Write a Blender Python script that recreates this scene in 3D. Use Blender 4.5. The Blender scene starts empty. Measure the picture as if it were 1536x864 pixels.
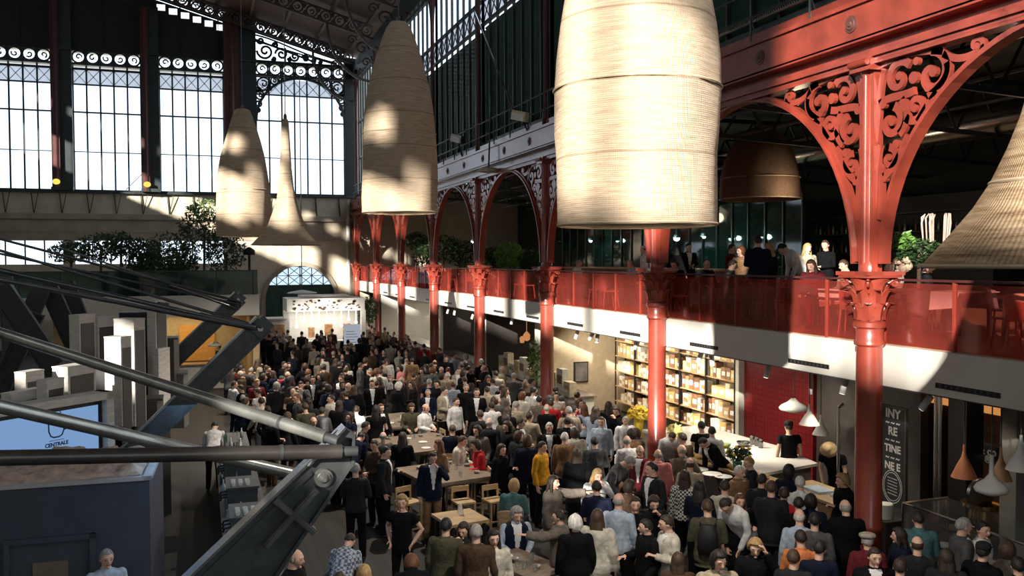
import bpy, math, random
from mathutils import Vector, Matrix, Quaternion
PI = math.pi
rnd = random.Random(7)
scene = bpy.context.scene
COL = scene.collection
V3 = Vector

# ------------------------------------------------------------------ camera
F_PX = 1344.5
yaw, pit, rol = [math.radians(a) for a in (19.20, 1.79, -.23)]
CAM = V3((0, 0, 5.4))
CF = V3((math.sin(yaw)*math.cos(pit), math.cos(yaw)*math.cos(pit), -math.sin(pit)))
CR0 = V3((math.cos(yaw), -math.sin(yaw), 0)); CU0 = CR0.cross(CF)
CR = CR0*math.cos(rol)+CU0*math.sin(rol); CU = -CR0*math.sin(rol)+CU0*math.cos(rol)
cam = bpy.data.objects.new('camera', bpy.data.cameras.new('camera')); COL.objects.link(cam)
cam.matrix_world = Matrix(((CR.x, CU.x, -CF.x, CAM.x), (CR.y, CU.y, -CF.y, CAM.y), (CR.z, CU.z, -CF.z, CAM.z), (0, 0, 0, 1)))
cam.data.sensor_width = 36; cam.data.lens = F_PX/1536*36; cam.data.clip_start = .05; cam.data.clip_end = 400
scene.camera = cam

def at(u, v, X=None, Y=None, Z=None, d=None):
    """a pixel read off the photograph, turned into a place on a known plane of the hall"""
    D = CF+CR*((u-768)/F_PX)-CU*((v-432)/F_PX)
    t = d if d is not None else (X-CAM.x)/D.x if X is not None else (Y-CAM.y)/D.y if Y is not None else (Z-CAM.z)/D.z
    return CAM+D*t
def proj(P):
    P = V3(P)-CAM; d = P.dot(CF)
    if d < .1: return (-9999, -9999, d)
    return (768+F_PX*P.dot(CR)/d, 432-F_PX*P.dot(CU)/d, d)

# ------------------------------------------------------------------ materials
MATS = {}
def nt(m): m.use_nodes = True; return m.node_tree
def mat(name, col=(.5, .5, .5), rough=.6, metal=0., var=.12, scale=6., bump=0., bscale=40., coat=0., objcol=False, spec=.5, stretch=None, var2=None):
    if name in MATS: return MATS[name]
    m = bpy.data.materials.new(name); t = nt(m); N = t.nodes; L = t.links
    b = N['Principled BSDF']; b.inputs['Roughness'].default_value = rough; b.inputs['Metallic'].default_value = metal
    b.inputs['Coat Weight'].default_value = coat; b.inputs['Coat Roughness'].default_value = .15
    b.inputs['Specular IOR Level'].default_value = spec
    tc = N.new('ShaderNodeTexCoord'); mp = N.new('ShaderNodeMapping'); L.new(tc.outputs['Object'], mp.inputs['Vector'])
    if stretch: mp.inputs['Scale'].default_value = stretch
    n = N.new('ShaderNodeTexNoise'); n.inputs['Scale'].default_value = scale; n.inputs['Detail'].default_value = 5
    L.new(mp.outputs['Vector'], n.inputs['Vector'])
    r = N.new('ShaderNodeMapRange'); r.inputs['To Min'].default_value = 1-var; r.inputs['To Max'].default_value = 1+var
    r.inputs['From Min'].default_value = .3; r.inputs['From Max'].default_value = .7
    L.new(n.outputs['Fac'], r.inputs['Value'])
    mx = N.new('ShaderNodeVectorMath'); mx.operation = 'SCALE'
    if objcol:
        oi = N.new('ShaderNodeObjectInfo'); L.new(oi.outputs['Color'], mx.inputs[0])
    else: mx.inputs[0].default_value = col
    L.new(r.outputs['Result'], mx.inputs['Scale']); out = mx.outputs['Vector']
    if var2:
        c2, th = var2
        n2 = N.new('ShaderNodeTexNoise'); n2.inputs['Scale'].default_value = scale*.6; n2.inputs['Detail'].default_value = 8
        L.new(mp.outputs['Vector'], n2.inputs['Vector'])
        rr = N.new('ShaderNodeMapRange'); rr.inputs['From Min'].default_value = th; rr.inputs['From Max'].default_value = th+.15
        L.new(n2.outputs['Fac'], rr.inputs['Value'])
        mm = N.new('ShaderNodeMixRGB'); L.new(rr.outputs['Result'], mm.inputs['Fac']); L.new(out, mm.inputs['Color1']); mm.inputs['Color2'].default_value = (*c2, 1)
        out = mm.outputs['Color']
    L.new(out, b.inputs['Base Color'])
    if bump:
        bn = N.new('ShaderNodeTexNoise'); bn.inputs['Scale'].default_value = bscale; L.new(mp.outputs['Vector'], bn.inputs['Vector'])
        bp = N.new('ShaderNodeBump'); bp.inputs['Strength'].default_value = bump; bp.inputs['Distance'].default_value = .02
        L.new(bn.outputs['Fac'], bp.inputs['Height']); L.new(bp.outputs['Normal'], b.inputs['Normal'])
    MATS[name] = m; return m
def emit(name, col, st):
    if name in MATS: return MATS[name]
    m = bpy.data.materials.new(name); t = nt(m); t.nodes.clear()
    o = t.nodes.new('ShaderNodeOutputMaterial'); e = t.nodes.new('ShaderNodeEmission'); e.inputs['Color'].default_value = (*col, 1); e.inputs['Strength'].default_value = st
    t.links.new(e.outputs[0], o.inputs['Surface']); MATS[name] = m; return m
def glassy(name, tint, body, fac, gloss=.08, rough=.05):
    """thin pane: tinted clear part, milky body part and a little gloss"""
    if name in MATS: return MATS[name]
    m = bpy.data.materials.new(name); t = nt(m); N = t.nodes; L = t.links; N.clear()
    o = N.new('ShaderNodeOutputMaterial'); tr = N.new('ShaderNodeBsdfTransparent'); tr.inputs['Color'].default_value = (*tint, 1)
    df = N.new('ShaderNodeBsdfDiffuse'); df.inputs['Color'].default_value = (*body, 1)
    tl = N.new('ShaderNodeBsdfTranslucent'); tl.inputs['Color'].default_value = (*body, 1)
    gl = N.new('ShaderNodeBsdfGlossy'); gl.inputs['Roughness'].default_value = rough
    a = N.new('ShaderNodeMixShader'); a.inputs[0].default_value = .5; L.new(df.outputs[0], a.inputs[1]); L.new(tl.outputs[0], a.inputs[2])
    b = N.new('ShaderNodeMixShader'); b.inputs[0].default_value = fac; L.new(tr.outputs[0], b.inputs[1]); L.new(a.outputs[0], b.inputs[2])
    c = N.new('ShaderNodeMixShader'); c.inputs[0].default_value = gloss; L.new(b.outputs[0], c.inputs[1]); L.new(gl.outputs[0], c.inputs[2])
    L.new(c.outputs[0], o.inputs['Surface']); MATS[name] = m; return m
def woven(name, col, dark, hs=60, vs=90):
    """burlap weave: fine rows and columns, darker seams between panels, lets light through a little"""
    m = bpy.data.materials.new(name); t = nt(m); N = t.nodes; L = t.links; N.clear()
    o = N.new('ShaderNodeOutputMaterial'); tc = N.new('ShaderNodeTexCoord')
    sx = N.new('ShaderNodeSeparateXYZ'); L.new(tc.outputs['Object'], sx.inputs[0])
    at2 = N.new('ShaderNodeMath'); at2.operation = 'ARCTAN2'; L.new(sx.outputs['Y'], at2.inputs[0]); L.new(sx.outputs['X'], at2.inputs[1])
    def wv(src, k):
        a = N.new('ShaderNodeMath'); a.operation = 'MULTIPLY'; a.inputs[1].default_value = k; L.new(src, a.inputs[0])
        s = N.new('ShaderNodeMath'); s.operation = 'SINE'; L.new(a.outputs[0], s.inputs[0]); return s.outputs[0]
    h = wv(sx.outputs['Z'], hs*2); v = wv(at2.outputs[0], vs)
    ad = N.new('ShaderNodeMath'); ad.operation = 'ADD'; L.new(h, ad.inputs[0]); L.new(v, ad.inputs[1])
    nz = N.new('ShaderNodeTexNoise'); mp = N.new('ShaderNodeMapping'); mp.inputs['Scale'].default_value = (1.2, 1.2, 14); L.new(tc.outputs['Object'], mp.inputs['Vector'])
    L.new(mp.outputs[0], nz.inputs['Vector']); nz.inputs['Scale'].default_value = 3; nz.inputs['Detail'].default_value = 6
    nf = N.new('ShaderNodeTexNoise'); nf.inputs['Scale'].default_value = 55; nf.inputs['Detail'].default_value = 3; mp2 = N.new('ShaderNodeMapping'); mp2.inputs['Scale'].default_value = (1, 1, 2.5)
    L.new(tc.outputs['Object'], mp2.inputs['Vector']); L.new(mp2.outputs[0], nf.inputs['Vector'])
    m1 = N.new('ShaderNodeMath'); m1.operation = 'MULTIPLY_ADD'; L.new(ad.outputs[0], m1.inputs[0]); m1.inputs[1].default_value = .045; L.new(nz.outputs['Fac'], m1.inputs[2])
    m2 = N.new('ShaderNodeMath'); m2.operation = 'MULTIPLY_ADD'; L.new(nf.outputs['Fac'], m2.inputs[0]); m2.inputs[1].default_value = .45; L.new(m1.outputs[0], m2.inputs[2])
    cr = N.new('ShaderNodeMapRange'); cr.inputs['From Min'].default_value = .45; cr.inputs['From Max'].default_value = .95; L.new(m2.outputs[0], cr.inputs['Value'])
    mc = N.new('ShaderNodeMixRGB'); L.new(cr.outputs['Result'], mc.inputs['Fac']); mc.inputs['Color1'].default_value = (*dark, 1); mc.inputs['Color2'].default_value = (*col, 1)
    # darker seam lines every .74 m
    sm = N.new('ShaderNodeMath'); sm.operation = 'PINGPONG'; sm.inputs[1].default_value = .37; L.new(sx.outputs['Z'], sm.inputs[0])
    lt = N.new('ShaderNodeMath'); lt.operation = 'LESS_THAN'; lt.inputs[1].default_value = .012; L.new(sm.outputs[0], lt.inputs[0])
    ms = N.new('ShaderNodeMixRGB'); ms.blend_type = 'MULTIPLY'; sc2 = N.new('ShaderNodeMath'); sc2.operation = 'MULTIPLY'; sc2.inputs[1].default_value = .5; L.new(lt.outputs[0], sc2.inputs[0])
    L.new(sc2.outputs[0], ms.inputs['Fac']); L.new(mc.outputs[0], ms.inputs['Color1']); ms.inputs['Color2'].default_value = (.35, .28, .2, 1)
    d = N.new('ShaderNodeBsdfDiffuse'); tl = N.new('ShaderNodeBsdfTranslucent'); L.new(ms.outputs[0], d.inputs['Color']); L.new(ms.outputs[0], tl.inputs['Color'])
    bp = N.new('ShaderNodeBump'); bp.inputs['Strength'].default_value = .35; bp.inputs['Distance'].default_value = .01; L.new(ad.outputs[0], bp.inputs['Height']); L.new(bp.outputs[0], d.inputs['Normal'])
    mx = N.new('ShaderNodeMixShader'); mx.inputs[0].default_value = .13; L.new(d.outputs[0], mx.inputs[1]); L.new(tl.outputs[0], mx.inputs[2]); L.new(mx.outputs[0], o.inputs['Surface'])
    MATS[name] = m; return m
def tiled(name, col, grout, size, rough=.3):
    m = bpy.data.materials.new(name); t = nt(m); N = t.nodes; L = t.links; b = N['Principled BSDF']; b.inputs['Roughness'].default_value = rough
    tc = N.new('ShaderNodeTexCoord'); s = N.new('ShaderNodeSeparateXYZ'); L.new(tc.outputs['Object'], s.inputs[0])
    c = N.new('ShaderNodeCombineXYZ'); ad = N.new('ShaderNodeMath'); L.new(s.outputs['X'], ad.inputs[0]); L.new(s.outputs['Y'], ad.inputs[1]); L.new(ad.outputs[0], c.inputs['X']); L.new(s.outputs['Z'], c.inputs['Y'])
    br = N.new('ShaderNodeTexBrick'); br.offset = 0; br.inputs['Scale'].default_value = 1; br.inputs['Brick Width'].default_value = size; br.inputs['Row Height'].default_value = size
    br.inputs['Mortar Size'].default_value = size*.05; br.inputs['Color1'].default_value = (*col, 1); br.inputs['Color2'].default_value = (col[0]*.85, col[1]*.8, col[2]*.8, 1); br.inputs['Mortar'].default_value = (*grout, 1)
    L.new(c.outputs[0], br.inputs['Vector']); L.new(br.outputs['Color'], b.inputs['Base Color']); MATS[name] = m; return m
def planks(name, c1, c2, width, axis='Y', rough=.5, gloss=.3):
    """boards: stripes across one axis, each a slightly different tone"""
    m = bpy.data.materials.new(name); t = nt(m); N = t.nodes; L = t.links; b = N['Principled BSDF']; b.inputs['Roughness'].default_value = rough; b.inputs['Specular IOR Level'].default_value = gloss
    tc = N.new('ShaderNodeTexCoord'); s = N.new('ShaderNodeSeparateXYZ'); L.new(tc.outputs['Object'], s.inputs[0])
    q = N.new('ShaderNodeMath'); q.operation = 'DIVIDE'; q.inputs[1].default_value = width; L.new(s.outputs[axis], q.inputs[0])
    fl = N.new('ShaderNodeMath'); fl.operation = 'FLOOR'; L.new(q.outputs[0], fl.inputs[0]); wn = N.new('ShaderNodeTexWhiteNoise'); wn.noise_dimensions = '1D'; L.new(fl.outputs[0], wn.inputs['W'])
    nz = N.new('ShaderNodeTexNoise'); nz.inputs['Scale'].default_value = 5; L.new(tc.outputs['Object'], nz.inputs['Vector'])
    am = N.new('ShaderNodeMath'); am.operation = 'MULTIPLY_ADD'; am.inputs[1].default_value = .5; L.new(nz.outputs['Fac'], am.inputs[0]); L.new(wn.outputs['Value'], am.inputs[2])
    cl = N.new('ShaderNodeMapRange'); cl.inputs['From Max'].default_value = 1.4; L.new(am.outputs[0], cl.inputs['Value'])
    mc = N.new('ShaderNodeMixRGB'); L.new(cl.outputs[0], mc.inputs['Fac']); mc.inputs['Color1'].default_value = (*c1, 1); mc.inputs['Color2'].default_value = (*c2, 1)
    fr = N.new('ShaderNodeMath'); fr.operation = 'FRACT'; L.new(q.outputs[0], fr.inputs[0]); lt = N.new('ShaderNodeMath'); lt.operation = 'LESS_THAN'; lt.inputs[1].default_value = .04; L.new(fr.outputs[0], lt.inputs[0])
    md = N.new('ShaderNodeMixRGB'); L.new(lt.outputs[0], md.inputs['Fac']); L.new(mc.outputs[0], md.inputs['Color1']); md.inputs['Color2'].default_value = (c1[0]*.25, c1[1]*.25, c1[2]*.25, 1)
    L.new(md.outputs[0], b.inputs['Base Color']); MATS[name] = m; return m

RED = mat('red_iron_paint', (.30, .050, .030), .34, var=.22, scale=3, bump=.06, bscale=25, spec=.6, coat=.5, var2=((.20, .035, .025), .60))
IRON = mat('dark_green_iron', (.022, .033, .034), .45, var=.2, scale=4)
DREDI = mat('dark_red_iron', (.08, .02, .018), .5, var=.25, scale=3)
LOUV = mat('green_louvre_paint', (.030, .095, .068), .5, var=.3, scale=2)
PLAST = mat('cream_plaster', (.62, .55, .42), .85, var=.10, scale=1.5, bump=.15, bscale=12, var2=((.50, .43, .32), .62))
PLASTD = mat('old_plaster_band', (.40, .34, .26), .85, var=.15, scale=1.2)
CREAM = mat('cream_fascia_paint', (.72, .70, .63), .5, var=.05, scale=2)
WHITE = mat('white_paint', (.80, .79, .75), .5, var=.05)
GREYST = mat('grey_painted_steel', (.075, .083, .085), .40, metal=.4, var=.25, scale=5, bump=.1, bscale=30)
TUBE = mat('weathered_steel_tube', (.40, .41, .38), .30, metal=.75, var=.35, scale=3, stretch=(1, 1, 1), bump=.05)
TUBED = mat('dark_steel_tube', (.10, .09, .08), .35, metal=.6, var=.25, scale=4)
ROD = mat('black_steel_rod', (.09, .10, .10), .35, metal=.7, var=.2)
BLACK = mat('black_paint', (.012, .012, .013), .5, var=.2)
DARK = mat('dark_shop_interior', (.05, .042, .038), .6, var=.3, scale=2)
ROOFW = planks('roof_boards', (.12, .062, .033), (.18, .095, .05), .22, 'Y', .7)
FLOOR = planks('dark_floor_boards', (.026, .025, .024), (.046, .042, .038), .18, 'X', .6, .2)
MEZF = mat('mezzanine_floor', (.34, .22, .12), .45, var=.2, scale=3)
WOODW = planks('brown_board_wall', (.085, .04, .022), (.13, .065, .035), .30, 'Z', .5)
WOODL = mat('pale_wood', (.55, .38, .20), .5, var=.2, scale=4, stretch=(1, 1, 6))
WOODT = mat('worn_table_wood', (.25, .19, .14), .45, var=.35, scale=5, stretch=(1, 4, 1))
WOODD = mat('dark_stained_wood', (.055, .045, .040), .4, var=.3, scale=4)
BLOCKW = mat('whitewashed_wood', (.60, .58, .53), .7, var=.14, scale=5, stretch=(1, 1, 5))
STEEL = mat('brushed_steel', (.55, .55, .55), .25, metal=1, var=.1)
BRASS = mat('polished_brass', (.80, .52, .18), .18, metal=1, var=.1)
TERRA = mat('terracotta_enamel', (.62, .22, .10), .45, var=.1)
REDTILE = tiled('red_wall_tiles', (.17, .010, .013), (.03, .004, .004), .14)
PANE = glassy('clear_window_glass', (.96, .98, 1), (.8, .85, .9), .03)
FROST = glassy('frosted_lattice_glass', (.70, .71, .74), (.75, .75, .78), .3)
REDG = glassy('red_tinted_glass', (.86, .52, .50), (.85, .20, .15), .17, .07)
GREENG = glassy('bottle_green_glass', (.25, .5, .42), (.03, .10, .08), .5, .12)
CLEARG = glassy('thin_clear_glass', (.93, .95, .95), (.8, .8, .8), .05, .12)
SKIN = mat('skin', (.74, .46, .34), .55, var=.08, scale=10)
LIPS = mat('lips', (.42, .13, .11), .5, var=.05)
EYE = mat('eye_dark', (.13, .075, .055), .35, var=.05)
SHOE = mat('shoe_leather', (.025, .02, .018), .4, var=.1)
CLOTH = mat('garment_cloth', (.1, .1, .1), .85, objcol=True, var=.25, scale=14, bump=.6, bscale=18, spec=.15)
SHIRT = mat('white_shirt_cloth', (.80, .80, .82), .85, var=.08, scale=10, bump=.2)
HAIRM = mat('hair_strands', (.1, .07, .05), .55, objcol=True, var=.35, scale=40, stretch=(1, 1, .15), bump=.5, bscale=60)
LEAF = mat('leaf_green', (.030, .075, .022), .5, var=.5, scale=3)
LEAFB = mat('bright_leaf_green', (.13, .28, .05), .5, var=.4, scale=3)
BARK = mat('bark', (.12, .08, .05), .8, var=.3)
BURLAP = woven('burlap_weave', (.72, .59, .44), (.45, .34, .23), 150, 300)
STRAW = woven('straw_weave', (.62, .46, .30), (.22, .14, .08), 22, 150)

# ------------------------------------------------------------------ mesh builder
ORG = {}
class MB:
    def __init__(s): s.v = []; s.f = []; s.m = []
    def add(s, vs, fs, mi=0):
        n = len(s.v); s.v += [V3(x) for x in vs]; s.f += [[i+n for i in f] for f in fs]; s.m += [mi]*len(fs); return s
    def box(s, a, b, mi=0):
        (x0, y0, z0), (x1, y1, z1) = a, b
        x0, x1 = min(x0, x1), max(x0, x1); y0, y1 = min(y0, y1), max(y0, y1); z0, z1 = min(z0, z1), max(z0, z1)
        return s.add([(x0, y0, z0), (x1, y0, z0), (x1, y1, z0), (x0, y1, z0), (x0, y0, z1), (x1, y0, z1), (x1, y1, z1), (x0, y1, z1)],
                     [(3, 2, 1, 0), (4, 5, 6, 7), (0, 1, 5, 4), (1, 2, 6, 5), (2, 3, 7, 6), (3, 0, 4, 7)], mi)
    def cbox(s, c, size, mi=0, rz=0, rx=0, ry=0):
        R = Matrix.Rotation(rz, 3, 'Z') @ Matrix.Rotation(ry, 3, 'Y') @ Matrix.Rotation(rx, 3, 'X'); c = V3(c)
        vs = [c+R @ V3((i*size[0]/2, j*size[1]/2, k*size[2]/2)) for k in (-1, 1) for i, j in ((-1, -1), (1, -1), (1, 1), (-1, 1))]
        return s.add(vs, [(3, 2, 1, 0), (4, 5, 6, 7), (0, 1, 5, 4), (1, 2, 6, 5), (2, 3, 7, 6), (3, 0, 4, 7)], mi)
    def bar(s, p, q, w, h, mi=0, up=(0, 0, 1)):
        """rectangular bar from p to q"""
        p, q = V3(p), V3(q); t = (q-p).normalized(); u = V3(up)
        if abs(t.dot(u)) > .98: u = V3((1, 0, 0))
        a = t.cross(u).normalized(); b = a.cross(t)
        vs = [e+a*(i*w/2)+b*(j*h/2) for e in (p, q) for i, j in ((-1, -1), (1, -1), (1, 1), (-1, 1))]
        return s.add(vs, [(3, 2, 1, 0), (4, 5, 6, 7), (0, 1, 5, 4), (1, 2, 6, 5), (2, 3, 7, 6), (3, 0, 4, 7)][:6], mi)
    def tube(s, pts, r, n=8, mi=0, caps='flat', fl=1., up=None):
        pts = [V3(p) for p in pts]; k = len(pts)
        rr = list(r) if isinstance(r, (list, tuple)) else [r]*k
        P = []; 
        t0 = (pts[1]-pts[0]).normalized(); t1 = (pts[-1]-pts[-2]).normalized()
        if caps == 'round':
            for a in (0, .35, .7): P.append((pts[0]-t0*rr[0]*math.cos(a*PI/2), max(rr[0]*math.sin(a*PI/2), 1e-4), t0))
        for i, p in enumerate(pts):
            t = t0 if i == 0 else t1 if i == k-1 else ((pts[i+1]-p).normalized()+(p-pts[i-1]).normalized()).normalized()
            P.append((p, rr[i], t))
        if caps == 'round':
            for a in (.7, .35, 0): P.append((pts[-1]+t1*rr[-1]*math.cos(a*PI/2), max(rr[-1]*math.sin(a*PI/2), 1e-4), t1))
        u = V3(up) if up else (V3((0, 0, 1)) if abs(t0.z) < .9 else V3((0, 1, 0)))
        vs = []; pt = None
        for p, q, t in P:
            if pt is not None and not up: u = pt.rotation_difference(t) @ u
            a = t.cross(u).normalized(); b = a.cross(t).normalized(); u = b if not up else u; pt = t
            for j in range(n):
                w = 2*PI*j/n; vs.append(p+a*(q*math.cos(w))+b*(q*math.sin(w)*fl))
        fs = [(i*n+j, i*n+(j+1) % n, (i+1)*n+(j+1) % n, (i+1)*n+j) for i in range(len(P)-1) for j in range(n)]
        fs += [tuple(range(n-1, -1, -1)), tuple((len(P)-1)*n+j for j in range(n))]
        return s.add(vs, fs, mi)
    def lathe(s, c, prof, n=24, mi=0, close=True, sq=None):
        """prof: (radius, z) rows, open surface unless the ends meet the axis"""
        c = V3(c); vs = []
        for r, z in prof:
            for j in range(n):
                w = 2*PI*j/n+ (PI/n if sq else 0); vs.append(c+V3((r*math.cos(w), r*math.sin(w), z)))
        fs = [(i*n+j, i*n+(j+1) % n, (i+1)*n+(j+1) % n, (i+1)*n+j) for i in range(len(prof)-1) for j in range(n)]
        if close: fs += [tuple(range(n-1, -1, -1)), tuple((len(prof)-1)*n+j for j in range(n))]
        return s.add(vs, fs, mi)
    def loft(s, rings, n=16, mi=0):
        """rings: (centre, rx, ry) horizontal ellipses bottom to top"""
        vs = []
        for c, rx, ry in rings:
            for j in range(n):
                w = 2*PI*j/n; vs.append(V3(c)+V3((rx*math.cos(w), ry*math.sin(w), 0)))
        fs = [(i*n+j, i*n+(j+1) % n, (i+1)*n+(j+1) % n, (i+1)*n+j) for i in range(len(rings)-1) for j in range(n)]
        fs += [tuple(range(n-1, -1, -1)), tuple((len(rings)-1)*n+j for j in range(n))]
        return s.add(vs, fs, mi)
    def ball(s, c, r, n=10, mi=0, R=None):
        c = V3(c); rx, ry, rz = r if isinstance(r, (tuple, list)) else (r, r, r); vs = []; k = max(4, n//2+1)
        for i in range(1, k):
            a = PI*i/k
            for j in range(n):
                w = 2*PI*j/n; p = V3((rx*math.sin(a)*math.cos(w), ry*math.sin(a)*math.sin(w), -rz*math.cos(a))); vs.append(c+(R @ p if R else p))
        m = len(vs); b, t = V3((0, 0, -rz)), V3((0, 0, rz)); vs += [c+(R @ b if R else b), c+(R @ t if R else t)]
        fs = [(i*n+j, i*n+(j+1) % n, (i+1)*n+(j+1) % n, (i+1)*n+j) for i in range(k-2) for j in range(n)]
        fs += [((j+1) % n, j, m) for j in range(n)]+[((k-2)*n+j, (k-2)*n+(j+1) % n, m+1) for j in range(n)]
        return s.add(vs, fs, mi)
    def prism(s, poly, axis, a, b, mi=0):
        """poly: 2-D outline; axis 'x': points are (y,z), 'y': (x,z), 'z': (x,y); extruded from a to b"""
        def P(u, v, w): return (w, u, v) if axis == 'x' else (u, w, v) if axis == 'y' else (u, v, w)
        n = len(poly); vs = [P(u, v, a) for u, v in poly]+[P(u, v, b) for u, v in poly]
        return s.add(vs, [tuple(range(n-1, -1, -1)), tuple(range(n, 2*n))]+[(i, (i+1) % n, n+(i+1) % n, n+i) for i in range(n)], mi)
    def ribbon(s, pts, w, axis, a, b, mi=0, closed=False):
        """flat iron strip of width w following a 2-D line, extruded from a to b along axis"""
        def P(u, v, q): return (q, u, v) if axis == 'x' else (u, q, v) if axis == 'y' else (u, v, q)
        k = len(pts); ww = w if isinstance(w, (list, tuple)) else [w]*k; vs = []
        for i in range(k):
            p0 = pts[(i-1) % k] if closed or i > 0 else pts[i]; p1 = pts[(i+1) % k] if closed or i < k-1 else pts[i]
            tx, ty = p1[0]-p0[0], p1[1]-p0[1]; l = math.hypot(tx, ty) or 1; nx, ny = -ty/l*ww[i]/2, tx/l*ww[i]/2; x, y = pts[i]
            vs += [P(x+nx, y+ny, a), P(x-nx, y-ny, a), P(x-nx, y-ny, b), P(x+nx, y+ny, b)]
        fs = []
        for i in range(k if closed else k-1):
            j = (i+1) % k
            for e in range(4): fs.append((i*4+e, i*4+(e+1) % 4, j*4+(e+1) % 4, j*4+e))
        if not closed: fs += [(3, 2, 1, 0), ((k-1)*4, (k-1)*4+1, (k-1)*4+2, (k-1)*4+3)]
        return s.add(vs, fs, mi)
    def build(s, name, mats, parent=None, org=None, smooth=False, auto=False):
        o = V3(org) if org is not None else ORG.get(parent.name, V3()) if parent else V3()
        me = bpy.data.meshes.new(name); me.from_pydata([tuple(v-o) for v in s.v], [], s.f)
        for m in (mats if isinstance(mats, (list, tuple)) else [mats]): me.materials.append(m)
        me.polygons.foreach_set('material_index', s.m)
        if smooth: me.polygons.foreach_set('use_smooth', [True]*len(s.f))
        me.update()
        if smooth and auto: me.set_sharp_from_angle(angle=.7)
        ob = bpy.data.objects.new(name, me); COL.objects.link(ob)
        if parent: ob.parent = parent
        else: ob.location = o
        ORG[ob.name] = o
        return ob
def tag(o, label=None, cat=None, group=None, kind=None):
    if label: o['label'] = label
    if cat: o['category'] = cat
    if group: o['group'] = group
    if kind: o['kind'] = kind
    return o
def thing(name, label, cat, loc=(0, 0, 0), group=None):
    o = bpy.data.objects.new(name, None); COL.objects.link(o); o.location = loc; o.empty_display_size = .2
    ORG[o.name] = V3(loc); return tag(o, label, cat, group)
def struct(name, mb, m, smooth=False): return tag(mb.build(name, m, smooth=smooth, auto=smooth), kind='structure')
def copy_tree(o, parent=None):
    c = o.copy(); COL.objects.link(c)
    if parent: c.parent = parent
    ORG[c.name] = ORG.get(o.name, V3())
    for ch in list(o.children): copy_tree(ch, c)
    return c
def holed(mb, u0, u1, v0, v1, holes, put, mi=0):
    """solid cells of a rectangle around rectangular holes; put(u0,u1,v0,v1) adds one cell"""
    us = sorted({u0, u1, *[min(max(h[k], u0), u1) for h in holes for k in (0, 1)]})
    for a, b in zip(us, us[1:]):
        if b-a < 1e-4: continue
        m = (a+b)/2; hs = sorted((h[2], h[3]) for h in holes if h[0] < m < h[1]); z = v0
        for h0, h1 in hs:
            if h0 > z: put(a, b, z, min(h0, v1))
            z = max(z, h1)
        if z < v1: put(a, b, z, v1)
def spiral(cx, cy, r, turns, a0, cw=1, n=26, shrink=.12):
    """a curl winding inwards from radius r"""
    return [(cx+math.cos(a0+cw*2*PI*turns*i/n)*r*(1-(1-shrink)*i/n), cy+math.sin(a0+cw*2*PI*turns*i/n)*r*(1-(1-shrink)*i/n)) for i in range(n+1)]
def bez(p0, p1, p2, p3, n=12):
    return [tuple(p0[k]*(1-t)**3+3*p1[k]*t*(1-t)**2+3*p2[k]*t*t*(1-t)+p3[k]*t**3 for k in range(len(p0))) for t in [i/n for i in range(n+1)]]
def foliage(mb, c, r, count, size, rg, mi=0):
    c = V3(c)
    for _ in range(count):
        while 1:
            p = V3((rg.uniform(-1, 1), rg.uniform(-1, 1), rg.uniform(-1, 1)))
            if p.length < 1: break
        p = V3((p.x*r[0], p.y*r[1], p.z*r[2])); a = V3((rg.gauss(0, 1), rg.gauss(0, 1), rg.gauss(0, 1))).normalized(); b = a.orthogonal().normalized()
        q = a.cross(b); s = size*rg.uniform(.6, 1.3); o = c+p
        mb.add([o-a*s, o+b*s*.38+q*s*.1, o+a*s, o-b*s*.38+q*s*.1], [(0, 1, 2, 3)], mi)
# ------------------------------------------------------------------ the hall
XC, BAY, Y0 = 9.95, 6.95, 11.456          # colonnade line, bay length, first column in view
YE = 61.83                                # end wall
colY = [Y0+BAY*i for i in range(7)]

mb = MB(); mb.box((-20, -29, -.2), (26, YE+6, 0)); struct('floor', mb, FLOOR)

# --- end wall with its openings
mb = MB()
def put(a, b, c, d): mb.box((a, YE, c), (b, YE+.7, d))
AC, AR, AZ = 6.42, 2.32, 2.75             # the arched doorway by the corner
AC2, AR2 = 13.3, 2.0                      # its neighbour in the aisle
WIN = [(-12.4, -8.49), (-7.3, -3.38), (-2.28, 1.62)]
W4 = (3.68, 9.48)
holes = [(a, b, 9.78, 17.62) for a, b in WIN]+[(W4[0], W4[1], 9.78, 17.65)]
holes += [(a, b, 17.78, 18.46) for a, b in WIN+[W4]]
holes += [(AC-AR, AC+AR, 0, AZ+AR), (AC2-AR2, AC2+AR2, 0, 2.9+AR2)]
holes += [(-12.3, -8.0, 5.25, 6.72), (-7.4, -3.2, 5.25, 6.72), (-2.4, 1.55, 5.25, 6.72)]
holed(mb, -20, 26, 0, 18.62, holes, put)
for c, r, z in ((AC, AR, AZ), (AC2, AR2, 2.9)):        # arch shoulders
    for sx in (-1, 1):
        pts = [(c+sx*r, z+r), (c, z+r)]+[(c+sx*r*math.sin(a), z+r*math.cos(a)) for a in [PI/2*i/12 for i in range(13)]]
        mb.prism(pts if sx > 0 else pts[::-1], 'y', YE, YE+.7)
endw = struct('wall_far', mb, [PLAST])
mb = MB()
holed(mb, -20, 10.2, 0, 5.9, [(-12.3, 1.55, 0, 9)], lambda a, b, c, d: None)
# cornice, ledge and lower band
mb.box((-20, YE-.25, 8.05), (10.2, YE, 8.30)); mb.box((-20, YE-.16, 8.30), (10.2, YE, 8.40)); mb.box((-20, YE-.10, 7.25), (10.2, YE, 7.40))
mb.box((-20, YE-.06, 6.75), (10.2, YE, 8.05))
struct('trim_1', mb, PLASTD)
mb = MB(); mb.box((-20, YE-.3, 9.68), (10.2, YE-.02, 9.80)); struct('trim_2', mb, IRON)
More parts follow.
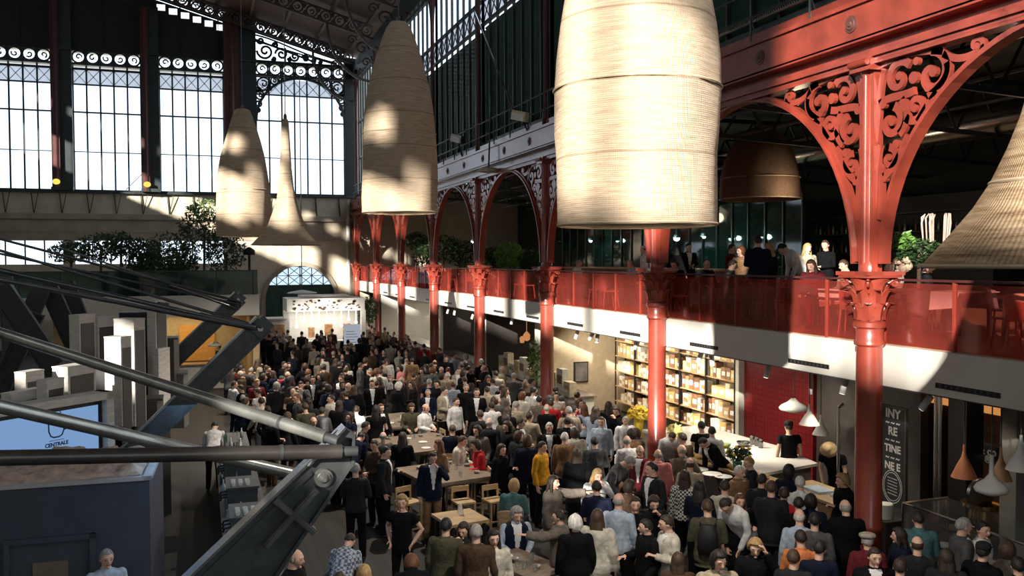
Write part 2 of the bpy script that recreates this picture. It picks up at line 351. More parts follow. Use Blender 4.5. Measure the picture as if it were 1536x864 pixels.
# arch rims of the two doorways
for k, (c, r, z) in enumerate(((AC, AR, AZ), (AC2, AR2, 2.9))):
    mb = MB(); mb.ribbon([(c-r-.12, 0)]+[(c+(r+.12)*math.cos(PI-PI*i/24), z+(r+.12)*math.sin(PI-PI*i/24)) for i in range(25)]+[(c+r+.12, 0)], .26, 'y', YE-.12, YE)
    struct('trim_%d' % (3+k), mb, PLASTD)
# brackets under the sill: a thin upright and a slanting strut each 1.55 m
for i in range(14):
    x = -11.25+1.555*i
    if x > 9.8: break
    t = thing('sill_bracket', 'thin dark iron strut pair on the plaster band under the tall end windows', 'bracket', (x, YE, 8.4), 'struts under the end windows')
    mb = MB(); mb.bar((x, YE-.10, 9.66), (x+.12, YE-.08, 8.42), .05, .06, up=(0, 1, 0)); mb.build('upright', IRON, t)
    mb = MB(); mb.bar((x+.42 if i < 8 else x+.05, YE-.30, 9.66), (x+.14, YE-.08, 8.42), .04, .05, up=(0, 1, 0)); mb.build('strut', IRON, t)

def tall_window(num, x0, x1, npane, arch=False):
    w = bpy.data.objects.new('window_%d' % num, None); COL.objects.link(w); w.location = (x0, YE, 9.8); ORG[w.name] = V3((x0, YE, 9.8)); tag(w, kind='structure')
    y0, y1 = YE+.12, YE+.20
    mb = MB()
    for i in range(npane+1):
        x = x0+(x1-x0)*i/npane; mb.box((x-.05, y0, 9.8), (x+.05, y1, 17.62))
    for z, h in ((9.86, .12), (12.27, .05), (14.73, .09), (16.45, .09), (17.42, .14) if not arch else (17.6, .06)): mb.box((x0, y0-.02, z-h/2), (x1, y1+.02, z+h/2))
    # X lattice in the top light
    z0, z1 = 16.5, 17.4; n = npane
    for i in range(n):
        a, b = x0+(x1-x0)*i/n, x0+(x1-x0)*(i+1)/n
        mb.bar((a, y0+.04, z0), (b, y0+.04, z1), .035, .03, up=(0, 1, 0)); mb.bar((a, y0+.04, z1), (b, y0+.04, z0), .035, .03, up=(0, 1, 0))
    mb.build('window_frame', IRON, w)
    mb = MB(); mb.box((x0, y0+.03, 9.8), (x1, y0+.04, 16.42)); mb.build('window_glass', PANE, w)
    mb = MB(); mb.box((x0, y0+.05, 16.47), (x1, y0+.06, 17.5)); mb.build('lattice_glass', FROST, w)
    return w
for k, (a, b) in enumerate(WIN): tall_window(k+1, a, b, 5)
w4 = tall_window(4, *W4, 7, True)
# arched head of the corner window, with pierced shoulders
cx, rr = sum(W4)/2, (W4[1]-W4[0])/2; zs = 17.62-rr
mb = MB(); arc = [(cx-rr*math.cos(PI*i/32), zs+rr*math.sin(PI*i/32)) for i in range(33)]
mb.ribbon(arc, .16, 'y', YE-.08, YE+.1)
for sx in (-1, 1):
    def q(x, z): return (cx+sx*x, z)
    for X, Z, R in ((rr-.50, 17.12, .42), (rr-.25, 16.36, .27), (rr-1.18, 17.36, .24), (rr-1.62, 17.46, .14), (rr-.17, 15.80, .18), (rr-.12, 15.38, .13), (rr-.86, 16.86, .14), (rr-.14, 16.75, .13)):
        mb.ribbon([q(X+R*math.cos(2*PI*i/16), Z+R*math.sin(2*PI*i/16)) for i in range(16)], .10, 'y', YE-.05, YE+.05, closed=True)
        mb.ribbon([q(*p) for p in spiral(X, Z, R*.62, 1.0, 1, 1, 10, .2)], .09, 'y', YE-.05, YE+.05)
    mb.ribbon([q(rr-.9, 17.55), q(rr-.72, 16.95), q(rr-.45, 16.62), q(rr, 16.7)], .06, 'y', YE-.05, YE+.05)
mb.build('arch_rib', IRON, w4)

# frieze of rings above the windows (open work, daylight behind)
def ring_band(name, label, x0, x1, z0f, hgt, step, y, mate=IRON, kind='structure', ring=.9):
    """z0f(x): lower edge height; band of rings and corner wedges between two rails"""
    t = thing(name, label, 'ironwork', (x0, y, z0f(x0))) if kind != 'structure' else None
    mb = MB()
    for e, w in ((0, .1), (hgt, .1)):
        mb.bar((x0, y, z0f(x0)+e), (x1, y, z0f(x1)+e), .12, w)
    n = max(1, round((x1-x0)/step)); R = hgt/2*ring-.02
    for i in range(n):
        X = x0+(x1-x0)*(i+.5)/n; Z = z0f(X)+hgt/2
        mb.ribbon([(X+R*math.cos(2*PI*k/14), Z+R*math.sin(2*PI*k/14)) for k in range(14)], .10, 'y', y-.04, y+.04, closed=True)
        mb.ribbon([(X+a, Z+b) for a, b in spiral(0, 0, R*.55, .9, i*1.3, 1, 10, .2)], .085, 'y', y-.03, y+.03)
        xb = x0+(x1-x0)*(i+1)/n; zb = z0f(xb)
        if i < n-1:
            for sgn, zz in ((1, zb+.05), (-1, zb+hgt-.05)):
                mb.prism([(xb-.16, zz), (xb+.16, zz), (xb+.03, zz+sgn*hgt*.36), (xb-.03, zz+sgn*hgt*.36)][::sgn], 'y', y-.03, y+.03)
    return mb, t
for k, (a, b) in enumerate(WIN+[W4]):
    mb, _ = ring_band('', '', a-.02, b+.02, lambda x: 17.68, .86, .86, YE-.05)
    struct('trim_%d' % (5+k), mb, IRON)
# dark gable: boarded part, open spandrel over the corner window, sloping ring band, roof edge
def slope(x): return 18.86+(9.95-x)*.272
mb = MB()
mb.prism([(-20, 18.62), (3.68, 18.62), (3.68, slope(3.68)-.18), (-4.4, slope(-4.4)-.18), (-20, 23.4)], 'y', YE, YE+.3)
mb.box((9.48, YE-.1, 9.8), (10.25, YE+.4, 19.2)); mb.box((-20, YE-.15, 18.5), (10.2, YE+.3, 18.66))
for i in range(7): mb.box((-12.5+i*2.3, YE-.08, 18.6), (-12.42+i*2.3, YE, 22))
struct('wall_gable', mb, mat('gable_boards', (.016, .018, .018), .7, var=.3))
mb = MB()
for X, Z, R, w_ in ((4.3, 19.28, .54, 1), (5.35, 19.16, .42, -1), (6.2, 19.05, .32, 1), (6.9, 18.98, .24, -1), (7.45, 18.9, .17, 1), (4.0, 19.95, .22, 1), (4.95, 19.72, .18, -1), (7.9, 18.82, .12, 1), (4.85, 18.82, .14, 1), (5.85, 18.8, .12, -1)):
    mb.ribbon(spiral(X, Z, R, 1.5, PI, w_, 22, .15), .14, 'y', YE-.04, YE+.04)
mb.ribbon(bez((3.7, 20.3), (5.5, 20.0), (6.5, 19.2), (9.0, 18.8), 14), .10, 'y', YE-.04, YE+.04)
mb.bar((3.68, YE, 20.0), (7.6, YE, 18.75), .1, .12); mb.bar((3.68, YE, 19.9), (9.4, YE, 18.6), .1, .08)
mb.bar((5.6, YE, 18.6), (5.6, YE, 19.6), .08, .08)
struct('trim_9', mb, IRON)
mb, _ = ring_band('', '', -3.5, 9.9, lambda x: slope(x)-.15, .72, .78, YE-.3); struct('trim_10', mb, IRON)
# row of pale roof lights on the dark gable, daylight given as their own glow
for i in range(6):
    x = -2.4+.72*i; zt = slope(x)-.42
    mb = MB(); mb.box((x, YE-.05, zt-.46), (x+.6, YE+.0, zt)); mb.box((x+.05, YE-.08, zt-.42), (x+.55, YE-.05, zt-.04), 1)
    o = mb.build('gable_light', [IRON, emit('gable_light_day_glow', (.95, .96, 1), 1.3)], org=(x, YE, zt)); tag(o, 'small pale glazed light stepping down under the iron band of the gable', 'window', 'stepped lights in the gable')

# piers between the end windows
for k, (a, b) in enumerate(((-8.49, -7.3), (-3.38, -2.28), (1.62, 3.68))):
    t = thing('iron_pier', ['dark red iron pier between the two tall windows nearest the outer edge', 'dark red iron pier with a yellow lamp at its foot, between tall windows', 'broad dark iron pier beside the arched corner window'][k], 'pillar', (a, YE-.5, 9.8))
    mb = MB(); mb.box((a, YE-.35, 9.8), (b, YE+.1, 21.5)); mb.build('pier_body', IRON, t)
    w = .45 if k < 2 else .9
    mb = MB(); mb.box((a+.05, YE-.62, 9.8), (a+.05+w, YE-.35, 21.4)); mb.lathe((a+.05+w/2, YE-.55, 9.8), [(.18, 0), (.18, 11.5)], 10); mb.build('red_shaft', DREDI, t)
    for z_a, z_b, yy in ((9.8, 10.0, .7), (18.4, 18.62, .6)): mb = MB(); mb.box((a-.02, YE-yy, z_a), (b+.02, YE-.1, z_b)); mb.build('collar', IRON, t)
# small yellow lamps at pier feet
for p, lab in (((-3.05, YE-.8, 10.25), 'round yellow work lamp on a thin pole at the foot of the middle pier'), ((-8.2, YE-.8, 10.3), 'small yellow work lamp at the foot of the outermost pier')):
    t = thing('work_lamp', lab, 'lamp', p); mb = MB(); mb.ball(p, (.22, .08, .18)); mb.build('lamp_glass', emit('yellow_lamp', (1, .72, .12), 1.2), t)
    mb = MB(); mb.tube([V3(p)+V3((.1, 0, -.45)), V3(p)], .025, 6); mb.build('pole', IRON, t)
mb = MB(); mb.tube([(-4.3, YE-.6, 9.9), (-2.9, YE-.6, 11.4)], .03, 6)
tag(mb.build('guy_rod', STEEL, org=(-4.3, YE-.6, 9.9)), 'thin pale rod slanting up to the middle pier of the end windows', 'rod')

# doorway glazing: lattice fanlight over dark green doors
for k, (c, r, z, zl) in enumerate(((AC, AR, AZ, 3.78), (AC2, AR2, 2.9, 3.4))):
    w = bpy.data.objects.new('door_%d' % (k+1), None); COL.objects.link(w); w.location = (c, YE+.3, 0); ORG[w.name] = V3((c, YE+.3, 0)); tag(w, kind='structure')
    y = YE+.35
    mb = MB(); mb.box((c-r, y, 0), (c+r, y+.08, zl)); 
    for i in range(5): mb.box((c-r+i*2*r/4-.06, y-.05, 0), (c-r+i*2*r/4+.06, y, zl))
    mb.box((c-r, y-.06, zl-.1), (c+r, y, zl)); mb.build('door_panel', LOUV, w)
    mb = MB(); mb.box((c-r, y, zl), (c+r, y+.02, z+r)); mb.build('fanlight_glass', glassy('sky_lit_glass', (.78, .85, .9), (.7, .75, .8), .2), w)
    mb = MB(); n = 6
    for i in range(n):
        a, b = c-r+2*r*i/n, c-r+2*r*(i+1)/n; zt = z+math.sqrt(max(0, r*r-((a+b)/2-c)**2))
        for q0, q1 in ((zl, zl+.62), (zl+.62, zl+1.24)):
            if q0 < zt-.15: mb.bar((a, y-.03, q0), (b, y-.03, q1), .04, .035, up=(0, 1, 0)); mb.bar((a, y-.03, q1), (b, y-.03, q0), .04, .035, up=(0, 1, 0)); mb.box((a, y-.04, q1-.02), (b, y, q1+.02))
        if i: mb.box((a-.03, y-.05, zl), (a+.03, y, z+r))
    mb.build('lattice', IRON, w)
# openings behind the plants on the far wall
for k, (a, b) in enumerate(((-12.3, -8.0), (-7.4, -3.2), (-2.4, 1.55))):
    w = bpy.data.objects.new('window_%d' % (5+k), None); COL.objects.link(w); w.location = (a, YE, 5.25); ORG[w.name] = V3((a, YE, 5.25)); tag(w, kind='structure')
    mb = MB(); mb.box((a, YE+.3, 5.25), (b, YE+.31, 6.72)); mb.build('window_glass', PANE, w)
    mb = MB(); [mb.box((a+(b-a)*i/4-.04, YE+.25, 5.25), (a+(b-a)*i/4+.04, YE+.35, 6.72)) for i in range(5)]; mb.build('window_frame', IRON, w)

# --- roof: boarded slope on the right, purlins, iron trusses per bay
mb = MB()
YR0, YR1 = -27, YE+.6
mb.add([(10.6, YR0, slope(10.6)+.62), (10.6, YR1, slope(10.6)+.62), (-4.4, YR1, slope(-4.4)+.62), (-4.4, YR0, slope(-4.4)+.62),
        (10.6, YR0, slope(10.6)+.8), (10.6, YR1, slope(10.6)+.8), (-4.4, YR1, slope(-4.4)+.8), (-4.4, YR0, slope(-4.4)+.8)],
       [(0, 1, 2, 3), (7, 6, 5, 4), (0, 4, 5, 1), (2, 6, 7, 3), (1, 5, 6, 2), (0, 3, 7, 4)])
mb.box((-20, YR0, 23.4), (-4.3, YR1, 23.6))
struct('ceiling', mb, ROOFW)
mb = MB()
for i in range(7):
    x = 9.6-i*2.1; mb.bar((x, 20, slope(x)+.5), (x, YR1, slope(x)+.5), .16, .22)
struct('trim_11', mb, mat('roof_timber', (.13, .075, .045), .7, var=.25))
for k, y in enumerate((60.2, 53.2, 46.3)):
    mb, _ = ring_band('', '', -4.4, 9.9, lambda x: slope(x)-.38, .72, .78, y, RED)
    t = thing('roof_truss', ['ring-pierced iron roof truss hard against the end wall', 'ring-pierced iron roof truss, second from the end wall', 'ring-pierced iron roof truss, third from the end wall'][k], 'truss', (9.9, y, 18.5))
    mb.build('ring_rafter', mat('brown_iron', (.07, .045, .035), .6, var=.2), t)
    mb = MB(); mb.ribbon([(9.8-2.6*math.sin(PI/2*i/14), 16.0+(slope(7.2)-.4-16.0)*(1-math.cos(PI/2*i/14))) for i in range(15)], .14, 'y', y-.06, y+.06)
    for X, Z, R in ((9.2, 17.9, .42), (8.6, 18.35, .3), (9.45, 17.1, .28)): mb.ribbon(spiral(X, Z, R, 1.3, 0, 1, 18, .15), .09, 'y', y-.04, y+.04)
    mb.build('knee_brace', mat('brown_iron'), t)

# --- clerestory over the colonnade: posts, mullions, louvres, glass
mb = MB(); mb.box((10.05, -27, 9.3), (10.5, YE, 9.62)); mb.box((10.05, -27, 17.7), (10.5, YE, 18.9)); struct('wall_right', mb, IRON)
XW = 10.15
edges = [Y0+BAY*i for i in range(-1, 8)]
for i, (a, b) in enumerate(zip(edges, edges[1:])):
    b = min(b, YE)
    openbay = i >= 6
    w = bpy.data.objects.new('window_%d' % (10+i), None); COL.objects.link(w); w.location = (XW, a, 9.6); ORG[w.name] = V3((XW, a, 9.6)); tag(w, kind='structure')
    mb = MB(); n = 8
    zl = 14.2
    for j in range(n+1):
        y = a+(b-a)*j/n; mb.box((XW-.05, y-.035, 9.6), (XW+.05, y+.035, 17.7))
    for z in ((zl, 15.1, 17.5, 9.75) if not openbay else (9.75, 12.2, 14.6, 17.5)): mb.box((XW-.06, a, z-.05), (XW+.06, b, z+.05))
    if not openbay:
        for j in range(n):
            y0_, y1_ = a+(b-a)*j/n, a+(b-a)*(j+1)/n
            mb.bar((XW, y0_, zl), (XW, y1_, 15.1), .03, .035, up=(1, 0, 0)); mb.bar((XW, y0_, 15.1), (XW, y1_, zl), .03, .035, up=(1, 0, 0))
    mb.build('window_frame', IRON, w)
    if not openbay:
        mb = MB()
        nl = 44 if i < 4 else 26
        for j in range(nl):
            z = 9.75+(zl-9.75)*j/nl; dz = (zl-9.75)/nl
            mb.add([(XW+.06, a, z-.01), (XW+.06, b, z-.01), (XW+.17, b, z-dz*1.3), (XW+.17, a, z-dz*1.3), (XW+.075, a, z-.03), (XW+.075, b, z-.03), (XW+.185, b, z-dz*1.33), (XW+.185, a, z-dz*1.33)],
                   [(0, 3, 2, 1), (4, 5, 6, 7), (0, 1, 5, 4), (3, 7, 6, 2)])
        mb.build('louvre', LOUV, w)
    mb = MB(); mb.box((XW+.02, a, (15.1 if not openbay else 9.7)), (XW+.03, b, 17.5)); mb.build('window_glass', PANE, w)
    if not openbay: mb = MB(); mb.box((XW+.03, a, zl), (XW+.04, b, 15.1)); mb.build('lattice_glass', FROST, w)
mb = MB(); mb.box((10.4, -27, 9.62), (10.5, 46.2, 9.9)); struct('trim_20', mb, IRON)
for i, y in enumerate([Y0-BAY]+colY+[60.0]):
    t = thing('clerestory_post', 'dark red clerestory post above arcade column %s' % ['out at the near end', 'one', 'two', 'three', 'four', 'five', 'six', 'seven', 'at the corner'][i], 'post', (XC, y, 9.5))
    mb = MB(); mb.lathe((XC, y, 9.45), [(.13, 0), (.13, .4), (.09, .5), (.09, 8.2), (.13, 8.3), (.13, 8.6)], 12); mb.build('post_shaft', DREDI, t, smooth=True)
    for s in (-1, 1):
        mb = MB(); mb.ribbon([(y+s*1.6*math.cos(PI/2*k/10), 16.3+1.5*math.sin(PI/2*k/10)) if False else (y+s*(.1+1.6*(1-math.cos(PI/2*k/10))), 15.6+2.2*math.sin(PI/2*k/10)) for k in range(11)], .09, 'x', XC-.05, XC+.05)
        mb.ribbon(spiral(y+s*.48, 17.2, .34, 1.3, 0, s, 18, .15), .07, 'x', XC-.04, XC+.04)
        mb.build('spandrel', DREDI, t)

# --- long girder over the arcade
mb = MB(); X1 = 9.80
mb.box((X1, -27, 8.83), (X1+.04, YE, 9.40)); mb.box((X1-.05, -27, 9.37), (10.3, YE, 9.44)); mb.box((X1, -27, 8.80), (10.2, YE, 8.86)); mb.box((10.02, -27, 8.5), (10.15, YE, 8.9))
mb.box((X1-.03, -27, 8.50), (10.15, YE, 8.56)); mb.box((X1+.02, -27, 8.44), (10.10, YE, 8.5)); mb.box((X1+.10, -27, 9.44), (10.2, YE, 9.62))
g = tag(mb.build('arcade_girder', RED, org=(X1, 0, 8.8)), 'long riveted red iron girder running over all the arcade arches to the end wall', 'girder')
for i in range(26):
    y = 4.6+2.45*i-.2
    if y > YE-1: break
    mb = MB(); mb.tube([(X1+.01, y, 9.11), (X1-.018, y, 9.11)], [.14, .135], 20); mb.tube([(X1-.018, y, 9.11), (X1-.035, y, 9.11)], [.10, .09], 16); mb.tube([(X1-.035, y, 9.11), (X1-.055, y, 9.11)], [.05, .035], 10); mb.build('boss', mat('boss_iron', (.14, .06, .05), .4, var=.2), g)
# catwalk rail on top of the girder
t = thing('catwalk_rail', 'thin grey pipe railing of the catwalk above the arcade girder', 'railing', (9.9, 5, 9.44))
mb = MB()
for z in (9.95, 10.45): mb.tube([(9.9, 2, z), (9.9, YE-.5, z)], .028, 6)
mb.build('rail_pipe', GREYST, t)
for i in range(40):
    y = 4.2+1.74*i-BAY*.25
    if y > YE-1: break
    mb = MB(); mb.tube([(9.9, y, 9.44), (9.9, y, 10.5)], .026, 6); mb.tube([(9.9, y, 9.9), (10.1, y, 9.46)], .015, 5); mb.build('post', GREYST, t)
# pigeon spikes: row of pale pins on a strip
mb = MB(); mb.box((10.0, 9, 9.9), (10.06, 19, 9.93))
for i in range(150): y = 9+i*.066; mb.add([(10.02, y-.012, 9.93), (10.02, y+.012, 9.93), (9.98, y+.01, 10.05), (10.04, y, 9.93)], [(0, 1, 2), (1, 3, 2), (0, 2, 3)])
tag(mb.build('pigeon_spikes', WHITE, org=(10, 9, 9.9)), 'strip of short pale pigeon spikes along the ledge above the near girder', 'spikes', kind='stuff')

# --- columns of the arcade
def curl_set(mb, s, yc, x0, x1):
    """openwork scrolls of one spandrel: s=+1 away from the camera, -1 towards it; a = distance from the column"""
    def q(P): return [(yc+s*a, b) for a, b in P]
    W = lambda n, w0, w1: [w0+(w1-w0)*i/n for i in range(n+1)]
    def sp(cx, cy, r, t, a0, cw, w0=.115, w1=.05, n=26, sh=.12):
        mb.ribbon(q(spiral(cx, cy, r, t, a0, cw, n, sh)), W(n, w0, w1), 'x', x0, x1)
        e = spiral(cx, cy, r, t, a0, cw, n, sh)[-1]
        mb.tube([(x0-.005, yc+s*e[0], e[1]), (x1+.005, yc+s*e[0], e[1])], w1*.95, 10)
    sp(1.24, 8.04, .33, 1.15, PI*.5, -1, .15, .08); sp(.60, 8.10, .27, 1.1, PI*.2, 1, .13, .07); sp(.93, 7.62, .22, 1.15, PI*1.2, 1, .13, .06)
    sp(.44, 7.46, .25, 1.15, PI*.4, -1, .14, .07); sp(.42, 6.92, .17, 1.15, PI*.5, -1, .12, .05); sp(2.02, 8.27, .14, 1.1, PI*1.5, 1, .09, .05)
    def bz(p0, p1, p2, p3, w=.12): mb.ribbon(q(bez(p0, p1, p2, p3, 12)), w, 'x', x0, x1)
    bz((.10, 8.34), (.45, 8.46), (1.0, 8.46), (1.45, 8.32)); bz((1.45, 8.28), (1.62, 8.16), (1.85, 8.08), (2.16, 8.22), .10); bz((.12, 7.2), (.22, 7.6), (.16, 8.0), (.30, 8.3), .10)
    bz((1.52, 8.15), (1.60, 7.98), (1.45, 7.84), (1.18, 7.72)); bz((.30, 6.65), (.55, 6.75), (.66, 7.0), (.80, 7.22)); bz((.22, 6.0), (.30, 6.3), (.22, 6.6), (.30, 6.85), .09); bz((.12, 6.2), (.16, 6.6), (.12, 6.9), (.22, 7.15), .09)
    bz((.66, 7.78), (.80, 7.62), (.82, 7.40), (.62, 7.26), .13); bz((.2, 7.78), (.45, 7.88), (.7, 7.80), (.92, 7.86), .12); bz((.98, 7.40), (1.1, 7.55), (1.2, 7.65), (1.34, 7.78), .09)
    for a_, b_, r in ((.90, 8.05, .09), (.72, 7.66, .08), (.28, 7.76, .07), (1.18, 7.86, .07), (.95, 8.28, .06), (.56, 7.12, .07), (.33, 6.62, .05)): mb.tube([(x0-.004, yc+s*a_, b_), (x1+.004, yc+s*a_, b_)], r, 12)
def arch_pts(s, yc):
    P = []
    for i in range(19):
        w = PI/2*i/18; P.append((yc+s*(3.475-3.20*math.cos(w)**1.0), 5.35+3.08*math.sin(w)))
    return P
def leaf(mb, p, out, h, w, curl):
    """one acanthus leaf: rises along the bell and curls outward at the tip"""
    p, out = V3(p), V3(out); side = V3((-out.y, out.x, 0)); rows = []
    for i in range(6):
        t = i/5; o = out*(.02+curl*t**2.6)+V3((0, 0, h*(t if t < .85 else .85-.35*(t-.85)/.15*.3))); ww = w*(.55+.75*math.sin(PI*min(t*.9+.1, 1)))*(1-.25*t)
        rows.append([p+o-side*ww/2-out*.02, p+o+out*.025, p+o+side*ww/2-out*.02])
    vs = [x for r in rows for x in r]; k = len(vs); vs += [x-out*.03 for x in vs[:]]
    fs = []
    for i in range(5):
        for j in range(2):
            a = i*3+j; fs += [(a, a+1, a+4, a+3), (k+a+3, k+a+4, k+a+1, k+a)]
        fs += [(i*3, i*3+3, k+i*3+3, k+i*3), (i*3+2, k+i*3+2, k+i*3+5, i*3+5)]
    fs += [(15, 16, 17, k+17, k+16, k+15)]
    mb.add(vs, fs)
COLLAB = ['red iron arcade column nearest the camera, in front of the dark stall with the chalkboard',
          'second red iron arcade column, sunlit from mezzanine to counter, behind the big burlap shade',
          'third red iron arcade column, dark red, beside the beige stall with the television',
          'fourth red iron arcade column, its capital lit, between the food stall and the dark stall',
          'fifth red iron arcade column, its shaft rising out of the far crowd',
          'sixth red iron arcade column, thin with distance, next to the last but one',
          'seventh red iron arcade column, thinnest, closest to the end wall corner']
def make_column(yc, lab):
    t = thing('arcade_column', lab, 'column', (XC, yc, 0), 'red iron columns of the arcade')
    c = (XC, yc, 0)
    mb = MB(); mb.lathe(c, [(.34, 0), (.34, .18), (.30, .22), (.30, .34), (.25, .42), (.26, .5), (.215, .58)], 20); mb.build('column_base', RED, t, smooth=True, auto=True)
    mb = MB(); mb.lathe(c, [(.215, .58), (.215, 1.1), (.235, 1.13), (.235, 1.2), (.21, 1.24), (.205, 2.6), (.20, 4.02)], 22); mb.build('shaft', RED, t, smooth=True, auto=True)
    mb = MB(); mb.lathe(c, [(.20, 4.02), (.235, 4.05), (.235, 4.10), (.215, 4.13), (.215, 4.30), (.25, 4.33), (.25, 4.40), (.21, 4.43)], 22); mb.build('collar', RED, t, smooth=True, auto=True)
    mb = MB(); mb.lathe(c, [(.20, 4.43), (.19, 4.6), (.22, 4.9), (.30, 5.08), (.30, 5.10)], 18)
    for row, (z, n, h, w, cu, off) in enumerate(((4.44, 8, .34, .15, .15, 0), (4.64, 8, .36, .16, .19, PI/8), (4.86, 8, .26, .11, .24, 0))):
        for k in range(n):
            a = 2*PI*k/n+off; o = V3((math.cos(a), math.sin(a), 0)); leaf(mb, V3(c)+o*(.19+.015*row)+V3((0, 0, z)), o, h, w, cu)
    for k in range(4):
        a = PI/4+PI/2*k; o = V3((math.cos(a), math.sin(a), 0)); sd = V3((-o.y, o.x, 0))
        P = spiral(.36, 5.02, .085, 1.4, PI*.9, -1, 14, .15); pts = [V3(c)+o*p[0]+V3((0, 0, p[1])) for p in P]; mb.tube(pts, .022, 6)
    cp_ = mb.build('capital', RED, t, smooth=True, auto=True)
    mb = MB(); 
    for z0_, z1_, h in ((5.10, 5.14, .33), (5.14, 5.20, .36)): mb.box((XC-h, yc-h, z0_), (XC+h, yc+h, z1_)) if h < .34 else mb.prism([(XC-h, yc-h), (XC, yc-h*.8), (XC+h, yc-h), (XC+h*.8, yc), (XC+h, yc+h), (XC, yc+h*.8), (XC-h, yc+h), (XC-h*.8, yc)], 'z', z0_, z1_)
    mb.build('abacus', RED, cp_)
    mb = MB(); mb.box((XC-.09, yc-.16, 5.2), (XC+.09, yc+.16, 8.46)); mb.lathe((XC, yc, 5.2), [(.17, 0), (.17, .1), (.125, .16), (.125, 3.0), (.17, 3.08), (.17, 3.26)], 16)
    mb.lathe((XC-.11, yc, 5.2), [(.05, 0), (.05, 3.2)], 12)
    mb.build('upper_shaft', RED, t, smooth=True, auto=True)
    mb = MB(); mb.box((XC-.24, yc-.22, 8.30), (XC+.2, yc+.22, 8.36)); mb.box((XC-.20, yc-.2, 8.36), (XC+.2, yc+.2, 8.50)); mb.tube([(XC-.26, yc-.2, 8.42), (XC-.26, yc+.2, 8.42)], .05, 10); mb.build('top_block', RED, t)
    for s in (1, -1):
        mb = MB(); P = arch_pts(s, yc); mb.ribbon(P, .10, 'x', XC-.06, XC+.06); mb.ribbon([(p[0]+s*.03, p[1]-.03) for p in P], .035, 'x', XC-.11, XC+.11)
        mb.bar((XC, yc+s*.1, 8.42), (XC, yc+s*3.475, 8.42), .26, .05)
        br_ = mb.build('arch_rib', RED, t)
        mb = MB(); curl_set(mb, s, yc, XC-.03, XC+.03); mb.build('scroll_bracket', RED, br_)
    return t
col0 = make_column(colY[0], COLLAB[0])
for i in range(1, 7):
    c = copy_tree(col0); c.location = (XC, colY[i], 0); c['label'] = COLLAB[i]
# column out of frame whose arch reaches into the picture
c = copy_tree(col0); c.location = (XC, Y0-BAY, 0); c['label'] = 'red iron arch rib sweeping out of the picture beyond the straw shade'
c = copy_tree(col0); c.location = (XC, 60.3, 0); c['label'] = 'red iron arcade column half hidden in the corner by the end wall'
mb = MB(); mb.tube([(9.6, YE-.4, 0), (9.6, YE-.4, 9.5)], .14, 12); mb.tube([(9.6, YE-.4, 6.7), (9.6, YE-.4, 6.9)], .18, 12)
tag(mb.build('drain_pipe', mat('grey_pipe', (.42, .42, .40), .5), org=(9.6, YE-.4, 0), smooth=True, auto=True), 'pale grey vertical pipe in the corner of the end wall', 'pipe')

# --- the unseen left wall, openings added to shape the patches of low sun (outside the picture on the left)
SUN = V3((1, 1.09, -.44)).normalized()
mb = MB(); XL = -19
hl = []
y = -9.0
while y < 50:
    a_ = y
    for s0, s1 in ((-6.2, -4.2), (4.3, 6.3), (9.0, 11.1)):
        if y <= s0 < y+BAY-.9:
            if s0 > a_: hl += [(a_, s0, 16.0, 17.9)]
            a_ = s1
    if y+BAY-.9 > a_: hl += [(a_, y+BAY-.9, 16.0, 17.9)]
    if 5 < y < 24: hl += [(q0, q0+.85, 19.5, 20.6) for q0 in [y+.3+k*1.28 for k in range(5)] if q0 > 6.4]
    if y > 25: hl += [(y+.3+k*1.28, y+1.1+k*1.28, 19.5, 20.1) for k in range(5)]
    y += BAY
hl += [(-6.2, -4.2, 16.0, 17.2), (-5.7, -5.0, 18.15, 18.8), (-4.95, -4.5, 18.1, 18.6), (4.3, 6.3, 15.9, 17.4), (4.3, 6.3, 18.1, 18.9), (9.0, 11.1, 15.6, 17.2), (9.3, 10.0, 18.0, 18.6), (10.1, 10.8, 17.9, 18.5)]
hl += [(-26.4, -17.9, 16.3, 22.4), (-17.9, -15.6, 16.0, 20.4), (-15.6, -13.9, 16.1, 16.9), (-13.9, -12.6, 14.2, 16.9), (-12.6, -9.4, 16.0, 17.9)]
hl += [(-13.7, -12.3, 18.4, 19.9), (-14.6, -12.2, 12.3, 12.9), (-2.3, -.3, 10.7, 12.0)]  # extra openings added to put sun on the cook, tube and blocks
holed(mb, -27, YE+.7, 0, 23.6, hl, lambda a, b, c, d: mb.box((XL-.2, a, c), (XL, b, d)))
# bars across the openings, some thickened to streak the sunlight
for a, b, c, d in hl:
    n = max(1, round((b-a)/.95))
    wd = .11 if abs(a+17.9) < .01 or a < -20 else .03
    for j in range(1, n): yy = a+(b-a)*j/n; mb.box((XL-.12, yy-wd, c), (XL-.05, yy+wd, d))
    if wd > .1: mb.box((XL-.12, a, 18.45), (XL-.05, b, 18.8))
struct('wall_left_sun_mask', mb, PLAST)
mb = MB()
def putb(a, b, c, d): mb.box((a, -27.2, c), (b, -27, d))
holed(mb, -20, 26, 0, 23.6, [(-8+4.6*i, -4.4+4.6*i, 8.5, 18) for i in range(4)], putb)
struct('wall_back', mb, PLAST)
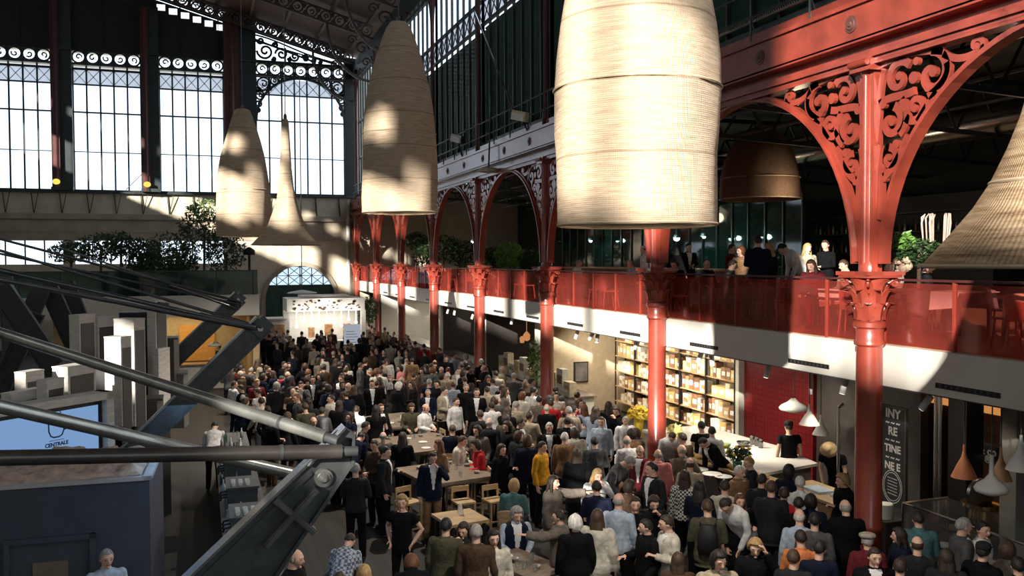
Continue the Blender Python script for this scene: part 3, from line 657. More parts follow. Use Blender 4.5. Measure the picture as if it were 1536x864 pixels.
# ------------------------------------------------------------------ right mezzanine
XF = 10.14
mb = MB(); mb.box((XF, -10, 3.40), (22, YE, 4.04)); 
o = mb.build('mezzanine_slab', [CREAM]); tag(o, kind='structure')
mb = MB(); mb.box((XF+.12, -10, 4.04), (22, YE, 4.06)); struct('floor_mezzanine', mb, MEZF)
mb = MB(); mb.box((XF+.05, -10, 3.37), (22, YE, 3.40)); struct('ceiling_stalls', mb, mat('dark_ceiling_paint', (.10, .095, .09), .7))
for i in range(14):
    y = 9.72+3.475*i-.55
    for b in (0,):
        t = thing('air_vent', 'black slot air vent in the cream mezzanine edge', 'vent', (XF, y, 3.55), 'slot vents along the mezzanine edge')
        mb = MB(); mb.box((XF-.012, y, 3.51), (XF+.01, y+1.12, 3.585)); fr_ = mb.build('frame', BLACK, t)
        mb = MB(); [mb.box((XF-.02, y+.06+k*.105, 3.525), (XF-.012, y+.10+k*.105, 3.57)) for k in range(10)]; mb.build('grille', GREYST, fr_)
# glass balustrade, one thing per bay
for i in range(-1, 8):
    a = Y0+BAY*i-.0; b = min(a+BAY, YE)
    t = thing('glass_balustrade', 'red-tinted glass balustrade, %s' % ['running out of the picture under the straw shade', 'bay with the standing drinkers between first and second column', 'bay with the white-coated cook, between second and third column', 'bay between third and fourth column, with pale bar chairs behind', 'bay between fourth and fifth column', 'bay between fifth and sixth column', 'bay between sixth and seventh column', 'short bay after the seventh column', 'last stretch at the end wall'][i+1], 'balustrade', (XF+.1, a, 4.04), 'glass balustrades of the mezzanine')
    x = XF+.10; n = 5
    for k in range(n):
        y0_, y1_ = a+(b-a)*k/n+.03, a+(b-a)*(k+1)/n-.03
        mb = MB(); mb.box((x, y0_, 4.06), (x+.012, y1_, 5.02)); mb.build('glass_panel', REDG, t)
        mb = MB(); mb.box((x-.02, a+(b-a)*k/n-.02, 3.9), (x+.04, a+(b-a)*k/n+.02, 5.07)); mb.build('post', RED, t)
    mb = MB(); mb.box((x-.03, a, 5.05), (x+.04, b, 5.085)); mb.build('handrail', DREDI, t)
# aisle shell behind
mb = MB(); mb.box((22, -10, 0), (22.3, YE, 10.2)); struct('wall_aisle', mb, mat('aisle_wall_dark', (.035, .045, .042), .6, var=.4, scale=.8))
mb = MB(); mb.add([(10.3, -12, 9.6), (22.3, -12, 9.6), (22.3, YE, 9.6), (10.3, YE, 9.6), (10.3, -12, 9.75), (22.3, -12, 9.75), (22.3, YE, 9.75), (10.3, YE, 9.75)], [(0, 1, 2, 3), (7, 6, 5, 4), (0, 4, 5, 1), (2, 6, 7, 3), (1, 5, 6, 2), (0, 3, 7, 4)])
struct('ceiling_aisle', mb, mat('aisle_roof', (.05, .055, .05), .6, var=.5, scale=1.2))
for i in range(12):
    y = 5.5+BAY/2*i
    t = thing('aisle_truss', 'dark steel lattice truss under the aisle roof', 'truss', (10.4, y, 9), 'lattice trusses under the aisle roof')
    mb = MB(); mb.bar((10.4, y, 9.45), (22, y, 9.45), .08, .12); mb.bar((10.4, y, 8.55), (22, y, 8.0), .08, .10); mb.build('chord', BLACK, t)
    mb = MB(); n = 9
    for k in range(n):
        xa, xb = 10.4+11.6*k/n, 10.4+11.6*(k+1)/n; za = 8.55-.55*k/n; zb = 8.55-.55*(k+1)/n
        mb.bar((xa, y, 9.45), ((xa+xb)/2, y, (za+zb)/2), .04, .05); mb.bar(((xa+xb)/2, y, (za+zb)/2), (xb, y, 9.45), .04, .05)
    mb.build('lattice', BLACK, t)
for k in range(5):
    mb = MB(); mb.tube([(12.2+2*k, -5, 8.9-.05*k), (12.2+2*k, 55, 8.9-.05*k)], .06, 6)
    tag(mb.build('service_pipe', GREYST, org=(12.2+2*k, -5, 8.9)), 'thin grey service pipe running under the dark aisle roof', 'pipe', 'service pipes under the aisle roof')
# pale ventilation duct, glimpsed through the scrolls
mb = MB(); mb.tube([(17.5, 8, 8.6), (17.5, 24, 8.6)], .33, 14); mb.tube([(17.5, 15, 8.6), (21.8, 15, 8.6)], .25, 12)
tag(mb.build('air_duct', STEEL, org=(17.5, 8, 8.6), smooth=True, auto=True), 'round silver air duct under the dark aisle roof, seen through the arch', 'duct')

# bar and walls upstairs
mb = MB(); mb.box((20.6, 22, 4.06), (20.9, 31, 7.4)); struct('wall_bar', mb, BLACK)
t = thing('back_bar', 'dark back bar with two lit rows of bottles behind the standing drinkers', 'bar', (20, 20, 4.06))
mb = MB(); mb.box((19.6, 18.0, 4.06), (20.2, 25.4, 7.2)); mb.build('carcass', BLACK, t)
for z in (5.55, 6.15, 6.7):
    mb = MB(); mb.box((19.35, 18.1, z), (19.62, 25.3, z+.035)); mb.build('shelf', WOODD, t)
for z in (5.585, 6.185):
    for k in range(34):
        y = 18.25+k*.21; h = .22+.06*((k*7) % 3)
        mb = MB(); mb.lathe((19.47, y, z), [(.035, 0), (.038, .02), (.037, h*.6), (.013, h*.75), (.013, h)], 8)
        tag(mb.build('bottle', [GREENG, mat('bottle_silver', (.6, .62, .62), .2, metal=.6), mat('amber_glass', (.25, .12, .03), .15)][k % 3], org=(19.47, y, z), smooth=True), 'small bottle standing on the dark back bar upstairs', 'bottle', 'bottles on the upstairs back bar')
t = thing('bar_counter', 'long brown wooden counter at the back of the mezzanine behind the cook', 'counter', (15, 24, 4.06))
mb = MB(); mb.box((14.2, 22, 4.06), (15.0, 34, 5.05)); mb.build('counter_body', mat('counter_brown', (.22, .13, .07), .5), t)
mb = MB(); mb.box((14.1, 21.9, 5.05), (15.1, 34.1, 5.11)); mb.build('counter_top', WOODL, t)
# green glazed partition at the back with bright lamps
for k in range(7):
    t = thing('glass_partition', 'dark bottle-green glazed partition at the back of the mezzanine', 'partition', (18.2, 24+k*3, 4.06), 'green glazed partitions at the back of the mezzanine')
    mb = MB(); mb.box((18.2, 24.05+k*3, 4.06), (18.22, 26.95+k*3, 7.4)); mb.build('pane', GREENG, t)
    mb = MB(); [mb.box((18.15, 24+k*3+j-.03, 4.06), (18.27, 24+k*3+j+.03, 7.5)) for j in (0, 1, 2)]; mb.build('frame', IRON, t)
LAMPS = [((886, 361), 17.5, .10, 'second'), ((1015, 357), 17, .15, 'brightest'), ((1056, 355), 17, .08, 'third'), ((709, 362), 16, .13, 'farthest')]
for (u, v), X, r, w in LAMPS:
    p = at(u, v, X=X); t = thing('spot_lamp', {'second': 'small greenish white lamp above the brown counter behind the burlap shade', 'brightest': 'brightest greenish white lamp at the back of the mezzanine, just past the big shade', 'third': 'faint small lamp near the brightest one at the back of the mezzanine', 'farthest': 'green white lamp glowing among the dark plants by the fourth column'}[w], 'lamp', p)
    mb = MB(); mb.ball(p, r*.8); mb.build('bulb', emit('greenish_bulb', (.65, 1, .92), 16), t); mb = MB(); mb.tube([p+V3((0, 0, r*.6)), (p.x, p.y, 9.5)], .012, 5); mb.build('cord', BLACK, t)
    mb = MB(); mb.lathe(p, [(.14, .0), (.10, .12), (.03, .16)], 12, close=False); mb.build('lamp_shade', IRON, t)
# terracotta wall and pink glass screen by the straw shade
mb = MB(); mb.lathe((15.1, 9.3, 4.06), [(2.0, 0), (2.0, 3.1)], 40); 
tag(mb.build('curved_wall', planks('terracotta_boards', (.50, .24, .13), (.60, .31, .18), .30, 'Z', .6), org=(15.1, 9.3, 4.06), smooth=True, auto=True), 'curved terracotta-coloured wall on the mezzanine under the straw shade', 'wall')
t = thing('glass_screen', 'pinkish red framed glass screen under the straw shade on the mezzanine', 'screen', (11.0, 8.5, 4.06))
mb = MB(); mb.box((11.0, 8.55, 4.06), (11.06, 8.62, 5.12)); mb.box((11.0, 5.4, 5.06), (11.06, 8.62, 5.12)); mb.build('screen_frame', mat('bright_red_paint', (.65, .05, .07), .4), t)
mb = MB(); mb.box((11.02, 5.4, 4.1), (11.035, 8.55, 5.06)); mb.build('pane', REDG, t)

# ---- furniture upstairs
def dining_chair(name, label, group, seatm, legm, z=0):
    t = thing(name, label, 'chair', (0, 0, 0), group)
    mb = MB(); mb.prism([(-.22, -.22), (.22, -.22), (.20, .2), (-.20, .2)], 'z', z+.44, z+.475); mb.build('seat', seatm, t)
    mb = MB()
    P = [(-.21, .12), (-.20, .19), (-.10, .235), (0, .245), (.10, .235), (.20, .19), (.21, .12)]
    n = len(P); vs = [(x, y, z+.47) for x, y in P]+[(x*1.05, y+.06, z+.85-.06*(abs(x)/.21)**2) for x, y in P]+[(x, y+.02, z+.47) for x, y in P]+[(x*1.05, y+.08, z+.85-.06*(abs(x)/.21)**2) for x, y in P]
    fs = [(i, i+1, n+i+1, n+i) for i in range(n-1)]+[(2*n+i+1, 2*n+i, 3*n+i, 3*n+i+1) for i in range(n-1)]+[(n+i, n+i+1, 3*n+i+1, 3*n+i) for i in range(n-1)]+[(i+1, i, 2*n+i, 2*n+i+1) for i in range(n-1)]+[(0, n, 3*n, 2*n), (n-1, 3*n-1, 4*n-1, 2*n-1)]
    mb.add(vs, fs); mb.build('backrest', seatm, t, smooth=True, auto=True)
    for sx in (-1, 1):
        for sy in (-1, 1): mb = MB(); mb.tube([(sx*.19, sy*.18, z+.44), (sx*.22, sy*.23, z)], [.018, .012], 6); mb.build('leg', legm, t)
    return t
def armchair(name, label, m):
    t = dining_chair(name, label, None, m, m)
    for sx in (-1, 1): mb = MB(); mb.tube([(sx*.24, .2, .68), (sx*.25, -.05, .67), (sx*.25, -.2, .66), (sx*.24, -.22, 0)], .017, 6); mb.build('armrest', m, t)
    return t
def bar_stool(name, label, group, m):
    t = thing(name, label, 'stool', (0, 0, 0), group)
    mb = MB(); mb.box((-.19, -.19, .72), (.19, .19, .755)); mb.build('seat', m, t)
    for sx in (-1, 1):
        for sy in (-1, 1): mb = MB(); mb.bar((sx*.165, sy*.165, .72), (sx*.19, sy*.19, 0), .035, .035); mb.build('leg', m, t)
    mb = MB()
    for sx in (-1, 1): mb.bar((sx*.175, -.175, .3), (sx*.175, .175, .3), .025, .03)
    for sy in (-1, 1): mb.bar((-.175, sy*.175, .24), (.175, sy*.175, .24), .025, .03)
    mb.build('stretcher', m, t)
    mb = MB(); mb.bar((-.17, .18, .95), (.17, .18, .95), .03, .10); [mb.bar((sx*.165, .17, .74), (sx*.165, .18, 1.0), .03, .03) for sx in (-1, 1)]; mb.build('backrest', m, t)
    return t
def table(name, label, w, l, h, top, legm, loc, rz=0, card=True, group=None):
    t = thing(name, label, 'table', loc, group); ORG[t.name] = V3(); t.rotation_euler = (0, 0, rz)
    mb = MB(); mb.box((-w/2, -l/2, h-.05), (w/2, l/2, h)); mb.box((-w/2+.06, -l/2+.06, h-.10), (w/2-.06, l/2-.06, h-.05)); mb.build('tabletop', top, t)
    for sx in (-1, 1):
        for sy in (-1, 1): mb = MB(); mb.bar((sx*(w/2-.09), sy*(l/2-.09), h-.06), (sx*(w/2-.08), sy*(l/2-.08), 0), .06, .06); mb.build('leg', legm, t)
    return t
PALECH = mat('pale_shell_plastic', (.62, .52, .40), .45, var=.1)
CHS = []
chA = dining_chair('cafe_chair', 'pale shell chair behind the red glass balustrade', 'pale chairs along the balustrade', PALECH, PALECH)
chB = dining_chair('cafe_chair', 'dark chair on the mezzanine', 'dark chairs on the mezzanine', WOODD, WOODD)
first = {'A': True, 'B': True}
def place(proto, x, y, z, rz, key=None, label=None, group=None):
    if key and first.get(key): c = proto; first[key] = False
    else: c = copy_tree(proto)
    c.location = (x, y, z); c.rotation_euler = (0, 0, rz)
    if label: c['label'] = label
    if group: c['group'] = group
    return c
ZM = 4.06
rg = random.Random(3)
for i, y in enumerate([19.1, 20.3, 22.9, 24.0, 26.6, 27.5, 29.4, 30.6, 33.2, 34.3, 36.2, 37.3, 40.0, 41.2, 43.5, 44.6]):
    if i in (2, 5, 9): pass
    place(chA, 10.85+.2*(i % 2), y, ZM, PI/2+rg.uniform(-.4, .4)+(PI if i % 2 else 0)*.5, 'A', 'pale shell chair behind the red glass %s' % ('between second and third column' if y < 25.3 else 'between third and fourth column' if y < 32.3 else 'beyond the fourth column'), 'pale chairs behind the glass, %s' % ('bay two' if y < 25.3 else 'bay three' if y < 32.3 else 'farther bays'))
for x, y, r in ((11.4, 16.9, 1.9), (11.3, 15.4, -1.4), (11.35, 14.6, 1.6), (12.6, 16, 0), (13, 14.2, 1), (11.2, 9.9, 2.8), (12.9, 11.6, .6)):
    place(chB, x, y, ZM, r, 'B', 'dark chair among the mezzanine tables between the first two columns' if y > 12 else 'dark chair behind the first column on the mezzanine', 'dark mezzanine chairs' if y > 12 else 'dark chairs behind the first column')
cc = place(chA, 11.0, 13.05, ZM, 2.2, None, 'pale tan shell chair in the sun just short of the first column', None)
if 'group' in cc: del cc['group']
ac = armchair('armchair', 'light wooden armchair with curved arms catching the sun under the straw shade', mat('tan_wood', (.50, .36, .24), .5)); ac.location = (11.05, 9.55, ZM); ac.rotation_euler = (0, 0, 1.9)
k = 0
for x, y, lab in ((11.7, 16.1, 'dark square cafe table by the balustrade nearest the second column'), (11.6, 14.0, 'dark square cafe table with a white cloth corner near the first column'), (11.5, 21.4, 'pale cafe table by the glass where the cook stands'), (11.6, 28.3, 'pale cafe table by the glass between third and fourth column'), (11.6, 35.2, 'pale cafe table by the glass beyond the fourth column'), (12.4, 10.6, 'dark high table behind the first column beside the potted plant')):
    tb = table('cafe_table', lab, .75, .75, .74, WOODL if 'pale' in lab else WOODD, WOODD, (x, y, ZM)); k += 1
# white cloths and crockery upstairs
for x, y, s, lab in ((11.6, 14.0, .72, 'white cloth over the cafe table near the first column'), (12.5, 12.2, .9, 'white cloth on the table just behind the first column')):
    mb = MB(); mb.box((x-s/2, y-s/2, ZM+.75), (x+s/2, y+s/2, ZM+.765)); mb.add([(x-s/2, y-s/2, ZM+.765), (x-s/2, y+s/2, ZM+.765), (x-s/2-.04, y+s/2-.1, ZM+.42), (x-s/2-.05, y-s/2+.05, ZM+.50), (x-s/2+.01, y-s/2, ZM+.765), (x-s/2+.01, y+s/2, ZM+.765), (x-s/2-.03, y+s/2-.1, ZM+.42), (x-s/2-.04, y-s/2+.05, ZM+.50)], [(0, 3, 2, 1), (4, 5, 6, 7), (0, 4, 7, 3), (1, 2, 6, 5), (3, 7, 6, 2)])
    tag(mb.build('tablecloth', WHITE, org=(x, y, ZM+.75)), lab, 'tablecloth')
tb = table('cafe_table', 'cafe table just behind the first column, laid with a white cloth', .85, .85, .74, WOODD, WOODD, (12.5, 12.2, ZM))
# big flower arrangement and tree in pot near the first column
rg2 = random.Random(5)
p = at(1378, 372, X=11.9)
t = thing('potted_plant', 'bright green leafy plant in a tall pot upstairs beside the first column', 'plant', (p.x, p.y, ZM))
mb = MB(); foliage(mb, p+V3((0, 0, -.08)), (.42, .42, .26), 800, .05, rg2); mb.build('foliage', LEAF, t)
mb = MB(); foliage(mb, p+V3((-.2, .15, .12)), (.22, .22, .16), 260, .07, rg2); mb.build('bright_leaves', LEAFB, t)
mb = MB()
for i in range(16): a = rg2.uniform(0, 6.28); q = p+V3((.28+.2*math.cos(a), -.1+.2*math.sin(a), .1)); mb.tube([q, q+V3((.03*math.cos(a), .03*math.sin(a), .42+rg2.uniform(-.1, .08))), q+V3((.04, 0, .50))], [.012, .018, .006], 5)
mb.build('plume', mat('dry_plume', (.55, .42, .36), .8), t)
mb = MB(); mb.tube([(p.x, p.y, ZM+.7), (p.x+.03, p.y, p.z)], .035, 8); mb.build('stem', BARK, t)
mb = MB(); mb.lathe((p.x, p.y, ZM), [(.13, 0), (.17, .35), (.2, .78), (.17, .78)], 16); mb.build('pot', mat('dark_pot', (.06, .05, .045), .5), t, smooth=True, auto=True)
p = at(1348, 398, X=11.6); t = thing('flower_vase', 'vase of pink and cream flowers just right of the first column', 'flowers', (p.x, p.y, ZM+.8))
mb = MB(); [mb.ball(p+V3((rg2.uniform(-.2, .2), rg2.uniform(-.2, .2), rg2.uniform(-.1, .12))), rg2.uniform(.045, .085), 8) for _ in range(9)]; mb.build('cream_blooms', mat('cream_petal', (.75, .60, .42), .7, var=.3, scale=20), t)
mb = MB(); [mb.ball(p+V3((rg2.uniform(-.16, .1), rg2.uniform(-.15, .1), rg2.uniform(-.06, .08))), .085, 8) for _ in range(4)]; mb.build('pink_blooms', mat('pink_petal', (.75, .38, .40), .7, var=.3, scale=20), t)
mb = MB(); mb.lathe((p.x, p.y, p.z-.4), [(.07, 0), (.10, .15), (.06, .32)], 12); mb.build('vase', WHITE, t, smooth=True)
tb = table('side_table', 'dark side table carrying the vase of flowers behind the first column', .5, .5, p.z-.4-ZM, WOODD, WOODD, (p.x, p.y, ZM))
# dark plants along the far mezzanine
for i, (u, v, X, r) in enumerate(((640, 385, 12.5, .9), (665, 372, 13, 1.0), (690, 380, 12.4, .9), (740, 388, 12.6, .7), (765, 384, 12.8, .75), (800, 390, 12.4, .6), (625, 362, 13, .8))):
    p = at(u, v, X=X); t = thing('planter_shrub', ['bushy shrub in a planter between fifth and fourth column', 'taller dark shrub right of the fifth column', 'dark shrub left of the fourth column', 'low shrub just right of the fourth column', 'shrub lit yellow green between fourth and third column', 'small shrub close to the third column', 'highest dark shrub by the sixth column'][i], 'plant', (p.x, p.y, ZM))
    mb = MB(); foliage(mb, p, (r, r, r*.8), 700, .10, rg2); mb.build('foliage', LEAF if i != 4 else LEAFB, t)  # the lit shrub gets its brightness from the leaf colour
    mb = MB(); mb.tube([(p.x, p.y, ZM+.5), (p.x, p.y, p.z)], .04, 6); mb.build('stem', BARK, t)
    mb = MB(); mb.box((p.x-.35, p.y-.35, ZM), (p.x+.35, p.y+.35, ZM+.6)); mb.build('planter_box', WOODD, t)

# ------------------------------------------------------------------ pendants of woven burlap
def bullet(label, c, zb, rb, prof, m, cable_top=22.0):
    t = thing('woven_pendant', label, 'lamp shade', (c[0], c[1], zb))
    mb = MB(); P = prof; n = 48
    rg3 = random.Random(int(zb*100))
    out = [(r*rb, z) for r, z in P]; inn = [(max(r*rb-.02, .005), z) for r, z in P][::-1]
    vs = []
    for r, z in out+inn:
        for j in range(n):
            w = 2*PI*j/n; q = 1+.012*math.sin(5*w+z*2)+.010*math.sin(9*w-z*3.1); vs.append((c[0]+r*q*math.cos(w), c[1]+r*q*math.sin(w), zb+z))
    k = len(out)+len(inn)
    fs = [(i*n+j, i*n+(j+1) % n, ((i+1) % k)*n+(j+1) % n, ((i+1) % k)*n+j) for i in range(k) for j in range(n)]
    mb.add(vs, fs); shd = mb.build('shade', m, t, smooth=True, auto=True)
    for r, z in (P[0], P[len(P)//3]):
        mb = MB(); mb.tube([(c[0]+(r*rb+.008)*math.cos(2*PI*j/40), c[1]+(r*rb+.008)*math.sin(2*PI*j/40), zb+z+(.02 if z == 0 else 0)) for j in range(41)], .014, 5); mb.build('hoop', mat('pale_cane', (.55, .45, .32), .6), shd)
    zt = zb+P[-1][1]; ct = min(cable_top, slope(c[0])+.6 if c[0] > -4 else 23)
    mb = MB(); mb.tube([(c[0], c[1], zt-.05), (c[0], c[1], ct)], .014, 5); mb.lathe((c[0], c[1], zt-.03), [(.05, 0), (.05, .14), (.02, .2)], 8); mb.build('cable', GREYST, t)
    mb = MB(); mb.ball((c[0], c[1], zb+.55), .09); mb.build('bulb', emit('warm_bulb', (1, .78, .5), 3.0), t)
    return t
BUL = [(1.0, 0), (1.005, .3), (1.0, .8), (1.02, 1.2), (1.015, 1.7), (.97, 2.15), (.88, 2.65), (.76, 3.1), (.62, 3.55), (.46, 3.95), (.34, 4.22), (.28, 4.32), (.22, 4.34)]
P4 = at(955, 340, d=9.95); P3 = at(600, 320, d=20.5); P1 = at(366, 355, d=31.0); P2 = at(430, 368, d=28.0); P6 = at(1617, 402, d=6.6)
bullet('huge pale burlap shade hanging in front of the second column, brightly sunlit', P4, P4.z, .88, [(.99, 0), (1.0, .3), (1.005, .8), (1.03, 1.05), (1.035, 1.5), (1.01, 1.85), (.96, 2.2), (.88, 2.65), (.76, 3.1), (.62, 3.55), (.46, 3.95), (.34, 4.22), (.22, 4.34)], BURLAP)
bullet('tapering burlap shade with a strip of sun across it, in front of the far arches', P3, P3.z, .86, [(.98, 0), (1.0, .3), (1.0, .8), (.99, 1.3), (.96, 1.8), (.90, 2.3), (.82, 2.8), (.71, 3.2), (.58, 3.6), (.44, 3.95), (.32, 4.2), (.22, 4.32)], BURLAP)
bullet('narrow bottle-shaped burlap shade hanging in front of the broad end wall pier', P1, P1.z, .92, [(.98, 0), (1.0, .4), (1.0, 1.0), (.97, 1.6), (.90, 2.2), (.80, 2.75), (.66, 3.25), (.50, 3.75), (.36, 4.15), (.28, 4.34), (.2, 4.38)], BURLAP)
bullet('flared trumpet burlap shade with a long thin neck before the arched window', P2, P2.z, 1.06, [(1.0, 0), (.98, .04), (.78, .27), (.64, .44), (.54, .61), (.40, 1.02), (.28, 1.43), (.22, 1.85), (.17, 2.4), (.145, 2.9), (.12, 3.4), (.10, 3.8), (.07, 3.92)], BURLAP)
bullet('wide flared straw shade cut off by the picture edge, above the armchair', P6, P6.z, 1.06, [(1.0, 0), (.985, .03), (.79, .27), (.655, .45), (.545, .64), (.44, .90), (.36, 1.15), (.29, 1.45), (.23, 1.85), (.18, 2.4), (.14, 3.0), (.10, 3.6)], STRAW)
pd = bullet('dome-shaped burlap shade hanging in the dark aisle behind the arcade arch', (15, 21.7, 7.07), 7.07, 1.12, [(1.0, 0), (1.0, .15), (.97, .6), (.9, 1.0), (.78, 1.4), (.58, 1.75), (.34, 1.98), (.1, 2.06)], mat('brown_burlap', (.20, .12, .08), .8, var=.2, scale=20), 9.5)
# boom pole with yellow-white lamp, floodlights and a disc lamp on the girder rail
a, b = at(712, 18, X=9.7), at(775, 178, X=9.7)
mb = MB(); mb.tube([a, b], .035, 6); tag(mb.build('boom_pole', STEEL, org=b), 'long thin slanting metal pole leaning from the catwalk rail up to the louvres', 'pole')
def flood(p, lab, m):
    t = thing('floodlight', lab, 'lamp', p); mb = MB(); mb.cbox(p, (.15, .75, .30), rz=.3, rx=.25); hs_ = mb.build('housing', m, t); mb = MB(); mb.cbox(p+V3((-.09, 0, -.03)), (.03, .66, .22), rz=.3, rx=.25); mb.build('lens', WHITE, hs_)
    mb = MB(); mb.tube([p, (9.9, p.y, 9.5)], .03, 6); mb.build('bracket', IRON, t)
flood(at(780, 174, X=9.65), 'pale yellowish floodlight clamped at the foot of the slanting pole', mat('yellow_cream', (.7, .62, .35), .5)); flood(at(686, 208, X=9.7), 'small grey floodlight on the catwalk rail left of the pole', STEEL)
p = at(733, 256, X=9.6); t = thing('disc_lamp', 'pale oval disc lamp hanging under the white-lit girder', 'lamp', p)
mb = MB(); mb.lathe(p, [(.05, .12), (.3, .08), (.40, 0), (.38, -.04), (.1, -.08)], 20); mb.build('lamp_dish', mat('bone_enamel', (.6, .56, .45), .5), t, smooth=True); mb = MB(); mb.tube([p+V3((0, 0, .1)), p+V3((.1, 0, 2.6))], .03, 6); mb.build('drop_rod', IRON, t)

# ------------------------------------------------------------------ stair struts and stay rods (left)
hN, hM, hF = V3((1.15, 8.1, 3.86)), V3((.98, 16.6, 4.20)), V3((1.0, 27.0, 4.28))
def near_strut(lab):
    t = thing('steel_strut', lab, 'strut', hN); A = lambda u, v: at(u, v, Y=8.06)
    Lf = [A(518, 641), A(457, 700), A(285, 864), A(232, 914)]; Rg = [A(380, 912), A(412, 864), A(528, 692), A(529, 650)]
    poly = [(p.x, p.z) for p in Lf+Rg]; mb = MB(); mb.prism(poly[::-1], 'y', 8.06, 8.20); mb.build('web', GREYST, t)
    def off(P, k): return [(p.x, p.z) for p in P]
    mb = MB(); mb.ribbon(off(Lf, 0), .022, 'y', 8.02, 8.24); mb.build('upper_flange', STEEL, t)
    l2 = [(p.x+.06, p.z-.055) for p in Lf[1:]]; mb = MB(); mb.ribbon(l2, .03, 'y', 8.035, 8.06); mb.build('edge_strip', GREYST, t)
    mb = MB(); mb.ribbon(off(Rg, 0), .03, 'y', 8.0, 8.26); mb.build('lower_flange', GREYST, t)
    c = A(437, 768)
    for (u0, v0, u1, v1, nm, y) in ((474, 730, 398, 814, 'stiffener', 8.005), (412, 747, 470, 795, 'cross_stiffener', 8.02)):
        p, q = A(u0, v0), A(u1, v1); p.y = q.y = y; mb = MB(); mb.bar(p, q, .055, .12, up=(0, 1, 0)); mb.bar(p+V3((0, -.02, 0)), q+V3((0, -.02, 0)), .03, .12, up=(0, 1, 0)); mb.build(nm, mat('ridge_lit_grey_steel', (.13, .135, .13), .38, metal=.5, var=.3), t)  # raised ridges coloured lighter, as if catching the light
    q = A(485, 716); mb = MB(); mb.tube([q+V3((0, 0, 0)), q+V3((0, -.04, 0))], [.085, .08], 24); mb.tube([q+V3((0, -.04, 0)), q+V3((0, -.065, 0))], [.06, .055], 20); mb.tube([q+V3((0, -.065, 0)), q+V3((0, -.10, 0))], [.048, .02], 16); mb.build('pin_bolt', TUBE, t, smooth=True, auto=True)
    mb = MB()
    for k in (0, 1, 2): mb.bar(A(517-5*k, 640+3*k)+V3((0, -.05+.05*k, 0)), A(462-5*k, 698+3*k)+V3((0, -.05+.05*k, 0)), .016, .03, up=(0, 1, 0))
    mb.build('gusset', STEEL, t)
    return t
def strut(h, lab, w, L=4.6, cross=False):
    t = thing('steel_strut', lab, 'strut', h, None); dn = V3((-1, 0, -.97)).normalized(); nrm = V3((0, 1, 0)); sd = dn.cross(nrm).normalized()
    e = h+dn*((h.z+.0)/-dn.z) if False else h+dn*L
    mb = MB(); mb.bar(h-dn*.12, e, w*1.0, .10, up=(0, 1, 0)); mb.build('web', GREYST, t)
    for s_, nm in ((1, 'lower_flange'), (-1, 'upper_flange')):
        mb = MB(); o = sd*(s_*w*.5); mb.bar(h-dn*.12+o+nrm*-.0, e+o, (.035 if not cross else .03), .15, up=(0, 1, 0)); mb.build(nm, GREYST if s_ > 0 else TUBE, t)
    if cross:
        c = h+dn*.95; mb = MB(); mb.bar(c-sd*(w*.42)+V3((0, -.07, 0)), c+sd*(w*.42)+V3((0, -.07, 0)), .06, .05, up=(0, 1, 0)); mb.bar(c-dn*.5+V3((0, -.07, 0)), c+dn*.62+V3((0, -.07, 0)), .05, .05, up=(0, 1, 0)); mb.build('stiffener', GREYST, t)
        q = h+dn*.30; mb = MB(); mb.tube([q+V3((0, -.05, 0)), q+V3((0, -.10, 0))], [.13, .12], 20); mb.tube([q+V3((0, -.10, 0)), q+V3((0, -.13, 0))], [.085, .08], 16); mb.tube([q+V3((0, -.13, 0)), q+V3((0, -.16, 0))], [.06, .03], 14); mb.build('pin_bolt', TUBE, t, smooth=True, auto=True)
        mb = MB()
        for k in (-.035, 0, .035): mb.bar(h-dn*.16+V3((.0, -.05+k, .0))+sd*.18*-1, h-dn*-.22+V3((0, -.05+k, 0))-sd*(w*.5+.02), .02, .02, up=(0, 1, 0))
        mb.build('gusset', STEEL, t)
    return t
near_strut('large dark riveted steel strut with a round pin bolt and raised cross, nearest the camera')
mb = MB(); mb.box((-.36, 7.98, 0), (.42, 8.30, 2.46)); tag(mb.build('strut_footing', GREYST, org=(-.2, 8.1, 0)), 'dark steel footing under the nearest strut beside the kiosk', 'footing')
strut(hM, 'middle grey steel strut rising towards the thin rods, left of the crowd', .34, 6.0)
c = hM+V3((-.35, -.08, -.34))
t = strut(hF, 'farthest grey steel strut, in front of the warm-lit stall', .42, 6.1)
def tube_thing(name, lab, a, b, r, m, cat='tube', sock=True):
    t = thing(name, lab, cat, a); mb = MB(); mb.tube([a, b], r, 16); mb.build('pipe', m, t, smooth=True, auto=True)
    if sock:
        a, b = V3(a), V3(b); dd = (b-a).normalized(); mb = MB(); mb.tube([a-dd*.14, a+dd*.20], r*.72, 12); mb.build('end_fitting', GREYST, t, smooth=True, auto=True); mb = MB(); mb.tube([a+dd*.5, a+dd*.53], r*1.08, 14); mb.build('ring', GREYST, t, smooth=True, auto=True)
    return t
hN1 = at(490, 656, d=7.9); tube_thing('stay_tube', 'thick pale steel tube slanting up to the left, lit along its top', hN1, at(-160, 448, d=10.8), .058, TUBE)
tube_thing('stay_tube', 'steel tube passing in front of the blue screen and down behind the dark tube', at(455, 714, d=9.6), at(-120, 582, d=7.4), .062, TUBE, sock=False)
tube_thing('stay_tube', 'dark horizontal steel tube crossing the bottom of the blue screen', at(512, 677, d=7.85), at(-160, 690, d=6.6), .062, TUBED)
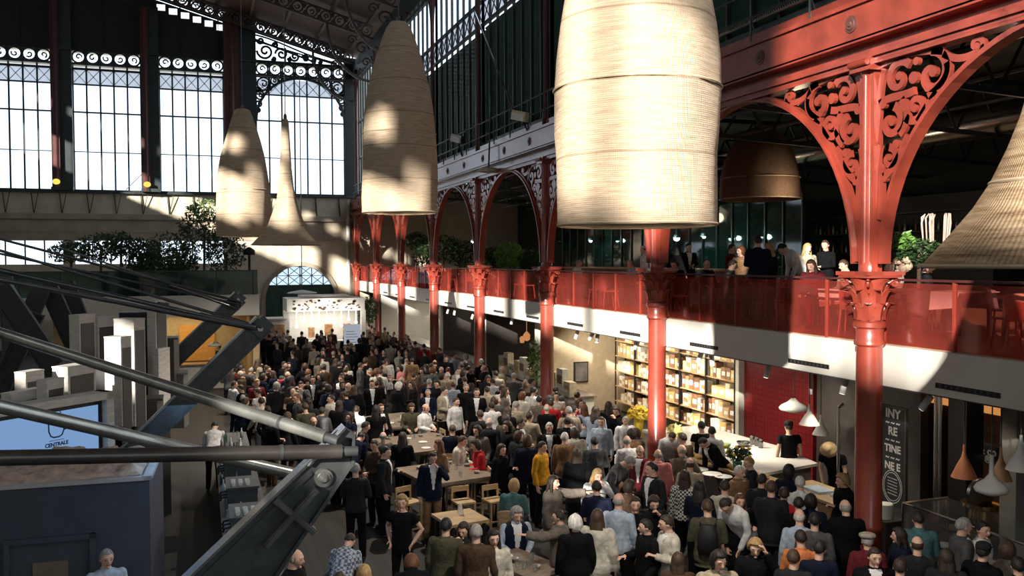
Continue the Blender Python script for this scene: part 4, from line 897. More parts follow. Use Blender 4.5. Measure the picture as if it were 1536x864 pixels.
for n_, (p, q, r, lab) in enumerate(((at(384, 489, d=15.9), at(-60, 358, d=20), .030, 'thin dark rod fanning up left from the middle strut, uppermost'), (at(383, 491, d=15.9), at(-60, 392, d=13.6), .040, 'thicker dark rod from the middle strut, second in the fan'), (at(380, 493, d=15.9), at(-60, 408, d=12.5), .036, 'dark rod from the middle strut, lowest in the fan'),
        (at(357, 452, d=25.6), at(-40, 348, d=29), .040, 'thin dark rod running to the farthest strut, upper one'), (at(356, 456, d=25.6), at(-40, 372, d=27), .036, 'thin dark rod running to the farthest strut, middle one'), (at(353, 458, d=25.6), at(90, 372, d=32), .030, 'thin dark rod running to the farthest strut, third one'), (at(352, 462, d=25.5), at(255, 428, d=24), .03, 'short thin rod just under the farthest strut head'), (at(384, 494, d=15.9), at(300, 470, d=15.5), .028, 'short thin rod just under the middle strut head'))):
    tube_thing('stay_rod', lab, p, q, r, ROD, 'rod')
for h, d_, lab in ((hM, 15.9, 'forked steel head where the thin rods meet the middle strut'), (hF, 25.6, 'forked steel head of the farthest strut'),):
    t = thing('rod_clevis', lab, 'fitting', h); mb = MB(); mb.cbox(h+V3((.05, -.1, .02)), (.34, .05, .26), ry=-.78); mb.cbox(h+V3((.05, .1, .02)), (.34, .05, .26), ry=-.78); mb.build('fork_plate', GREYST, t); mb = MB(); mb.tube([h+V3((.02, -.18, 0)), h+V3((.02, .18, 0))], .05, 12); mb.build('pin', STEEL, t)
# truss of crossed dark bars behind
for k, (u0, v0, u1, v1, w, d_) in enumerate(((0, 432, 108, 590, .34, 15), (62, 432, -20, 640, .28, 16), (70, 425, 132, 560, .30, 16.4), (8, 415, 20, 600, .22, 17), (100, 425, 122, 480, .26, 17.5), (55, 470, 12, 560, .24, 15.5))):
    d_ *= 1.32; w *= 1.3; a, b = at(u0, v0, d=d_), at(u1, v1, d=d_); mb = MB(); mb.bar(a, b, w, .18, up=(0, 1, 0)); s = (a-b).normalized().cross(V3((0, 1, 0)))
    mb.bar(a+s*w/2, b+s*w/2, .03, .26, up=(0, 1, 0)); mb.bar(a-s*w/2, b-s*w/2, .03, .26, up=(0, 1, 0))
    tag(mb.build('truss_bar', [BLACK, GREYST][k % 2], org=b), ['broad black slanting bar of the stair truss in front', 'grey bar crossing the broad black one', 'grey bar leaning right beside the tall white blocks', 'narrow upright bar at the outer edge of the stair truss', 'short bar high in the stair truss near the white blocks', 'pale bar low in the stair truss'][k], 'bar')
# whitewashed timber blocks
BL = [((154, 183), 507, 640, 12.2, .22, 'tall whitewashed block whose top stands just clear of the pale steel tube'), ((168, 203), 480, 640, 12.9, .25, 'tallest-looking broad white block right behind the front one'), ((102, 120), 474, 540, 13.5, .35, 'narrow grey-white block in the back row beside the truss'), ((127, 148), 478, 600, 14.2, .4, 'shaded grey block in the back row'), ((76, 104), 552, 610, 11.2, .5, 'low wide white block with a sloping top'), ((20, 40), 560, 625, 10.8, .3, 'small upright white block near the screen frame'), ((53, 72), 572, 620, 10.6, .28, 'smallest cube-like white block'), ((0, 18), 592, 625, 10.4, .5, 'flat white block at the outer edge above the screen'), ((219, 234), 452, 620, 14.6, .3, 'tall thin white post carrying a small dark device'), ((228, 238), 525, 640, 14.2, .3, 'short grey-white post below the thin one')]
for (u0, u1), vt, vb, d_, dep, lab in BL:
    d_ *= 1.32; dep *= 1.3
    a = at(u0, vt, d=d_); b = at(u1, vt, d=d_); w = (b-a).length; r = math.atan2((b-a).y, (b-a).x)-.25; zb = at(u0, vb, d=d_).z
    c = (a+b)/2; t = thing('timber_block', lab, 'block', (c.x, c.y, zb)); dv = V3((-math.sin(r), math.cos(r), 0))
    cc_ = V3((c.x, c.y, (a.z+zb)/2))+dv*dep/2; mb = MB(); mb.cbox(cc_, (w, dep, a.z-zb), rz=r); mb.build('block_body', BLOCKW, t); mb = MB(); mb.cbox(V3((cc_.x, cc_.y, a.z+.01)), (w*1.03, dep*1.03, .025), rz=r); mb.build('cap', BLOCKW, t)
    mb = MB(); mb.cbox(V3((cc_.x, cc_.y, zb/2)), (w*.9, dep*.9, zb), rz=r); mb.build('plinth', BLACK, t)
    if w > .15: mb = MB(); sdv = V3((math.cos(r), math.sin(r), 0)); mb.cbox(cc_+sdv*(w/2+.005)-V3((0, 0, .12)), (.012, dep*.82, (a.z-zb)*.92), rz=r); mb.build('recess_panel', BLACK, t)  # black panel over the right side of the block
t = thing('wall_speaker', 'small dark device on top of the tall thin white post', 'speaker', at(243, 457, d=18.7)); mb = MB(); mb.tube([at(238, 457, d=18.7), at(250, 458, d=19)], .06, 10); mb.build('housing', BLACK, t)
for k, (u, v0, v1, w, d_) in enumerate(((208, 470, 640, .5, 15.2), (250, 508, 620, .35, 15.6), (262, 560, 640, .4, 15.8), (195, 600, 690, .9, 13.5), (136, 545, 600, .7, 12.8))):
    d_ *= 1.32; w *= 1.3; a, b = at(u, v0, d=d_), at(u, v1, d=d_); c = (a+b)/2; mb = MB(); mb.cbox(c, (w, .5, a.z-b.z), rz=-.2); mb.box((c.x-w/2-.04, c.y-.3, a.z), (c.x+w/2+.04, c.y+.3, a.z+.04))
    tag(mb.build('shelving_unit', [BLACK, WOODD, mat('grey_cupboard', (.13, .125, .115), .6), DARK, BLACK][k], org=(c.x, c.y, b.z)), ['black unit between the white blocks and the thin post', 'dark wood unit beside the thin white post', 'grey-brown cupboard behind the bar tubes', 'dark low unit under the pale steel tube', 'black low unit behind the low white block'][k], 'cupboard')
# blue screen
a, b = at(-60, 623, d=12.4), at(165, 583, d=14.6); zt = 3.30; ux = V3((b.x-a.x, b.y-a.y, 0)).normalized(); nx_ = V3((ux.y, -ux.x, 0)); b0 = V3((b.x, b.y, 0)); a0 = V3((a.x, a.y, 0))
def on(s, z, off=0): q = b0-ux*s+nx_*off; return V3((q.x, q.y, z))
t = thing('display_screen', 'large lit blue screen in a white frame showing a cup outline and one word', 'screen', on(0, 1.5))
Lw = 2.8; zb = 1.55
def slab(mb, s0, s1, z0, z1, o0, o1): mb.add([on(s0, z0, o0), on(s1, z0, o0), on(s1, z0, o1), on(s0, z0, o1), on(s0, z1, o0), on(s1, z1, o0), on(s1, z1, o1), on(s0, z1, o1)], [(3, 2, 1, 0), (4, 5, 6, 7), (0, 1, 5, 4), (1, 2, 6, 5), (2, 3, 7, 6), (3, 0, 4, 7)])
mb = MB(); slab(mb, 0, Lw, zt-.12, zt, -.24, .09); slab(mb, 0, Lw, zb, zb+.12, -.24, .09); slab(mb, 0, .135, zb, zt, -.24, .09); slab(mb, Lw-.135, Lw, zb, zt, -.24, .09); fr_ = mb.build('frame', BLOCKW, t)
mb = MB(); slab(mb, .135, Lw-.135, zb+.12, zt-.12, -.08, -.03); mb.build('bezel', BLACK, fr_)
mb = MB(); slab(mb, .215, Lw-.215, zb+.2, zt-.2, -.03, -.024); sf_ = mb.build('screen_face', emit('screen_blue', (.30, .52, .92), .62), t)
INK = mat('screen_ink', (.03, .06, .14), .6)
def txt(body, size, pos, R, m, parent, name, ext=.003, label=None):
    cu = bpy.data.curves.new(name, 'FONT'); cu.body = body; cu.size = size; cu.extrude = ext; cu.align_x = 'CENTER'; cu.align_y = 'CENTER'; cu.materials.append(m); cu.offset = size*.035
    ob = bpy.data.objects.new(name, cu); COL.objects.link(ob); M = R.to_4x4(); M.translation = V3(pos)-(ORG[parent.name] if parent else V3()); ob.matrix_local = M
    me = bpy.data.meshes.new_from_object(ob.evaluated_get(bpy.context.evaluated_depsgraph_get())); bpy.data.objects.remove(ob); ob = bpy.data.objects.new(name, me); COL.objects.link(ob)
    if parent: ob.parent = parent
    ob.matrix_local = M; ORG[ob.name] = V3(); return ob
Rt = Matrix((ux, V3((0, 0, 1)), nx_)).transposed()
cw = at(85, 664, d=13.6); sc_ = (V3((cw.x, cw.y, 0))-b0).dot(-ux)
zc = 5.4-(5.4-4.12)*1.0; 
sc_ -= .11; txt('CENTRALE', .082, on(sc_, 2.60, -.018), Rt, INK, sf_, 'word')
# cup outline: ring, handle and lower body
mb = MB(); N_ = 20
def cup(pts, w=.014): mb.ribbon(pts, w, 'y', 0, .004)
cup([(-.085, .13), (-.08, .03), (-.06, -.015), (-.03, -.03), (.03, -.03), (.06, -.015), (.08, .03), (.085, .13)]); cup([(.085, .10), (.125, .09), (.12, .04), (.08, .03)]); cup([(-.10, .13), (.10, .13)]); cup([(-.05, .17), (-.03, .20), (-.05, .23)], .01); cup([(.03, .17), (.05, .20), (.03, .23)], .01)
cup([(-.08, -.06), (.08, -.06)], .005)
mv = [on(sc_-v.x*1.6, 2.76+v.z*1.6, -.022+v.y) for v in mb.v]; mb.v = mv; mb.build('cup_drawing', INK, sf_)
# kiosk with crumpled cloth on top
a, b = at(-90, 739, d=11.3), at(224, 714, d=12.0); ux2 = V3((b.x-a.x, b.y-a.y, 0)).normalized(); n2 = V3((ux2.y, -ux2.x, 0)); zk = 2.50; Bk = V3((b.x, b.y, 0))
def onk(s, z, off): q = Bk-ux2*s-n2*off; return V3((q.x, q.y, z))
t = thing('kiosk', 'tall dark blue-grey kiosk with a panelled hatch at the lower corner of the picture', 'kiosk', onk(0, 0, 0))
def slabk(mb, s0, s1, z0, z1, o0, o1): mb.add([onk(s0, z0, o0), onk(s1, z0, o0), onk(s1, z0, o1), onk(s0, z0, o1), onk(s0, z1, o0), onk(s1, z1, o0), onk(s1, z1, o1), onk(s0, z1, o1)], [(0, 1, 2, 3), (7, 6, 5, 4), (4, 5, 1, 0), (5, 6, 2, 1), (6, 7, 3, 2), (7, 4, 0, 3)])
KB = mat('kiosk_blue_grey', (.052, .062, .085), .55, var=.15, scale=3)
mb = MB(); slabk(mb, 0, 3.4, 0, zk-.02, 0, 2.0); mb.build('kiosk_body', KB, t)
mb = MB(); slabk(mb, -.03, 3.4, zk-.02, zk+.03, -.03, .07); slabk(mb, -.03, .08, zk-.02, zk+.04, -.03, 2.02); slabk(mb, .08, 3.4, zk-.02, zk-.0, .07, 2.02); mb.build('top_edge', mat('pale_grey_trim', (.45, .44, .42), .5), t)
mb = MB()
for s0, s1, z0, z1 in ((.67, 1.68, zk-.74, zk-.67), (.67, .74, 0, zk-.67), (1.68, 1.75, 0, zk-.67), (1.85, 1.92, 0, zk-.77), (1.85, 3.3, zk-.80, zk-.73)): slabk(mb, s0, s1, z0, z1, -.055, 0)
mb.build('hatch_moulding', KB, t)
mb = MB(); slabk(mb, 1.0, 1.42, zk-1.47, zk-1.0, -.04, 0); mb.build('brown_panel', mat('aged_label', (.16, .13, .09), .6, var=.2), t)
mb = MB(); nu, nv = 40, 18; rg4 = random.Random(9); vs = []
from mathutils import noise
for i in range(nu+1):
    for j in range(nv+1):
        s = .12+3.1*i/nu; o_ = .14+1.7*j/nv; q = V3((s*2.2, o_*2.8, 0)); h = .03+.28*abs(noise.noise(q))+.12*abs(noise.noise(q*2.7)); edge = min(i, nu-i, j, nv-j); h *= min(1, edge/3+.12)
        vs.append(onk(s, zk+h, o_+.03*noise.noise(q*1.3+V3((5, 0, 0)))))
fs = [(i*(nv+1)+j, i*(nv+1)+j+1, (i+1)*(nv+1)+j+1, (i+1)*(nv+1)+j) for i in range(nu) for j in range(nv)]
mb.add(vs, fs); k = len(vs); mb.add([v-V3((0, 0, .008)) for v in vs], [f[::-1] for f in fs])
tag(mb.build('crumpled_cloth', mat('brown_paper', (.55, .42, .32), .8, var=.3, scale=8, var2=((.30, .20, .15), .55)), org=onk(1, zk, .5), smooth=True), 'crumpled brown paper cloth lying on top of the dark kiosk', 'cloth')
# bottle racks along the kiosk's flank and the bar across the corridor
for k in range(4):
    y = 13.6+k*1.5; t = thing('bottle_rack', 'dark rack of bottles along the blue-lit bar corridor', 'rack', (-1.25, y, 0), 'bottle racks beside the corridor')
    mb = MB(); mb.box((-1.5, y, 0), (-1.05, y+1.45, .06)); mb.box((-1.5, y, 0), (-1.46, y+1.45, 2.3)); mb.build('rack_frame', BLACK, t)
    for z in (.5, .95, 1.4, 1.85):
        mb = MB(); mb.box((-1.5, y, z), (-1.08, y+1.45, z+.03)); mb.build('shelf', BLACK, t)
        for j in range(8):
            m = MB(); m.lathe((-1.2, y+.12+j*.175, z+.03), [(.034, 0), (.036, .15), (.012, .21), (.012, .28)], 7)
            tag(m.build('bottle', [GREENG, mat('pale_bottle', (.45, .5, .52), .2), mat('amber_glass')][(j+k+int(z*3)) % 3], org=(-1.2, y+.12+j*.175, z+.03), smooth=True), 'bottle on the dark rack by the corridor', 'bottle', 'bottles on the corridor racks')
t = thing('bar_counter', 'bar counter with glassware on the crowd side of the blue-lit corridor', 'counter', (.9, 14, 0))
mb = MB(); mb.box((.35, 12.6, 0), (1.0, 23.5, 1.02)); mb.build('counter_body', WOODD, t); mb = MB(); mb.box((.28, 12.5, 1.02), (1.05, 23.6, 1.07)); mb.build('counter_top', WOODD, t)
rg5 = random.Random(11)
for k in range(70):
    x, y = rg5.uniform(.35, .98), 12.8+k*.15; h = rg5.choice([.1, .14, .24, .3])
    m = MB()
    if h < .2: m.lathe((x, y, 1.07), [(.03, 0), (.036, h), (.032, h), (.026, .01)], 9, close=False); n_, mt, lb, ct, gr = 'drinking_glass', CLEARG, 'clear drinking glass on the corridor bar', 'glass', 'glasses on the corridor bar'
    else: m.lathe((x, y, 1.07), [(.038, 0), (.04, h*.6), (.014, h*.78), (.014, h)], 9); n_, mt, lb, ct, gr = 'bottle', rg5.choice([GREENG, MATS['pale_bottle'], MATS['bottle_silver']]), 'bottle standing on the corridor bar', 'bottle', 'bottles on the corridor bar'
    tag(m.build(n_, mt, org=(x, y, 1.07), smooth=True), lb, ct, gr)
for k, y in enumerate((14.2, 16.1, 18.2)):
    t = thing('coffee_machine', ['steel coffee machine on the corridor bar nearest the strut', 'steel coffee machine in the middle of the corridor bar', 'steel coffee machine at the far part of the corridor bar'][k], 'machine', (.6, y, 1.07))
    mb = MB(); mb.box((.4, y, 1.12), (.9, y+.8, 1.45)); mb.box((.38, y-.03, 1.45), (.93, y+.83, 1.49)); mb.box((.36, y, 1.07), (.55, y+.8, 1.13)); mb.build('machine_body', GREYST, t); mb = MB(); [mb.tube([(.42, y+.2+.2*j, 1.3), (.30, y+.2+.2*j, 1.28), (.28, y+.2+.2*j, 1.22)], .02, 6) for j in range(3)]; mb.build('spout', BLACK, t)
    mb = MB(); [mb.lathe((.5+.12*(j % 3), y+.1+.12*(j//3), 1.49), [(.03, 0), (.04, .06), (.035, .06)], 8, close=False) for j in range(9)]; mb.build('cup_stack', WHITE, t)

# ------------------------------------------------------------------ far mezzanine, plants and the white stall
YM = 37.5
mb = MB(); mb.box((-20, YM, 3.22), (2.25, YM+8, 4.05)); struct('mezzanine_slab_far', mb, CREAM)
t = thing('glass_balustrade', 'clear glass balustrade in front of the plants above the warm stall', 'balustrade', (-8, YM+.1, 4.05)); mb = MB(); mb.box((-12, YM+.1, 4.05), (2.2, YM+.115, 5.0)); mb.build('glass_panel', GREENG, t); mb = MB(); [mb.box((-12+1.4*i, YM+.07, 4.05), (-11.96+1.4*i, YM+.14, 5.03)) for i in range(11)]; mb.box((-12, YM+.07, 5.0), (2.2, YM+.14, 5.04)); mb.build('post', IRON, t)
PL = [((305, 345), 1.0, 1.25, 'round-headed tree, tallest, with its crown against the plaster wall'), ((338, 378), .85, 1.1, 'dark dense tree right of the tallest one'), ((255, 385), 1.1, 1.0, 'dark leafy shrub left of the tallest tree'), ((225, 392), .8, .9, 'dark spreading shrub behind the balustrade'), ((205, 400), .55, 1.3, 'slim conifer-like shrub before the bright opening'), ((150, 372), .9, .6, 'thin-leaved shrub near the outer edge'), ((275, 400), .6, 1.1, 'narrow dark shrub under the tallest tree'), ((105, 378), .8, .45, 'low straggly shrub at the outer edge of the far mezzanine'), ((180, 366), .6, .5, 'sparse reddish-leaved shrub before the bright opening')]
for i, ((u, v), rx, rz_, lab) in enumerate(PL):
    p = at(u, v, Y=YM+1.2); t = thing('potted_tree', lab, 'plant', (p.x, p.y, 4.05))
    mb = MB(); foliage(mb, p, (rx, rx*.8, rz_), int(650*rx*rz_)+250, .10, rg2); mb.build('foliage', LEAF, t)
    if i == 0: mb = MB(); foliage(mb, p+V3((.1, -.1, .75)), (.75, .6, .5), 260, .08, rg2); mb.build('lit_leaves', LEAFB, t)  # lit crown put in as a second, brighter leaf colour
    mb = MB(); mb.tube([(p.x, p.y, 4.5), (p.x+.05, p.y, p.z)], .05, 6); mb.build('trunk', BARK, t); mb = MB(); mb.box((p.x-.35, p.y-.35, 4.05), (p.x+.35, p.y+.35, 4.6)); mb.build('planter_box', WOODD, t)
p = at(374, 395, Y=YM+.9); t = thing('patio_heater', 'tall thin black stand with a round head at the corner of the far mezzanine', 'stand', (p.x, p.y, 4.05)); mb = MB(); mb.tube([(p.x, p.y, 4.05), (p.x, p.y, 5.75)], .05, 8); mb.lathe((p.x, p.y, 4.05), [(.35, 0), (.3, .6), (.05, .65)], 10); mb.build('pole', BLACK, t); mb = MB(); mb.lathe((p.x, p.y, 5.65), [(.25, 0), (.22, .2), (.05, .32)], 12); mb.build('head', BLACK, t, smooth=True)
# warm room under the far mezzanine
mb = MB(); mb.box((-6, 43, 0), (2.6, 43.2, 3.22)); mb.box((2.0, YM+.2, 0), (2.25, 43, 3.22)); struct('wall_warm_stall', mb, mat('pale_ochre_wall', (.62, .48, .28), .8))
mb = MB(); mb.box((-.9, 42.9, .9), (.6, 42.98, 2.5)); tag(mb.build('ochre_panel', mat('ochre_panel_paint', (.85, .42, .10), .6), org=(-.2, 42.9, .9)), 'glowing orange ochre panel behind the cook under the far mezzanine', 'panel')
t = thing('serving_counter', 'pale counter in the warm stall under the far mezzanine', 'counter', (-1, 40.5, 0)); mb = MB(); mb.box((-3.5, 40, 0), (1.6, 40.7, 1.0)); mb.build('counter_body', CREAM, t); mb = MB(); mb.box((-3.6, 39.9, 1.0), (1.7, 40.8, 1.06)); mb.build('counter_top', STEEL, t)
mb = MB(); p = at(322, 518, Y=39.5); mb.lathe(p, [(.02, .2), (.25, .05), (.3, 0), (.28, -.02)], 16); tag(mb.build('heat_lamp', WHITE, org=p, smooth=True), 'small white dish lamp over the cook in the warm stall', 'lamp')
t = thing('menu_cabinet', 'dark tall cabinet beside the warm-lit stall', 'cabinet', (-3, 39, 0)); mb = MB(); mb.box((-3.3, 38.6, 0), (-2.3, 39.5, 2.9)); mb.build('carcass', DARK, t); mb = MB(); mb.box((-3.2, 38.57, .2), (-2.8, 38.6, 2.7)); mb.build('door', WOODD, t)

# white-lit stall at the end
YS = 49.5
t = thing('white_market_stall', 'brightly lit white stall with a pierced canopy in front of the end wall arch', 'stall', (6.5, YS, 0))
mb = MB(); mb.box((4.4, YS, 2.65), (8.6, YS+2.6, 3.35)); mb.box((5.2, YS+.2, 3.35), (7.8, YS+2.2, 3.5)); mb.build('canopy', WHITE, t)
rg6 = random.Random(4); mb = MB()
for _ in range(46): x, z = rg6.uniform(4.6, 8.3), rg6.uniform(2.72, 3.25); r = rg6.uniform(.03, .075); mb.prism([(x+r*1.4*math.cos(2*PI*k/7), z+r*math.sin(2*PI*k/7)) for k in range(7)], 'y', YS-.02, YS)
mb.build('pierced_pattern', mat('canopy_holes', (.10, .06, .04), .6), t)
for a3, b3 in (((4.4, YS+2.4, 0), (8.6, YS+2.6, 2.65)), ((3.0, YS-.3, 0), (3.2, YS+2.4, 2.3)), ((4.2, YS-.2, 0), (4.5, YS+.2, 2.6)), ((8.4, YS, 0), (8.65, YS+.3, 2.65))): mb = MB(); mb.box(a3, b3); mb.build('side_panel', WHITE, t)
mb = MB(); mb.box((4.9, YS-.4, 0), (7.9, YS+.3, 1.05)); mb.build('counter', WHITE, t); mb = MB(); [mb.box((5.2, YS-.43, z), (6.6, YS-.4, z+.07)) for z in (.3, .55, .8)]; mb.build('counter_slats', mat('canopy_holes'), t)
mb = MB(); mb.box((3.0, YS-.25, 0), (4.3, YS+1.2, 2.25)); mb.box((2.9, YS-.35, 2.25), (4.4, YS+1.3, 2.33)); mb.build('glass_case', WHITE, t)
mb = MB()
for i in range(4):
    for j in range(3): mb.box((3.12+.29*i, YS-.30, .45+.55*j), (3.36+.29*i, YS-.25, .9+.55*j))
mb.build('goods', mat('orange_goods', (.62, .33, .16), .6, var=.5, scale=9), t)
for i in range(9): x = 4.9+.4*i; mb = MB(); mb.tube([(x, YS-.05, 2.65), (x, YS-.05, 1.9+.3*((i*5) % 3)/2)], .02, 5); mb.ball((x, YS-.05, 1.85+.3*((i*5) % 3)/2), .08); mb.build('hanging_lamp', emit('stall_bulb', (1, .9, .72), 4), t)
mb = MB(); mb.box((5.6, YS+.4, 1.2), (5.9, YS+.8, 1.75)); mb.box((6.5, YS+.5, 1.1), (6.9, YS+.9, 1.9)); mb.box((7.5, YS+.6, 1.1), (7.9, YS+.8, 1.9)); mb.build('display_goods', mat('orange_goods'), t)
p = at(453, 440, Y=53); t = thing('dish_pendant', 'pale dish lamp hanging over the white stall before the arched doorway', 'lamp', p); mb = MB(); mb.lathe(p, [(.85, 0), (.8, .06), (.3, .16), (.05, .2)], 20); mb.build('lamp_dish', WHITE, t, smooth=True); mb = MB(); mb.tube([p, (p.x, p.y, 16)], .03, 5); mb.build('cable', GREYST, t)
a = at(516, 502, Y=43); t = thing('sign_board', 'pale blue-white upright notice board standing in the crowd before the white stall', 'sign', (a.x+.35, 43, 0)); mb = MB(); mb.box((a.x, 43, .9), (a.x+.8, 43.06, 2.35)); mb.build('board', emit('board_added_glow', (.80, .86, 1), .42), t); mb = MB(); [mb.box((a.x+.1, 42.98, 1.35+.13*i), (a.x+.7-.1*(i % 3), 43, 1.37+.13*i)) for i in range(6)]; mb.build('text_lines', mat('faint_print', (.35, .38, .42), .6), t); mb = MB(); mb.box((a.x+.05, 43, 0), (a.x+.1, 43.05, .9)); mb.box((a.x+.7, 43, 0), (a.x+.75, 43.05, .9)); mb.build('leg', GREYST, t)  # the board is given its own glow to look bright
mb = MB(); mb.box((8.7, 53, 0), (10.0, 53.2, 2.9)); mb.box((10.2, 53.0, 0), (16, 53.2, 3.37)); tag(mb.build('shop_front', CREAM, org=(9, 53, 0)), 'pale plain shop wall beyond the seventh column at the end of the stalls', 'wall')
p = at(553, 465, Y=52); t = thing('potted_palm', 'dark bushy plant against the pale wall left of the seventh column', 'plant', (p.x, p.y, 0)); mb = MB(); foliage(mb, p, (.6, .5, .8), 500, .12, rg2); mb.build('foliage', LEAF, t); mb = MB(); mb.tube([(p.x, p.y, .4), p], .05, 6); mb.build('stem', BARK, t); mb = MB(); mb.lathe((p.x, p.y, 0), [(.2, 0), (.28, .5)], 12); mb.build('pot', BLACK, t)

# ------------------------------------------------------------------ ground-floor stalls on the right
XB = 14.2
mb = MB(); mb.box((XB, 20.9, 0), (XB+.2, 29.2, 3.37)); struct('wall_shelf_stall', mb, mat('shelf_backing', (.34, .27, .18), .7))
mb = MB(); mb.box((XB-.2, 29.3, 0), (XB, 35.6, 3.37)); struct('wall_beige_stall', mb, DARK)
mb = MB(); mb.box((XB+.6, 35.6, 0), (XB+.8, 53, 3.37)); struct('wall_dark_stalls', mb, DARK)
t = thing('tiled_wall', 'red tiled wall with white cups shelf behind the cooks', 'wall', (XB-.3, 18.6, 0)); mb = MB(); mb.box((XB-.3, 17.9, 0), (XB-.1, 20.8, 3.37)); mb.build('tile_face', REDTILE, t)
t = thing('wall_panelling', 'brown wooden board wall behind the brass machine', 'wall', (XB+.9, 4, 0)); mb = MB(); mb.box((XB+.9, -2, 0), (XB+1.1, 16.2, 3.37)); mb.build('board_face', WOODW, t)
mb = MB(); mb.box((XB-.2, 14.6, 0), (XB, 17.9, 3.37)); struct('wall_kitchen', mb, DARK)
mb = MB(); mb.box((XB-.46, 20.82, 0), (XB+.2, 20.98, 3.37)); tag(mb.build('stall_pillar', mat('pale_green_pillar', (.50, .50, .42), .6), org=(12.7, 20.8, 0)), 'pale slim pillar dividing the packed shelves from the red tiles', 'pillar')
for y, lab in ((29.3, 'pale partition end between the food shelves and the beige stall'), (35.6, 'pale partition end next to the dark bottle stall'), (42.6, 'pale partition end beyond the fifth column')):
    t = thing('partition', lab, 'partition', (11.2, y, 0)); mb = MB(); mb.box((11.2, y-.12, 0), (14.6, y+.12, 3.37)); mb.build('panel', mat('beige_stall_wall', (.55, .45, .31), .8, var=.1) if y < 30 else DARK, t); mb = MB(); mb.box((11.1, y-.16, 0), (11.2, y+.16, 3.37)); mb.build('end_post', CREAM, t)
# packed shelves
rg7 = random.Random(21)
PK = [mat('pack_cream', (.74, .64, .44), .5, var=.25, scale=9), mat('pack_white', (.78, .76, .70), .5, var=.2, scale=9), mat('pack_tan', (.52, .36, .18), .5, var=.3, scale=9), mat('pack_brown', (.25, .13, .07), .5, var=.3, scale=9), mat('pack_yellow', (.66, .47, .18), .5, var=.25, scale=9)]
PKN = ['cream', 'white', 'tan', 'brown', 'golden']
ys = [21.1, 22.6, 24.1, 25.6, 27.1, 28.6]
for k in range(5):
    y = ys[k]; t = thing('product_shelf', ['dark metal shelving unit of food packets, nearest the pale pillar', 'dark metal shelving unit of food packets, second from the pale pillar', 'dark metal shelving unit of food packets, middle of the five', 'dark metal shelving unit of food packets, just past the second column', 'dark metal shelving unit of food packets, beside the beige stall'][k], 'shelving', (XB-.35, y, .3))
    mb = MB(); [mb.box((XB-.42, yy-.02, .3), (XB-.38, yy+.02, 3.0)) for yy in (y, y+1.45)]; [mb.box((XB-.04, yy-.02, .3), (XB, yy+.02, 3.0)) for yy in (y, y+1.45)]; mb.build('upright', BLACK, t)
    for j, z in enumerate((.42, .95, 1.48, 2.01, 2.54)):
        mb = MB(); mb.box((XB-.42, y, z), (XB, y+1.45, z+.03)); mb.build('shelf', WOODL, t)
        yy = y+.05
        while yy < y+1.35:
            w = rg7.uniform(.14, .38); h = rg7.uniform(.26, .46); q = rg7.randrange(5)
            if yy+w > y+1.42: break
            m = MB(); m.box((XB-.36, yy, z+.03), (XB-.12, yy+w*.92, z+.03+h)); m.box((XB-.365, yy+w*.15, z+.03+h*.3), (XB-.36, yy+w*.75, z+.03+h*.65), 1)
            tag(m.build('food_packet', [PK[q], PK[1] if q != 1 else PK[2]], org=(XB-.3, yy, z+.03)), '%s food packet on the shelves behind the second column' % PKN[q], 'packet', '%s food packets on the shelves' % PKN[q])
            yy += w
# track spots under the mezzanine edge
SPOT = []
for i, (u, v, a_) in enumerate(((865, 502, .1), (887, 504, .5), (896, 507, -.2), (955, 517, .5), (1050, 536, .3), (1068, 540, -.5), (1151, 557, .05), (1266, 580, .1), (1389, 604, .5), (672, 466, .2), (682, 468, -.2), (768, 481, 0), (709, 474, .2))):
    p = at(u, v, X=10.7); t = thing('track_spotlight', 'white cylinder spotlight under the mezzanine edge, %s' % ['over the beige stall, first of three', 'over the beige stall, second of three', 'over the beige stall, third of three', 'over the packed shelves left of the second column', 'right of the second column, first of a pair', 'right of the second column, second of the pair', 'over the red tiled stall', 'just left of the first column', 'tilted, right of the first column', 'between fifth and fourth column, one of a pair', 'between fifth and fourth column, other of the pair', 'over the dark stall between fourth and third column', 'close to the fourth column'][i], 'spotlight', p)
    R = Matrix.Rotation(a_, 3, 'X') @ Matrix.Rotation(.25, 3, 'Y'); q = p+R @ V3((0, 0, -.13)); q2 = p+R @ V3((0, 0, .13))
    mb = MB(); mb.tube([q2, q], .055, 14); hs_ = mb.build('housing', WHITE, t, smooth=True, auto=True); mb = MB(); mb.tube([q, q+(q-q2)*.02], .045, 12); mb.build('lens', emit('spot_lens', (1, .9, .75), 4), hs_); mb = MB(); mb.tube([q2, (q2.x, q2.y, 3.38)], .015, 6); mb.build('stem', WHITE, t); SPOT.append(p)
